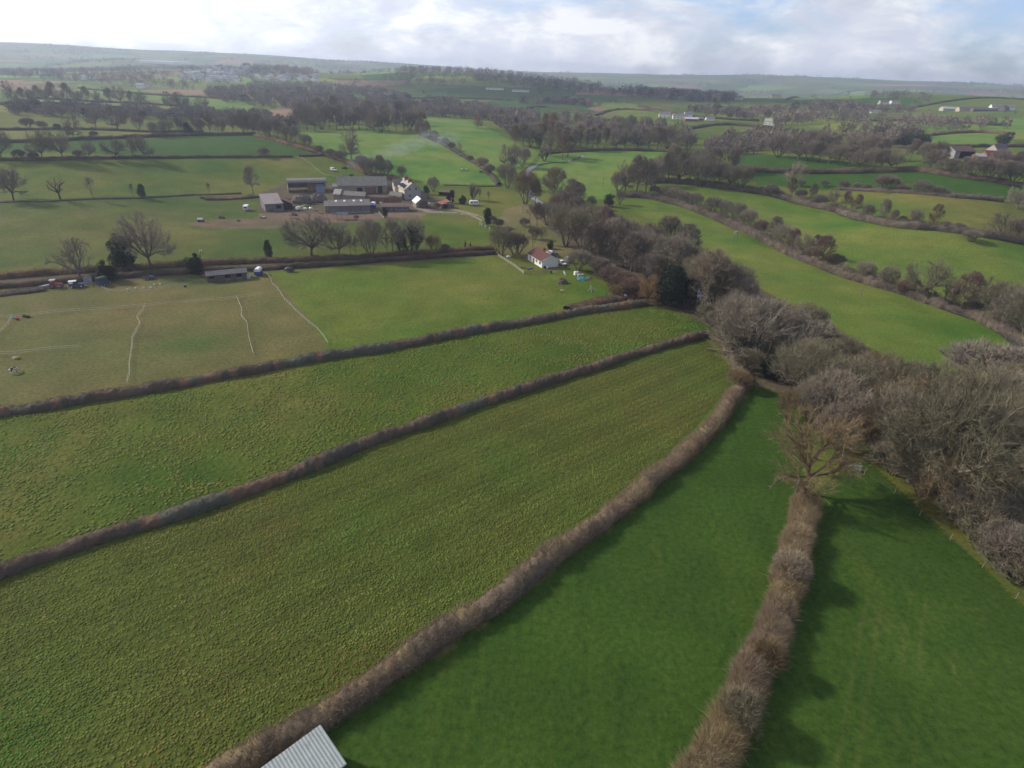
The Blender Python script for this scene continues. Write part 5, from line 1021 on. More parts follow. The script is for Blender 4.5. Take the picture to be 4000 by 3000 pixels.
scatter([(0, 150), (150, 152), (380, 165), (450, 190), (553, 210), (500, 200), (300, 190), (150, 176), (0, 168)], 420, (8, 13), (.3, .4, .2, 0, 0, .2))
scatter([(20, 234), (120, 238), (300, 244), (440, 254), (560, 252), (640, 270), (640, 290), (553, 284), (440, 262), (200, 256), (20, 248)], 260, (6, 10), (.2, .6, .2, 0, 0, .05))
scatter([(870, 236), (960, 224), (1090, 246), (1160, 258), (1160, 300), (1110, 310), (1060, 262), (1000, 256), (900, 252)], 240, (8, 13), (.3, .3, .4, .1, .1, .03))
scatter([(1160, 262), (1250, 262), (1330, 275), (1480, 290), (1500, 318), (1340, 316), (1200, 312)], 120, (7, 12), (.3, .1, .2, .2, .3, 0))
scatter([(1110, 224), (1240, 220), (1300, 232), (1200, 226)], 60, (7, 11), (.3, .4, .1, 0, 0, .3))
scatter([(1620, 244), (1700, 238), (1830, 240), (1900, 252), (1800, 268), (1690, 276), (1640, 270)], 60, (8, 13), (.2, .1, .5, .1, .1, .1))
scatter([(1800, 268), (2000, 262), (2200, 270), (2212, 284), (2000, 284), (1900, 296), (1800, 292)], 40, (7, 12), (.4, .1, .2, .3, .3, 0))
scatter([(1860, 296), (1930, 292), (2000, 298), (1930, 302)], 40, (7, 11), (.3, .1, .3, .3, .1, .05))
scatter([(1660, 288), (1800, 300), (1930, 305), (1930, 330), (1820, 328), (1640, 325), (1560, 312)], 60, (7, 12), (.3, .2, .3, .2, .2, .04))
scatter([(1860, 206), (2000, 208), (2010, 222), (1880, 214)], 60, (7, 11)); scatter([(1700, 232), (1760, 226), (1990, 238), (1960, 244)], 70, (7, 11))
scatter([(1934, 312), (1998, 312), (1998, 319), (1934, 319)], 24, (6, 8), (0, 0, 0, 0, 0, 1)); scatter([(2150, 306), (2182, 304), (2180, 317), (2158, 317)], 7, (6, 8), (0, 0, 0, 0, 0, 1))
scatter([(1480, 236), (1620, 242), (1640, 262), (1540, 256)], 60, (6, 10), (.3, .2, .1, .2, 0, .3)); scatter([(1250, 178), (1262, 178), (1262, 192), (1250, 192)], 5, (12, 15), (0, 0, 0, 0, 0, 1))
scatter([(1560, 300), (1660, 296), (1690, 330), (1600, 336), (1500, 330)], 60, (6, 10))
# hedgerow trees and scrub along the borders of the distant fields
x_ = rw.uniform(-3900, 3900, 90000); y_ = rw.uniform(600, 5300, 90000); R__ = np.hypot(x_, y_); az__ = np.degrees(np.arctan2(x_, y_))
_, gap_ = near2(x_, y_)
ok = (gap_ < 4.2) & (np.abs(az__) < 46) & (R__ > 1050) & (R__ < 5200)
for x, y in zip(x_[ok], y_[ok]): PTS.append((x, y, rw.uniform(2.2, 5.5) if rw.uniform() < .86 else rw.uniform(7, 12), rw.choice(6, p=(.3, .4, .1, .1, 0, .1))))
blob = fbm(x_ / 260, y_ / 260, 3, 21); ok = (blob > .62) & (np.abs(az__) < 46) & (R__ > 1900) & (R__ < 5200) & (rw.uniform(size=len(x_)) < .5)
for x, y in zip(x_[ok], y_[ok]): PTS.append((x, y, rw.uniform(8, 13), rw.choice(6, p=(.3, .4, .1, .1, 0, .1))))
A_ = np.array(PTS); Zp = height(A_[:, 0], A_[:, 1]); FAR = np.hypot(A_[:, 0], A_[:, 1])
for lab, m_, per in (('nearer', FAR < 1250, 260), ('farther', FAR >= 1250, 90)):
    k = np.nonzero(m_)[0]; H = A_[k, 2]
    V, c = crowns(np.c_[A_[k, :2], Zp[k]], H, H * rw.uniform(.36, .58, len(k)), TP[A_[k, 3].astype(int)] * rw.uniform(.75, 1.2, (len(k), 1)), rw, per, *((.026, .13) if per > 100 else (.032, .12)))
    o = link('woodland', np_mesh('woodland', V, np.arange(len(V)).reshape(-1, 3), 3, c), None, [HEDGE_MAT])
    tag(o, {'nearer': 'bare brown woods and scrub covering the middle distance', 'farther': 'dark woods, copses and hedgerow trees on the distant hills'}[lab], 'woodland', kind='stuff')

# ------------------------------------------------------------------ grass tussocks on the two rough fields and the bungalow meadow
def tussocks(polys, lab):
    rng = np.random.RandomState(8); PS, SZ, CC = [], [], []
    for pix, spacing, size, col, clump, lines in polys:
        g = ground(pix)[:, :2]; lo, hi = g.min(0), g.max(0); n = int((hi - lo).prod() / spacing ** 2)
        p = rng.uniform(lo, hi, (n, 2)); p = p[inside(p[:, 0], p[:, 1], g)]
        f = fbm(p[:, 0] / 8, p[:, 1] / 8, 3, 4) * .5 + fbm(p[:, 0] / 2.4, p[:, 1] / 2.4, 2, 14) * .5
        if lines is not None:
            a = np.array(lines); tt = p @ np.array((-a[1], a[0])); f = f + .2 * np.sin(tt * 2 * math.pi / 1.5 + 2 * fbm(p[:, 0] / 12, p[:, 1] / 12, 2, 5))
        p = p[rng.uniform(size=len(p)) < np.clip((f - clump) * 7, 0, 1)]
        PS.append(p); SZ.append(size * rng.uniform(.6, 1.35, len(p))); CC.append(np.array(col)[None] * rng.uniform(.85, 1.15, (len(p), 1)) + rng.uniform(0, .016, (len(p), 1)) * np.array((1, .5, .2)))
        if lines is not None: tt = p @ np.array((-a[1], a[0])); CC[-1] = CC[-1] * (1 + .16 * np.sin(tt * 2 * math.pi / 1.5 + 2 * fbm(p[:, 0] / 12, p[:, 1] / 12, 2, 5)) + .14 * np.sin(tt * 2 * math.pi / 6.1 + 3 * fbm(p[:, 0] / 30, p[:, 1] / 30, 2, 7)))[:, None]
        pt = fbm(p[:, 0] / 17, p[:, 1] / 17, 4, 61)[:, None] - .5; CC[-1] = CC[-1] * (1 + pt * np.array((.9, -.35, .5))) * (1 + .35 * (fbm(p[:, 0] / 5, p[:, 1] / 5, 3, 63)[:, None] - .5))
    p = np.concatenate(PS); s = np.concatenate(SZ); c = np.concatenate(CC); z = height(p[:, 0], p[:, 1]); n = len(p)
    th = np.arange(6) * math.pi / 3; ph = rng.uniform(0, 6.28, n)[:, None] + th
    r1 = s[:, None] * rng.uniform(.8, 1.2, (n, 6)); r2 = r1 * rng.uniform(.6, .8, (n, 6)); hg = s * rng.uniform(.28, .46, n)
    base = np.stack([p[:, :1] + np.cos(ph) * r1, p[:, 1:] + np.sin(ph) * r1, np.repeat(z[:, None] - .06, 6, 1)], -1)
    mid = np.stack([p[:, :1] + np.cos(ph) * r2, p[:, 1:] + np.sin(ph) * r2, z[:, None] + hg[:, None] * rng.uniform(.6, .85, (n, 6))], -1)
    top = np.stack([p[:, 0] + rng.normal(size=n) * .06, p[:, 1] + rng.normal(size=n) * .06, z + hg], -1)[:, None]
    V = np.concatenate([base, mid, top], 1).reshape(-1, 3); k = np.arange(n)[:, None] * 13; j = np.arange(6)[None]; j2 = (j + 1) % 6
    F = np.concatenate([np.stack([k + j, k + j2, k + 6 + j2], -1).reshape(-1, 3), np.stack([k + j, k + 6 + j2, k + 6 + j], -1).reshape(-1, 3), np.stack([k + 6 + j, k + 6 + j2, k + 12 + 0 * j], -1).reshape(-1, 3)])
    cv = np.repeat(c[:, None], 13, 1); cv[:, :6] *= np.array((.80, .86, .78)); cv[:, 12] *= 1.1  # tips lightened, foot rings darkened: lit crests and dark troughs put into colour
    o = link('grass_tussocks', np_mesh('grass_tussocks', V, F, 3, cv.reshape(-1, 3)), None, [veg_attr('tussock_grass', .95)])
    tag(o, lab, 'grass', kind='stuff')
_l = ground([(250, 1140), (1000, 880)]); _d = _l[1, :2] - _l[0, :2]; _d /= np.linalg.norm(_d)
tussocks([([(-150, 905), (100, 886), (320, 853), (560, 810), (850, 758), (1150, 702), (1380, 664), (1490, 680), (1515, 715), (1300, 775), (1000, 868), (700, 978), (400, 1083), (100, 1178), (-150, 1265)], .48, .27, (.090, .120, .022), .42, None),
          ([(-150, 1310), (100, 1220), (400, 1125), (700, 1015), (1000, 905), (1300, 805), (1510, 745), (1575, 790), (1560, 850), (1430, 985), (1240, 1135), (1060, 1280), (750, 1475), (400, 1700), (-250, 1720)], .30, .172, (.081, .101, .020), .2, tuple(_d)),
          ([(700, 740), (1000, 700), (1250, 660), (1300, 640), (1290, 610), (1150, 600), (1000, 660), (760, 700)], .8, .2, (.088, .112, .018), .45, None)], 'rough grass tussocks covering the near fields')
# ------------------------------------------------------------------ vehicles and other small things
def wheel(par, x, y, r=.33, w_=.2, name='wheel', hub=METAL):
    o = MB().disc((x, y, r), r, w_).build(name, BLACKP, par); MB().disc((x, y, r), r * .58, w_ + .02).build('rim', hub, o); return o
def caravan(label, uv, rz, lx=4.6, trim=None, group='caravans'):
    t = pl('caravan', label, 'caravan', uv, rz, group); W2 = 2.1
    out = [(0, .5), (lx - .2, .5), (lx, 1.2), (lx - .35, 2.35), (lx - .9, 2.6), (.6, 2.6), (.12, 2.3), (-.12, 1.3)]
    MB().prism([(x, z) for x, z in out], -W2 / 2, W2 / 2, 'y').build('body', PAINTW, t, bevel=.1)
    for s in (-1, 1):
        g = MB()
        for x0, x1 in ((.6, 1.5), (2.2, 2.9), (3.4, 4.1)): lo, hi = sorted((s * (W2 / 2 + .004), s * (W2 / 2 + .03))); g.box(x0, x1, lo, hi, 1.45, 2.0)
        g.build('side_windows', GLASS, t); wheel(t, lx * .5, s * .9)
    MB().add([(lx - .06, -.8, 1.42), (lx - .06, .8, 1.42), (lx - .3, .8, 2.15), (lx - .3, -.8, 2.15), (lx + .0, -.8, 1.42), (lx + .0, .8, 1.42), (lx - .24, .8, 2.15), (lx - .24, -.8, 2.15)], [(3, 2, 1, 0), (4, 5, 6, 7), (0, 1, 5, 4), (2, 3, 7, 6), (1, 2, 6, 5), (3, 0, 4, 7)]).build('end_window', GLASS, t)
    MB().box(.02, lx - .05, -W2 / 2 - .012, W2 / 2 + .012, .8, .98).build('stripe', trim or S_('grey_stripe', (.3, .33, .36)), t)
    MB().bar((lx - .1, 0, .45), (lx + 1.1, 0, .45), .05).bar((lx + 1.0, 0, .05), (lx + 1.0, 0, .45), .04).build('drawbar', METAL, t)
caravan('white caravan standing end-on in the worn field beside the brown brambles', q(1, 2140, 1590), -78)
caravan('cream caravan with an orange-edged roof in the garden below the evergreen', q(2, 1845, 1555), 12, 4.9, S_('pale_green_stripe', (.42, .52, .45)))
def trailer_box(label, uv, rz, lower, upper, lx=3.0, w_=1.7, h=2.2, name='horse_trailer', cat='trailer'):
    t = pl(name, label, cat, uv, rz)
    MB().prism([(0, .45), (lx, .45), (lx + .25, 1.0), (lx, 1.4), (0, 1.4)], -w_ / 2, w_ / 2, 'y').build('body', lower, t, bevel=.04)
    MB().prism([(-w_ / 2, 1.403), (w_ / 2, 1.403), (w_ / 2 - .03, h - .3), (w_ / 2 - .35, h), (-w_ / 2 + .35, h), (-w_ / 2 + .03, h - .3)], 0, lx - .1, 'x').build('canopy', upper, t, bevel=.05)
    MB().box(-.06, -.004, -w_ / 2 + .08, w_ / 2 - .08, .5, 1.5).build('ramp', lower, t)
    for s in (-1, 1):
        wheel(t, lx * .42, s * w_ / 2, .3); wheel(t, lx * .42 + .7, s * w_ / 2, .3)
        MB().box(lx * .42 - .35, lx * .42 + 1.05, min(s * w_ / 2, s * (w_ / 2 + .22)), max(s * w_ / 2, s * (w_ / 2 + .22)), .62, .68).build('mudguard', BLACKP, t)
    MB().bar((lx, 0, .5), (lx + 1.2, 0, .5), .05).bar((lx + 1.1, 0, 0), (lx + 1.1, 0, .5), .04).build('drawbar', METAL, t)
    return t
trailer_box('blue horse trailer with white roof right of the stable block', (556, 597), 95, BLUEP, PAINTW, 3.2, 1.8, 2.4)
trailer_box('grey horse trailer with a dark open back beside the bungalow', q(7, 468, 950), 62, METAL, S_('bluish_sheet', (.30, .38, .42), (.22, .28, .32)), 2.8, 1.7, 2.3)
trailer_box('bright blue box trailer with white roof right of the skylight barn', q(2, 1005, 1578), 85, BLUEP, TARPW, 3.0, 2.2, 2.7)
trailer_box('drab green and blue box trailer beside the leaning gate panel', (213, 619), 72, NAVY, GREENP, 2.8, 1.9, 2.6)
trailer_box('small white trailer parked left of the straw heaps', q(2, 352, 1600), 60, PAINTW, PAINTW, 2.2, 1.4, 1.9)
# four-wheel-drive with white top
a_, _ = yaw(q(5, 600, 1155), q(5, 725, 1145)); t = pl('off_road_car', 'old blue off-road car with a white hard top under the hedge', 'car', q(5, 605, 1158), a_)
MB().prism([(0, .45), (3.7, .45), (3.75, 1.05), (2.45, 1.1), (2.3, 1.15), (0, 1.15)], -.8, .8, 'y').build('body', NAVY, t, bevel=.04)
MB().prism([(.02, 1.153), (2.25, 1.153), (1.95, 1.85), (.05, 1.85)], -.76, .76, 'y').build('cab', NAVY, t)
MB().box(.0, 2.0, -.8, .8, 1.85, 1.98).build('roof', PAINTW, t, bevel=.04)
for s in (-1, 1):
    lo, hi = sorted((s * .762, s * .785)); MB().box(.15, 1.15, lo, hi, 1.25, 1.84).build('side_panel', PAINTW, t); MB().box(1.3, 1.95, lo, hi, 1.3, 1.75).build('side_window', GLASS, t)
    for x in (.6, 3.0): wheel(t, x, s * .72, .36, .2, 'wheel', PAINTW)
    MB().disc((3.74, s * .55, .85), .1, .04, 'x').build('headlight', PAINTW, t)
MB().add([(2.28, -.7, 1.17), (2.28, .7, 1.17), (2.0, .7, 1.8), (2.0, -.7, 1.8), (2.31, -.7, 1.18), (2.31, .7, 1.18), (2.03, .7, 1.81), (2.03, -.7, 1.81)], [(3, 2, 1, 0), (4, 5, 6, 7), (0, 1, 5, 4), (2, 3, 7, 6), (1, 2, 6, 5), (3, 0, 4, 7)]).build('windscreen', GLASS, t)
# tractor
t = pl('tractor', 'old red tractor with a canopy under the hedge at the left', 'tractor', (111, 622), 24)
MB().box(.3, 1.3, -.5, .5, .7, 1.3).build('seat_platform', REDP, t, bevel=.03); MB().prism([(1.3, .7), (3.0, .7), (3.0, 1.25), (1.3, 1.4)], -.3, .3, 'y').build('bonnet', REDP, t, bevel=.04)
MB().box(0, 1.5, -.75, .75, 2.35, 2.45).build('canopy', METAL, t); p_ = MB()
for x in (.1, 1.4):
    for y in (-.65, .65): p_.bar((x, y, 1.1), (x, y, 2.36), .035)
p_.build('canopy_posts', REDP, t); MB().box(.2, .9, -.5, .5, 1.32, 1.9).build('cab_back', REDP, t)
for s in (-1, 1): wheel(t, .5, s * .75, .7, .35, 'rear_wheel', REDP); wheel(t, 2.7, s * .6, .4, .2, 'front_wheel', REDP)
MB().bar((2.3, .2, 1.2), (2.3, .2, 2.1), .04).build('exhaust', BLACKP, t)
o = MB().prism([(0, 0), (4.8, 0), (4.6, .5), (3.0, .95), (1.4, .7), (.4, .55)], -.7, .7, 'y').build('covered_implement', TARPB, None, bevel=.15); o.location = at(80, 623); o.rotation_euler = (0, 0, R_(24)); tag(o, 'low farm implement under a blue-grey sheet left of the tractor', 'implement')
# gate panel leaning on the hedge
t = pl('gate_panel', 'grey barred gate panel leaning upright beside the blue car', 'gate', (191, 613), 24)
t.rotation_euler = (R_(-14), 0, R_(24)); f_ = MB()
for z in (.05, .55, 1.05, 1.55, 2.05): f_.box(-1.0, 1.0, 0, .05, z, z + .1)
f_.box(-1.05, -.95, -.01, .06, 0, 2.2).box(.95, 1.05, -.01, .06, 0, 2.2).build('frame', METAL, t); MB().bar((-1, -.03, .05), (1, -.03, 1.05), .05, 4).bar((-1, -.03, 2.1), (1, -.03, 1.1), .05, 4).build('braces', METAL, t); MB().box(-.95, .95, .06, .09, 0, 2.15).build('backing', S_('grey_ply', (.26, .27, .28), (.2, .21, .22)), t)
# flatbed trailer with blue sheet
t = pl('flatbed_trailer', 'low timber-sided trailer carrying a blue sheet by the hedge', 'trailer', (321, 603), 22)
MB().box(-1.6, 1.6, -.8, .8, .5, .6).build('deck', BOARD, t); MB().box(-1.6, 1.6, -.86, -.8, .55, .95).box(-1.6, 1.6, .8, .86, .55, .95).box(-1.66, -1.6, -.86, .86, .55, .95).box(1.6, 1.66, -.86, .86, .55, .95).build('sides', BOARD, t)
MB().prism([(.2, .61), (1.4, .61), (1.3, 1.0), (.4, 1.05)], -.5, .6, 'y').build('blue_sheet', BLUEP, t); MB().bar((1.6, .8, .6), (1.65, .85, 2.6), .04).build('corner_pole', POSTW, t)
for s in (-1, 1): wheel(t, 0, s * .95, .32, .18)
# small covered trailer right of the blue horse trailer
t = pl('covered_trailer', 'small trailer with a humped dark green cover near the lane hedge', 'trailer', (626, 587), 8)
MB().blob((0, 0, .9), (1.6, .9, .75), 4, nu=14, nv=8, amp=.06, zmin=-.4).build('cover', GREENP, t, smooth=True); MB().box(-1.5, 1.5, -.7, .7, .45, .62).build('deck', BOARD, t); MB().bar((-1.5, 0, .5), (-2.9, 0, .45), .06).build('drawbar', PALEW, t)
for s in (-1, 1): wheel(t, .1, s * .8, .3, .18)
# white van in the top pasture; green trailer; cars at the bungalow
def car(label, uv, rz, paint, kind='car', lx=4.2, h=1.5, group=None):
    t = pl('parked_' + kind, label, kind, uv, rz, group)
    if kind == 'van': up = [(.05, .95), (.1, h), (2.9, h), (3.5, 1.0)]; lo_ = [(0, .3), (lx, .3), (lx, .8), (3.5, 1.0), (0, .98)]
    else: up = [(.35, .9), (.9, h), (2.5, h), (3.2, .95)]; lo_ = [(0, .3), (lx, .3), (lx + .02, .7), (3.2, .93), (.2, .92), (0, .75)]
    MB().prism(lo_, -.82, .82, 'y').build('body', paint, t, bevel=.08); MB().prism(up, -.74, .74, 'y').build('cabin', paint, t, bevel=.06)
    g = MB(); x0 = 1.9 if kind == 'van' else .95
    for s in (-1, 1): lo, hi = sorted((s * .742, s * .76)); g.box(x0, x0 + 1.1, lo, hi, 1.02, h - .12)
    g.build('side_windows', GLASS, t)
    a, b = up[3], up[2]; MB().add([(a[0] + .01, -.66, a[1] + .05), (a[0] + .01, .66, a[1] + .05), (b[0] + .06, .6, b[1] - .06), (b[0] + .06, -.6, b[1] - .06), (a[0] + .06, -.66, a[1] + .05), (a[0] + .06, .66, a[1] + .05), (b[0] + .12, .6, b[1] - .06), (b[0] + .12, -.6, b[1] - .06)], [(3, 2, 1, 0), (4, 5, 6, 7), (0, 1, 5, 4), (2, 3, 7, 6), (1, 2, 6, 5), (3, 0, 4, 7)]).build('windscreen', GLASS, t)
    for s in (-1, 1):
        for x in (.75, lx - .8): wheel(t, x, s * .74, .31, .2)
        MB().box(lx, lx + .03, min(s * .4, s * .7), max(s * .4, s * .7), .6, .75).build('headlight', PAINTW, t)
    return t
car('white van parked on the pasture above the farm', q(2, 648, 1250), -28, PAINTW, 'van', 4.6, 1.9)
car('pale car parked behind the bungalow, nearest its chimney', q(7, 296, 868), -22, PAINTW, group='cars beside the bungalow')
car('dark grey car parked close behind the bungalow wall', q(7, 326, 885), -22, S_('dark_grey_paint', (.08, .085, .095), (.06, .065, .07), 2, .35, .5), group='cars beside the bungalow')
car('white-topped car half hidden by the bungalow gable', q(7, 402, 945), -60, PAINTW, group='cars beside the bungalow')
t = pl('green_trailer', 'small dark farm trailer on the pasture right of the van', 'trailer', q(2, 820, 1305), -10); MB().box(-1.3, 1.3, -.8, .8, .5, 1.0).build('body', GREENP, t); MB().box(-.2, 1.2, -.6, .6, 1.0, 1.4).build('load', BLACKP, t)
for s in (-1, 1): wheel(t, 0, s * .85, .3, .18)
MB().bar((-1.3, 0, .55), (-2.4, 0, .45), .05).build('drawbar', METAL, t)
t = pl('hay_feeder', 'low white and dark feed rack in the bright field', 'feeder', q(2, 1800, 1255), 5); MB().box(-2.6, 2.6, -.6, .6, .5, .7).build('tray', BOARD, t); MB().box(-2.2, -1.3, -.5, .5, .7, 1.25).box(1.0, 1.9, -.5, .5, .7, 1.25).build('white_sacks', TARPW, t, bevel=.1); p_ = MB()
for x in (-2.4, 0, 2.4): p_.box(x, x + .12, -.5, .5, 0, .5)
p_.build('feet', BOARD, t)
t = pl('wooden_cart', 'dark timber cart by the scrubby hedge in the bright field', 'cart', q(2, 1940, 1268), 30); MB().box(-1.2, 1.2, -.7, .7, .6, 1.1).build('body', BOARD, t)
for s in (-1, 1): wheel(t, 0, s * .8, .45, .12, hub=BOARD)
MB().bar((-1.2, 0, .7), (-2.2, 0, .5), .05).build('drawbar', POSTW, t)
o = MB().blob((0, 0, 0), (2.0, 1.5, 1.1), 8, nu=16, nv=10, amp=.2, zmin=-.1).build('bonfire_heap', S_('burnt_brushwood', (.07, .055, .045), (.03, .026, .024), 2, .95)); o.location = at(*q(2, 765, 1235)); tag(o, 'smoking heap of brushwood beside the van', 'bonfire')
o = MB().blob((0, 0, 0), (1.9, 1.6, 1.5), 9, nu=20, nv=12, amp=.14, zmin=-.1).build('manure_heap', S_('brown_manure', (.13, .095, .07), (.08, .06, .045), 2, .95, .1, 6, .6)); o.location = at(*q(7, 432, 1118)); tag(o, 'brown heap of manure in the meadow below the bungalow', 'heap')
# bungalow garden bits
def kayak(label, uv, rz, mat, deck=None, tilt=0):
    m = MB(); n = 10; V = []
    for i in range(n + 1):
        x = -1.6 + 3.2 * i / n; k = max(.03, 1 - abs(x / 1.62) ** 2.4); V += [(x, -.33 * k, .22 + .1 * (1 - k)), (x, -.2 * k, .03 + .12 * (1 - k)), (x, .2 * k, .03 + .12 * (1 - k)), (x, .33 * k, .22 + .1 * (1 - k)), (x, 0, .33)]
    F = [(i * 5 + j, i * 5 + (j + 1) % 5, (i + 1) * 5 + (j + 1) % 5, (i + 1) * 5 + j) for i in range(n) for j in range(5)] + [(4, 3, 2, 1, 0), tuple(n * 5 + j for j in range(5))]
    t = pl('kayak', label, 'kayak', uv, rz, 'kayaks at the bungalow'); t.rotation_euler = (0, R_(tilt), R_(rz)); m.add(V, F).build('hull', mat, t); MB().disc((-.1, 0, .32), .26, .06, 'z').build('cockpit', BLACKP, t); return t
kayak('dull navy kayak lying by the bungalow garden fence', q(7, 85, 990), 10, NAVY)
kayak('blue kayak lying nearer the bungalow gable', q(7, 155, 998), 40, S_('mid_blue_plastic', (.04, .10, .38), (.03, .08, .3), 2, .35))
kayak('white and pale blue kayak propped outside the garden fence', q(7, 458, 1045), 112, S_('pale_blue_plastic', (.62, .76, .84), (.55, .68, .78), 2, .35), tilt=-28)
def crate(label, uv, rz, sx, sy, sz, mat, name='storage_tank', cat='tank'):
    t = pl(name, label, cat, uv, rz); MB().box(-sx / 2, sx / 2, -sy / 2, sy / 2, .12, sz).build('body', mat, t, bevel=.12); MB().box(-sx / 2, sx / 2, -sy / 2, sy / 2, 0, .115).build('pallet', POSTW, t); MB().disc((0, 0, sz + .03), .2, .06, 'z').build('lid', BLACKP, t); return t
crate('white plastic tank left of the turquoise tarpaulin', q(7, 553, 1052), 20, 1.4, 1.2, 1.4, PAINTW); crate('grey-topped tank standing behind the turquoise tarpaulin', q(7, 592, 1068), 12, 2.0, 1.2, 1.1, CONCR)
crate('grey water tank at the right end of the stable block', (538, 602), 20, 1.1, 1.0, 1.3, METAL); crate('white bin against the bungalow gable', q(7, 303, 993), 15, .7, .7, 1.1, PAINTW, 'wheeled_bin', 'bin'); crate('black bin left of the white bin', q(7, 285, 992), 15, 1.0, .7, .8, BLACKP, 'wheeled_bin', 'bin')
crate('small blue drum on the garden fence line', q(7, 338, 1035), 0, .55, .55, .95, NAVY, 'drum', 'drum')
o = MB().blob((0, 0, .1), (1.9, 1.0, .9), 12, nu=16, nv=10, amp=.22, zmin=-.1).build('turquoise_tarpaulin', TURQ); o.location = at(*q(7, 600, 1090)); tag(o, 'crumpled turquoise tarpaulin over a heap in the meadow corner', 'tarpaulin')
t = pl('upturned_boat', 'grey upturned boat at the scrub edge right of the tarpaulin', 'boat', q(7, 658, 1080), 25); m = MB(); V = []
for i in range(9):
    x = -1.6 + 3.2 * i / 8; k = max(.12, 1 - abs((x + .3) / 2.1) ** 2.2); V += [(x, -.7 * k, 0), (x, -.5 * k, .4 * k), (x, 0, .6 * k), (x, .5 * k, .4 * k), (x, .7 * k, 0)]
m.add(V, [(i * 5 + j, i * 5 + j + 1, i * 5 + j + 6, i * 5 + j + 5) for i in range(8) for j in range(4)] + [(0, 1, 2, 3, 4), (44, 43, 42, 41, 40)]).build('hull', CONCR, t); MB().box(-1.5, 1.3, -.04, .04, .3, .62).build('keel', POSTW, t)
t = pl('pole_tepee', 'tripod of leaning timber poles in the meadow below the tarpaulin', 'pole stack', q(7, 678, 1190), 0)
for x, y in ((-.9, -.3), (.2, -1.0), (1.9, -.9), (-.5, .8), (.7, .8)): MB().bar((x, y, -.05), (-x * .12, -y * .12, 1.9), .09, 5).build('pole', PALEW, t)
t = pl('white_bale_stack', 'white plastic-wrapped bales behind the bracken at the meadow end', 'bales', q(7, 945, 1252), 10)
for k in range(3): MB().bar((k * 1.25 - 1.3, -.6, .62), (k * 1.25 - 1.3, .6, .62), .61, 16).build('wrapped_bale', TARPW, t, bevel=.08)
o = MB().blob((0, 0, .1), (.8, .6, .5), 14, amp=.2, zmin=-.2).build('white_sack', TARPW); o.location = at(1098, 555); tag(o, 'white sack on the ground by the lane end', 'sack')
t = pl('garden_shed', 'dark ruined garden shed under the trees right of the bungalow', 'shed', q(7, 790, 1005), -18); mono(t, 3.8, 2.4, 1.6, 1.9, BOARD, S_('mossy_felt', (.14, .13, .10), (.09, .08, .07)), .2); door(t, 1.2, -.1, .9, 1.5, 0, DARK)
t = pl('blue_sheeted_shed', 'low shed roof with blue-grey sheeting in the scrub', 'shed', q(7, 812, 1052), -28); mono(t, 3.6, 2.0, .9, 1.3, BOARD, TARPB, .2)
t = pl('log_table', 'small timber feeding table in the bungalow meadow', 'table', q(7, 428, 1195), 0); MB().box(-.5, .5, -.3, .3, .55, .62).build('top', PALEW, t); [MB().bar((x, 0, 0), (x, 0, .55), .06, 6).build('leg', POSTW, t) for x in (-.35, .35)]
# yard clutter
for i_, (x, y, lab) in enumerate(((425, 1585, 'left white sack in the farmyard rubble'), (475, 1583, 'right white sack in the farmyard rubble'), (1078, 1535, 'white sacks under the rusty yard wall'))):
    o = MB().blob((0, 0, .25), (.9, .6, .5), 60 + i_, amp=.2, zmin=-.5).build('feed_sack', TARPW); o.location = at(*q(2, x, y)); tag(o, lab, 'sack', 'white sacks in the farmyard')
for i_, (x, y, rz, lab) in enumerate(((520, 1600, 20, 'stacked pallets between the straw heaps and the skylight barn'), (560, 1625, -10, 'low stack of pallets by the skylight barn corner'))):
    t = pl('pallet_stack', lab, 'pallets', q(2, x, y), rz, 'pallet stacks')
    for k in range(4 - i_):
        MB().box(-.6, .6, -.5, -.4, k * .16, k * .16 + .09).box(-.6, .6, -.05, .05, k * .16, k * .16 + .09).box(-.6, .6, .4, .5, k * .16, k * .16 + .09).box(-.6, .6, -.5, .5, k * .16 + .09, k * .16 + .12).build('pallet', POSTW, t)
for i_, (x, y, lab) in enumerate(((430, 1560, 'yellow-green pile of cuttings in the farmyard'), (320, 1640, 'brown rubble heap by the grey lean-to shed'), (1120, 1500, 'heap of grey rubble at the old barn end'))):
    o = MB().blob((0, 0, 0), (2.2, 1.4, .9), 70 + i_, nu=14, nv=8, amp=.3, zmin=-.1).build('rubble_heap', S_(('cuttings', 'brown_rubble', 'grey_rubble')[i_], ((.22, .23, .10), (.17, .12, .09), (.26, .24, .22))[i_], None, 2, .95)); o.location = at(*q(2, x, y)); tag(o, lab, 'heap')
# tubs, buckets
def tub(label, uv, mat, r=.42, h=.45, group='feed tubs in the paddocks', name='feed_tub', cat='tub'):
    p = at(*uv); t = thing(name, label, cat, p, 0, group); n = 14
    V = [(r * .8 * math.cos(6.283 * k / n), r * .8 * math.sin(6.283 * k / n), 0) for k in range(n)] + [(r * math.cos(6.283 * k / n), r * math.sin(6.283 * k / n), h) for k in range(n)] + [(r * .9 * math.cos(6.283 * k / n), r * .9 * math.sin(6.283 * k / n), h) for k in range(n)] + [(r * .7 * math.cos(6.283 * k / n), r * .7 * math.sin(6.283 * k / n), .06) for k in range(n)]
    F = [(l * n + k, l * n + (k + 1) % n, (l + 1) * n + (k + 1) % n, (l + 1) * n + k) for l in range(3) for k in range(n)] + [tuple(range(n))[::-1], tuple(range(3 * n, 4 * n))]
    MB().add(V, F).build('tub', mat, t); MB().bar((-r, 0, h), (0, 0, h + .2), .02, 5).bar((0, 0, h + .2), (r, 0, h), .02, 5).build('handle', METAL, t); return t
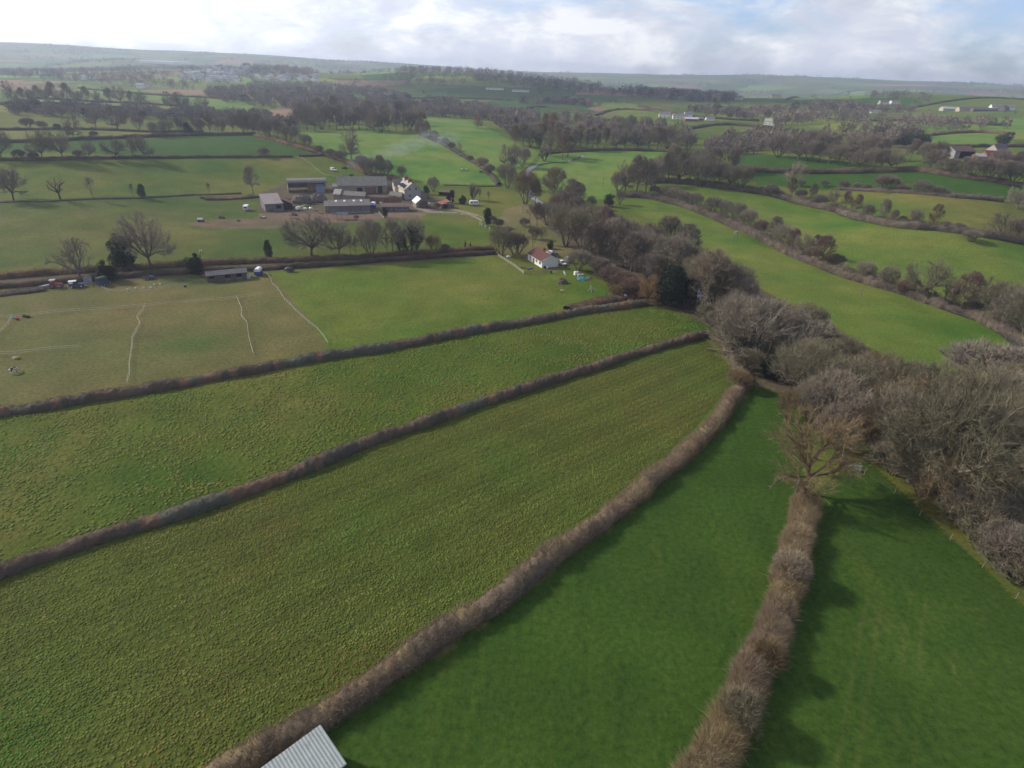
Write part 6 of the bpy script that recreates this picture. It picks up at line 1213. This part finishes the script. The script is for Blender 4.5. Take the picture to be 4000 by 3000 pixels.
tub('yellow feed tub behind the piebald horse', (37, 775), S_('yellow_plastic', (.62, .42, .03)), .5); tub('white feed tub left of the yellow tub', (33, 775), PAINTW, .45)
tub('red feed tub on the paddock tape corner', (38, 691), S_('red_plastic', (.55, .05, .07))); tub('pale green tub beside the red tub', (31, 688), S_('pale_green_plastic', (.4, .55, .45)))
tub('dark blue bucket on the grass left of the stable', (400, 620), NAVY, .4); tub('red bucket at the left end of the stable', (441, 598), S_('red_plastic', (.55, .05, .07)), .45, .6)
for i_, (x, y) in enumerate(((1103, 1180), (1173, 1170), (1243, 1165), (1303, 1162), (1335, 1137), (1385, 1132))): tub('white bucket in the ' + ('front' if i_ < 4 else 'back') + f' row left of the stable, {ORD[i_ if i_ < 4 else i_ - 4]} from left', q(5, x, y), PAINTW, .3, .4, 'white buckets left of the stable', 'white_bucket', 'bucket')
for i_, (x, y) in enumerate(((1935, 620), (1950, 628), (1980, 645), (2017, 663))): 
    o = MB().box(-.2, .2, -.2, .2, -.1, 1.15).box(-.24, .24, -.24, .24, 1.15, 1.25).build('marker_post', PAINTW); o.location = at(*q(6, x, y)); tag(o, f'{ORD[i_]} white post from left beside the bend of the farm track', 'post', 'white posts by the farm track')
for i_, (x, y, lab) in enumerate(((215, 1410, 'left black bundle lying beside the paddock tape'), (243, 1418, 'right black bundle lying beside the paddock tape'))):
    o = MB().blob((0, 0, .2), (.6, .4, .4), 20 + i_, amp=.18, zmin=-.5).build('black_bundle', BLACKP); o.location = at(*q(5, x, y)); tag(o, lab, 'bundle', 'black bundles by the tape')
for k_, (x, y, lab) in enumerate(((1708, 590, 'small grey hen house in the worn field'), (60, 0, None))):
    if lab: t = pl('hen_house', lab, 'hut', q(5, x, y), 10); gable(t, 2.2, 1.5, 1.0, 1.5, BOARD, METAL, .12, .05); door(t, .6, 0, .5, .8, 0, DARK)
t = pl('timber_ramp', 'leaning timber jump beside the hen house', 'jump', q(5, 1775, 600), -12); MB().prism([(0, 0), (2.6, 0), (0, 1.7)], -.1, .1, 'y').build('boards', TIMBER, t); MB().bar((0, .6, 0), (0, 0, 1.7), .06).build('strut', POSTW, t)
for i_, (x, y, lab) in enumerate(((1915, 560, 'brown brushwood heap in the worn field'), (2058, 585, 'smaller brown brushwood heap right of the first'))):
    o = MB().blob((0, 0, 0), (1.4 - .5 * i_, 1.0, 1.1 - .5 * i_), 25 + i_, nu=14, nv=8, amp=.3, zmin=-.1).build('brush_heap', S_('dry_brushwood', (.16, .10, .06), (.10, .07, .05), 2, .95)); o.location = at(*q(5, x, y)); tag(o, lab, 'heap', 'brushwood heaps')
t = pl('flat_trailer', 'low dark flat trailer on the grass left of the shelter', 'trailer', q(6, 62, 558), 5); MB().box(-1.4, 1.4, -.7, .7, .35, .5).build('deck', BLACKP, t); MB().box(-.3, .9, -.5, .5, .5, .62).build('load', METAL, t)
for s in (-1, 1): wheel(t, 0, s * .75, .25, .15)

# ------------------------------------------------------------------ horses
def horse(label, uv, rz, patches, head_down=True):
    J = [(0, 0, 1.12, .27, .25), (-.45, 0, 1.15, .27, .27), (-.62, 0, 1.06, .2, .22), (.45, 0, 1.08, .25, .30), (.68, 0, 1.12, .17, .22)]          # barrel, rump, tail root, chest, neck root
    if head_down: nk = [(.95, .02, .86, .12, .15), (1.12, .03, .52, .1, .12), (1.24, .04, .24, .075, .08)]
    else: nk = [(.92, 0, 1.4, .12, .16), (1.08, 0, 1.62, .1, .13), (1.38, 0, 1.42, .07, .08)]
    verts = J + nk; edges = [(0, 1), (1, 2), (0, 3), (3, 4), (4, 5), (5, 6), (6, 7)]
    def leg(root, pts):
        k = root
        for p in pts: verts.append(p); edges.append((k, len(verts) - 1)); k = len(verts) - 1
    for s, o_ in ((-1, .06), (1, -.05)):
        leg(3, [(.45, s * .15, .86, .12, .12), (.47 + o_, s * .16, .5, .07, .07), (.46 + o_, s * .16, .24, .05, .05), (.49 + o_, s * .16, .04, .065, .065)])
        leg(1, [(-.50, s * .16, .86, .16, .16), (-.40 - o_, s * .17, .66, .10, .10), (-.60 - o_, s * .17, .46, .065, .065), (-.56 - o_, s * .17, .22, .05, .05), (-.53 - o_, s * .17, .04, .065, .065)])
    leg(2, [(-.74, 0, .9, .06, .06), (-.78, 0, .5, .07, .07), (-.76, 0, .3, .03, .03)])
    h_ = nk[1]
    for s in (-1, 1): leg(6 if head_down else 6, [(h_[0] + (-.02 if head_down else -.05), s * .07, h_[2] + .14, .025, .025)])
    me = bpy.data.meshes.new('horse'); me.from_pydata([v[:3] for v in verts], edges, []); o = link('horse', me, None, [patches])
    sk = o.modifiers.new('skin', 'SKIN'); sk.use_smooth_shade = True
    for i, v in enumerate(verts): d = me.skin_vertices[0].data[i]; d.radius = v[3:5]; d.use_root = (i == 0)
    sb = o.modifiers.new('sub', 'SUBSURF'); sb.levels = 2; sb.render_levels = 2
    o.location = at(*uv); o.rotation_euler = (0, 0, R_(rz)); tag(o, label, 'horse', 'horses grazing'); return o
def piebald(name, sc, thr, dark):
    m, t, b = new_mat(name, .7, .2); f = ramp(t, noise(t, objc(t), sc, 1, .4), [(thr - .02, (.72, .68, .60)), (thr + .02, dark)]); t.links.new(f, b.inputs['Base Color']); return m
horse('piebald horse grazing in the worn paddock at the left edge', (31, 806), 72, piebald('piebald_coat', 1.7, .53, (.025, .02, .018)))
horse('brown and white horse grazing above the lane hedge', (433, 547), -30, piebald('skewbald_coat', 1.5, .5, (.035, .024, .018)))

# ------------------------------------------------------------------ tape fences, rail fences, wire fences
TAPE = S_('white_fence_tape', (.50, .48, .42), (.38, .36, .32), 2, .6)
def fence(name, label, pix, ph=1.0, rails=((.9, .03), (.5, .03)), gap=4.0, post_r=.035, mat=TAPE, pmat=POSTW, rw_=.012, cat='fence', wob=.0, group=None, rail_name='tape'):
    g = ground(pix); c, s = resample(g, gap); z = height(c[:, 0], c[:, 1]); rg = np.random.RandomState(len(label))
    t = thing(name, label, cat, (c[0, 0], c[0, 1], z[0]), 0, group); L_ = np.c_[c, z] - np.array((c[0, 0], c[0, 1], z[0])); L_[1:-1, :2] += rg.normal(size=(len(c) - 2, 2)) * wob if len(c) > 2 else 0
    for p in L_[:99]: MB().bar((p[0], p[1], -.15 + p[2]), (p[0] + rg.normal() * .03, p[1] + rg.normal() * .03, p[2] + ph), post_r, 5).build('post', pmat, t)
    for h_, hw in rails:
        m = MB()
        for i in range(len(L_) - 1):
            a, b = L_[i], L_[i + 1]; d = norm((b - a)[:2]); nx = np.array((-d[1], d[0])) * rw_
            zs = [(a[2] + h_), (b[2] + h_)]
            V = []
            for e, zz in ((a, zs[0]), (b, zs[1])): V += [(e[0] - nx[0], e[1] - nx[1], zz - hw), (e[0] + nx[0], e[1] + nx[1], zz - hw), (e[0] + nx[0], e[1] + nx[1], zz + hw), (e[0] - nx[0], e[1] - nx[1], zz + hw)]
            m.add(V, [(0, 1, 5, 4), (1, 2, 6, 5), (2, 3, 7, 6), (3, 0, 4, 7), (3, 2, 1, 0), (4, 5, 6, 7)])
        m.build(rail_name, mat, t)
    return t
tp = dict(ph=1.05, rails=((.95, .022), (.5, .02)), gap=5.0, post_r=.025, rw_=.02, wob=.25, pmat=PALEW, group='paddock tape fences')
fence('tape_fence', 'white tape fence from the blue trailer down to the dark clipped hedge', [(560, 588), q(6, 100, 1060), q(6, 190, 1200), q(6, 300, 1320), q(6, 450, 1450), q(6, 560, 1560), q(6, 625, 1655)], **tp)
fence('tape_fence', 'long white tape fence crossing the paddocks below the stable', [(-30, 690), q(5, 110, 1420), q(5, 500, 1385), q(5, 1250, 1325), q(5, 1640, 1290), q(5, 2050, 1255), (568, 637)], **tp)
fence('tape_fence', 'white tape fence between the left and middle paddocks', [q(5, 1258, 1320), q(5, 1210, 1420), q(5, 1190, 1520), (286, 762), (280, 800), (275, 832)], **tp)
fence('tape_fence', 'white tape fence right of the middle paddock', [q(5, 2050, 1255), q(5, 2090, 1360), q(5, 2120, 1470), q(5, 2160, 1590), (548, 768)], **tp)
fence('tape_fence', 'white tape fence leaving the red tub at the left edge', [q(5, 110, 1420), q(5, 60, 1500), q(5, 0, 1590), (-25, 760)], **tp)
fence('tape_fence', 'white tape fence running above the piebald horse', [(-20, 769), (40, 766), (110, 758), (172, 753)], **tp)
fence('tape_fence', 'curved tape fence round the white buckets', [q(5, 880, 1165), q(5, 930, 1196), q(5, 1100, 1200), q(5, 1300, 1185), q(5, 1560, 1145), q(5, 1770, 1110)], **tp)
fence('tape_fence', 'tape fence from the scrub heap past the blue car', [q(5, 385, 1175), q(5, 480, 1160), q(5, 640, 1152), q(5, 800, 1152)], **tp)
fence('tape_fence', 'tape fence curving across the pasture left of the van', [q(2, 390, 1148), q(2, 440, 1180), q(2, 520, 1240), q(2, 580, 1290), q(2, 650, 1308), q(2, 740, 1312)], **tp)
rl = dict(ph=1.15, rails=((1.05, .06), (.7, .06), (.35, .06)), gap=2.4, post_r=.06, mat=PALEW, pmat=POSTW, rw_=.025, rail_name='rail')
fence('rail_fence', 'pale post and rail fence beside the farm track', [q(6, 1470, 525), q(6, 1600, 535), q(6, 1740, 545), q(6, 1865, 553), q(6, 1955, 595)], **rl)
fence('rail_fence', 'pale rail fence from the lane end to the bungalow garden', [q(6, 2090, 890), q(7, 0, 968), q(7, 60, 1010), q(7, 105, 1045)], **rl)
fence('rail_fence', 'dark rail fence along the bungalow garden front', [q(7, 105, 1045), q(7, 180, 1040), q(7, 260, 1038), q(7, 340, 1035)], **dict(rl, mat=POSTW))
fence('rail_fence', 'board fence at the corner of the muddy yard', [q(6, 1060, 515), q(6, 1085, 545), q(6, 1110, 565)], **rl)
fence('wire_fence', 'post and wire fence along the right-hand streamside wood', [q(10, 830, 1115), q(10, 1110, 1290), q(10, 1320, 1480), (2050, 1165), (2120, 1225), (2165, 1265), (2215, 1315), (2270, 1370)], ph=1.2, rails=((1.1, .006), (.75, .006), (.4, .006)), gap=5.5, post_r=.06, mat=POSTW, pmat=POSTW, rw_=.005, rail_name='wire')
fence('wire_fence', 'post and wire fence below the farm across the bright grass', [q(6, 1600, 265), q(6, 1760, 268), q(6, 1900, 272)], ph=1.2, rails=((1.1, .012), (.6, .012)), gap=3.5, post_r=.06, mat=METAL, pmat=PALEW, rw_=.008, rail_name='wire')
fence('wire_fence', 'post and wire fence on the far-left bank', [(0, 441), (120, 438), (250, 433), (380, 428), (470, 424)], ph=1.2, rails=((1.1, .012), (.6, .012)), gap=7, post_r=.06, mat=METAL, pmat=POSTW, rw_=.008, rail_name='wire')
for lab, uv, rz in (('grey field gate leaning under the ochre oak', q(10, 240, 1245), 60), ('dark hurdle gate standing in the hedge gap right of the oak', q(10, 705, 1065), -28), ('pale metal gate at the yard corner by the skylight barn', q(2, 1050, 1640), -18)):
    t = pl('field_gate', lab, 'gate', uv, rz, 'field gates'); m = MB()
    for z in (.15, .4, .65, .9, 1.15): m.box(-1.6, 1.6, -.03, .03, z, z + .09)
    m.build('bars', METAL, t); MB().box(-1.68, -1.6, -.05, .05, -.1, 1.3).box(1.6, 1.68, -.05, .05, -.1, 1.3).build('frame', METAL, t); MB().bar((-1.6, -.04, .2), (1.6, -.04, 1.2), .03, 4).build('brace', METAL, t)

# ------------------------------------------------------------------ poles carrying wires
def pole(label, base, px_h, arm=True):
    p = at(*base); h = tall_m(p, base[1], px_h); t = thing('utility_pole', label, 'pole', p, R_(20), 'poles across the valley')
    MB().bar((0, 0, -.3), (0, 0, h), .15, 8, r2=.1).build('shaft', POSTW, t)
    if arm: MB().box(-.9, .9, -.06, .06, h - .6, h - .48).build('crossarm', POSTW, t)
    m = MB(); [m.bar((x, 0, h - .48), (x, 0, h - .3), .05, 6) for x in ((-.8, 0, .8) if arm else (0,))]; m.build('insulators', BLACKP, t); return t
pole('tall dark pole in the pasture beside the river wood', q(7, 1392, 730), 39); pole('slim pole in the pasture above the tall dark pole', q(7, 1255, 510), 28); pole('slim pole on the bright river flat', q(7, 783, 312), 25)
pole('farthest slim pole on the bright river flat', q(7, 433, 175), 15); pole('pole at the rough grass right of the caravan', q(7, 92, 515), 34); pole('pole in the rough grass behind the bungalow', q(7, 108, 735), 38, False)
pole('leaning grey pole beside the right-hand stream hedge', q(8, 797, 780), 42); pole('pole with pale top on the dark pasture at the right', q(4, 250, 945), 20, False); pole('pole between the evergreens at the farm garden', q(2, 1715, 1550), 34)
p = at(*q(7, 1915, 785)); t = thing('transformer_pole', 'pair of poles carrying a small transformer beside the long hedge', 'pole', p, R_(-10), None)
for x in (-.85, .85): MB().bar((x, 0, -.3), (x, 0, 9.0), .14, 8, r2=.1).build('pole', POSTW, t)
MB().box(-1.2, 1.2, -.08, .08, 8.5, 8.65).build('crossarm', POSTW, t); MB().box(-.45, .45, -.35, .35, 4.7, 5.6).build('transformer', METAL, t, bevel=.05); MB().box(-.95, .95, -.3, .3, 4.55, 4.68).build('platform', METAL, t)

# ------------------------------------------------------------------ far buildings
def far_house(name, label, uv, rz, lx, wy, e, r, wall, roof, cat='house', group=None, ch=True, wins=True):
    t = pl(name, label, cat, uv, rz, group); gable(t, lx, wy, e, r, wall, roof, .3)
    if wins:
        for k in range(max(2, int(lx / 4))): window(t, (k + .5) * lx / max(2, int(lx / 4)), 1.0, 1.2, 1.2, 0)
    if ch: chimney(t, lx * .2, wy / 2, r - .6, r + 1.0, .4, .6, 1)
    return t
far_house('white_cottage', 'leftmost white-gabled cottage of the far row', q(3, 1268, 798), -8, 14, 7, 4.5, 7.5, WHITE, SLATE, group='far row of white cottages'); far_house('white_cottage', 'long low white cottage in the far row', q(3, 1388, 808), -6, 17, 7, 3.6, 6.2, WHITE, SLATE, group='far row of white cottages'); far_house('white_cottage', 'tall white cottage right of the long low one', q(3, 1488, 808), -4, 9, 8, 5.5, 8.5, WHITE, S_('blue_grey_slate', (.17, .19, .22), (.13, .14, .17)), group='far row of white cottages')
far_house('pale_barn', 'long pale-roofed barn at the end of the far cottage row', q(3, 1495, 826), 4, 16, 8, 2.6, 4.2, BRICK, S_('pale_sheet', (.55, .55, .56), (.42, .42, .44)), 'barn', ch=False, wins=False); far_house('grey_shed', 'left grey shed right of the far cottages', q(3, 1590, 820), 2, 9, 6, 2.4, 4, BOARD, SLATE, 'shed', 'grey sheds by the far cottages', False, False); far_house('grey_shed', 'right pale shed right of the far cottages', q(3, 1680, 822), 4, 10, 6, 2.4, 4, PAINTW, SLATE, 'shed', 'grey sheds by the far cottages', False, False)
far_house('white_barn', 'white-gabled house at the copse edge right of the far cottages', q(3, 2175, 858), -30, 12, 8, 4, 7, WHITE, SLATEL)
# right-hand farm with red roofs
a_ = yaw(q(4, 1590, 930), q(4, 1745, 940))[0]; t = pl('tin_barn', 'rusty-roofed pale barn with dark open side at the right', 'barn', q(4, 1600, 932), 12); gable(t, 15, 11, 4.6, 7.2, ribbed('pale_tin_wall', (.33, .32, .31), (.25, .24, .23), 1, .4, .8), TINR, .3); door(t, 9.0, -.2, 10.5, 4.6, 0, DARK, name='painted_opening')
far_house('red_roofed_barn', 'largest red-roofed barn in the right-hand farm', q(4, 1880, 945), -4, 14, 8, 3.2, 5.4, BRICK, S_('dull_red_roof', (.13, .042, .038), (.095, .038, .034)), 'barn', None, False, False); far_house('red_roofed_barn', 'low red-roofed barn at the farm right end', q(4, 1960, 960), 4, 17, 7, 2.4, 3.8, BRICK, S_('dull_red_roof', (.13, .042, .038)), 'barn', None, False, False)
far_house('red_roofed_barn', 'red barn with a grey lean-to at the farm left end', q(4, 1805, 948), 0, 11, 6, 2.6, 3.8, BRICK, S_('blue_grey_tin', (.36, .40, .46), (.28, .31, .36)), 'barn', None, False, False); far_house('slate_farmhouse', 'grey slate-roofed house behind the red barns', q(4, 1965, 925), 20, 10, 8, 4.2, 7.6, GREYR, SLATED)
o = MB().box(-9, 9, -1.2, 1.2, -.3, .9).build('pale_wall', S_('pale_earth', (.50, .42, .33), (.38, .32, .26))); o.location = at(*q(4, 1860, 968)); tag(o, 'low pale wall in front of the red-roofed farm', 'wall')
# white farm on the right slope and others
far_house('long_pale_barn', 'long pale barn left of the white hillside farm', q(4, 1510, 518), -5, 44, 12, 3.5, 6, S_('pale_blockwork', (.5, .47, .43)), S_('pale_roof', (.42, .40, .38), (.33, .31, .3)), 'barn', None, False, False); far_house('dark_barn', 'dark barn right of the long pale hillside barn', q(4, 1650, 522), -4, 18, 10, 3.5, 6.5, S_('cream_wall', (.55, .48, .34)), SLATED, 'barn', None, False, False)
far_house('dark_barn', 'low dark barns left of the white hillside house', q(4, 1770, 522), -4, 34, 9, 3, 5.5, BOARD, SLATED, 'barn', None, False, False); far_house('white_farmhouse', 'long white farmhouse on the right-hand hillside', q(4, 1925, 516), -8, 30, 9, 5.5, 8.5, WHITE, SLATE); far_house('dark_barn', 'dark gabled barn behind the white hillside farmhouse', q(4, 2040, 518), 30, 12, 8, 4, 7, BOARD, SLATED, 'barn', None, False, False)
far_house('white_farmhouse', 'white house in the farm under the hill crest', q(4, 968, 462), 0, 18, 8, 4, 6.5, WHITE, SLATED); far_house('white_farmhouse', 'right-hand pale house in the farm under the hill crest', q(4, 1065, 462), 6, 15, 8, 4, 6.5, WHITE, SLATE); far_house('white_farmhouse', 'small white bungalow above the ploughed red field', q(4, 890, 535), 0, 14, 7, 2.8, 4.4, WHITE, SLATE)
far_house('yellow_house', 'yellow house on the far slope left of the hill crest', q(4, 25, 408), -10, 18, 8, 5, 8, S_('yellow_render', (.75, .62, .30)), SLATE)
far_house('dome_house', 'white house among trees at the far right', q(4, 62, 545), 0, 10, 7, 3, 5, WHITE, SLATE, wins=False); far_house('wooded_house', 'pale house half hidden below the lone dark conifer', q(3, 620, 555), 0, 16, 8, 4, 7, CREAM, SLATE); far_house('lone_cottage', 'small white cottage on the dark slope near the conifer', q(3, 448, 548), 0, 9, 6, 3, 5, WHITE, SLATE, wins=False)
far_house('far_cottage', 'cream cottage on the dark wooded slope above the cottages', q(3, 1930, 640), 0, 14, 7, 4, 7, CREAM, SLATE); far_house('far_cottage', 'grey cottage left of the cream one on the wooded slope', q(3, 1735, 640), 0, 12, 7, 3.6, 6, GREYR, SLATE)
far_house('glasshouse_shed', 'long white shed on the slope below the middle ridge', q(2, 1985, 553), 0, 36, 8, 2.6, 4, WHITE, SLATEL, 'shed', None, False, False); far_house('glasshouse_shed', 'second long white shed at the slope end', q(3, 0, 572), 0, 34, 8, 2.6, 4, WHITE, SLATEL, 'shed', None, False, False)
for i_, (x, y, lab) in enumerate(((960, 605, 'left pale building among trees below the green slope'), (1030, 585, 'white building above the other two below the slope'), (1085, 608, 'right pale building among trees below the green slope'))): far_house('slope_building', lab, q(2, x, y), 4, 20, 9, 3.2, 5, WHITE if i_ == 1 else GREYR, SLATEL, 'building', None, False, False)
far_house('factory', 'left half of the long white factory in the hazy valley', q(1, 1205, 322), 0, 150, 40, 9, 10, TARPW, TARPW, 'factory', None, False, False); far_house('factory', 'right half of the long white factory in the hazy valley', q(1, 1335, 325), 0, 150, 40, 9, 10, TARPW, TARPW, 'factory', None, False, False)
p = at(*q(2, 2155, 418)); t = thing('church_spire', 'tiny dark spire on the middle ridge', 'spire', p); MB().box(-2.5, 2.5, -2.5, 2.5, -1, 14).build('tower', STONE, t); MB().bar((0, 0, 14), (0, 0, 30), 2.6, 6, r2=.1).build('spire', SLATED, t)
# the hillside village: small houses, one mesh shared, each its own object
hv = []
GLINT = S_('slate_sun_glint', (.34, .35, .37), (.22, .23, .25), 1.5, .3, .8)  # pale glossy slate: sun glints on the roofs put into the colour
for wall_, roof_ in ((WHITE, GLINT), (CREAM, S_('brown_tile', (.20, .12, .09), (.15, .10, .08))), (WHITE, GLINT), (CREAM, GLINT)):
    m = MB().prism([(0, -2), (8, -2), (8, 5), (4, 7.6), (0, 5)], 0, 12).prism([(-.4, 4.8), (4, 7.7), (8.4, 4.8), (8.4, 5.1), (4, 8.0), (-.4, 5.1)], -.3, 12.3, 'x', 1).box(2, 3, 3.5, 4.5, 6.5, 9, 1)
    me = bpy.data.meshes.new('village_house'); me.from_pydata(m.v, [], m.f); me.materials.append(wall_); me.materials.append(roof_); me.polygons.foreach_set('material_index', m.m); hv.append(me)
rv = random.Random(4); spots = []
for x0, x1, y0, y1, n in ((300, 470, 290, 360, 26), (640, 1060, 235, 300, 44), (520, 1010, 290, 385, 60), (860, 1330, 215, 265, 12), (1200, 1420, 310, 345, 10), (1430, 1990, 320, 378, 30)):
    for k in range(n): spots.append(((600 + rv.uniform(x0, x1) * .3165) * .553, (200 + rv.uniform(y0, y1) * .3165) * .553))
G_ = ground(spots)
for p, (u, v) in zip(G_, spots):
    if math.hypot(p[0], p[1]) > 2600 or math.hypot(p[0], p[1]) < 1200: continue
    o = bpy.data.objects.new('village_house', rv.choice((hv[0], hv[0], hv[2], hv[1], hv[3]))); COL.objects.link(o); o.location = (p[0], p[1], p[2] + .4); o.rotation_euler = (0, 0, rv.choice((0, .3, -.2, 1.5, 1.3))); o.scale = (rv.uniform(.8, 1.35),) * 2 + (rv.uniform(.9, 1.3),)
    tag(o, 'small pale house among the village houses on the far hillside', 'house', 'village houses on the far hillside')
for i_, (x, y) in enumerate(((340, 425), (500, 440), (700, 468), (1180, 540), (1245, 530))):
    o = bpy.data.objects.new('valley_house', hv[i_ % 3]); COL.objects.link(o); p = at(*q(1, x, y)); o.location = p; tag(o, f'{ORD[i_]} pale house from left among the far-left valley trees', 'house', 'houses in the far-left valley')
# ------------------------------------------------------------------ haze: the damp winter air over the valley
def haze():
    me = bpy.data.meshes.new('haze'); S = 6400.0; z0, z1 = -330.0, ZTOP
    v = [(-S, -S, z0), (S, -S, z0), (S, S, z0), (-S, S, z0), (-S, -S, z1), (S, -S, z1), (S, S, z1), (-S, S, z1)]
    me.from_pydata(v, [], [(0, 3, 2, 1), (4, 5, 6, 7), (0, 1, 5, 4), (1, 2, 6, 5), (2, 3, 7, 6), (3, 0, 4, 7)])
    m = bpy.data.materials.new('haze_air'); m.use_nodes = True; t = m.node_tree
    t.nodes.remove(t.nodes['Principled BSDF'])
    pv = t.nodes.new('ShaderNodeVolumePrincipled'); pv.inputs['Color'].default_value = (.72, .82, 1.0, 1); pv.inputs['Density'].default_value = HAZE; pv.inputs['Anisotropy'].default_value = 0.3
    t.links.new(pv.outputs[0], t.nodes['Material Output'].inputs['Volume'])
    tag(link('haze', me, None, [m]), kind='stuff')
HAZE = 0.0002
ZTOP = max(max(v.co.z for v in bpy.data.objects['ground'].data.vertices) + 20, 110)
print('ztop', ZTOP)
haze()
# ------------------------------------------------------------------ unseen cloud added above and left of the frame to shade the wooded ridge
def cloud(label, gx, gy, alt, rx, ry, seed):
    """a cloud placed where it shades the ground point (gx, gy)"""
    k = alt / math.sin(SUN_EL); c = np.array((gx, gy, 20.0)) + np.array(sdir) * k; rng = np.random.RandomState(seed); m = MB()
    for i in range(26):
        a = rng.uniform(0, 6.28); r = math.sqrt(rng.uniform()) * .8; s = rng.uniform(.22, .42)
        m.blob((math.cos(a) * r * rx, math.sin(a) * r * ry, rng.uniform(-10, 30)), (s * rx, s * ry, 60 * s + 40), seed * 50 + i, nu=14, nv=8, amp=.08)
    o = m.build('cloud', S_('shade_cloud', (.82, .83, .85), (.76, .77, .80), .004, 1.0, 0), None, smooth=True); o.location = c; tag(o, label, 'cloud', kind='structure')
cloud('unseen cloud added out of frame to shade the wooded ridge', 150, 1330, 900, 430, 210, 3)
# ------------------------------------------------------------------ bonfire smoke drifting across the bright field
def smoke():
    m = bpy.data.materials.new('smoke'); m.use_nodes = True; t = m.node_tree; t.nodes.remove(t.nodes['Principled BSDF'])
    pv = t.nodes.new('ShaderNodeVolumePrincipled'); pv.inputs['Color'].default_value = (.72, .84, 1, 1); pv.inputs['Density'].default_value = .014; pv.inputs['Anisotropy'].default_value = .2
    t.links.new(pv.outputs[0], t.nodes['Material Output'].inputs['Volume'])
    o = MB()
    for i, (u, v, h_, r, seed) in enumerate(((762, 356, 4, 3.0, 1), (768, 354, 8, 3.8, 2), (790, 357, 10, 4, 3), (826, 350, 10, 5, 4), (858, 340, 12, 6, 5), (890, 328, 12, 6, 6), (928, 312, 12, 7, 7), (948, 318, 12, 6, 8), (975, 316, 14, 5, 9))):
        p = at(u, v + 8); o.blob((p[0], p[1], p[2] + h_ * .6), (r * 1.5, r, r * .8), seed, nu=12, nv=8, amp=.2)
    tag(o.build('smoke', m, None, smooth=True), kind='stuff')
smoke()
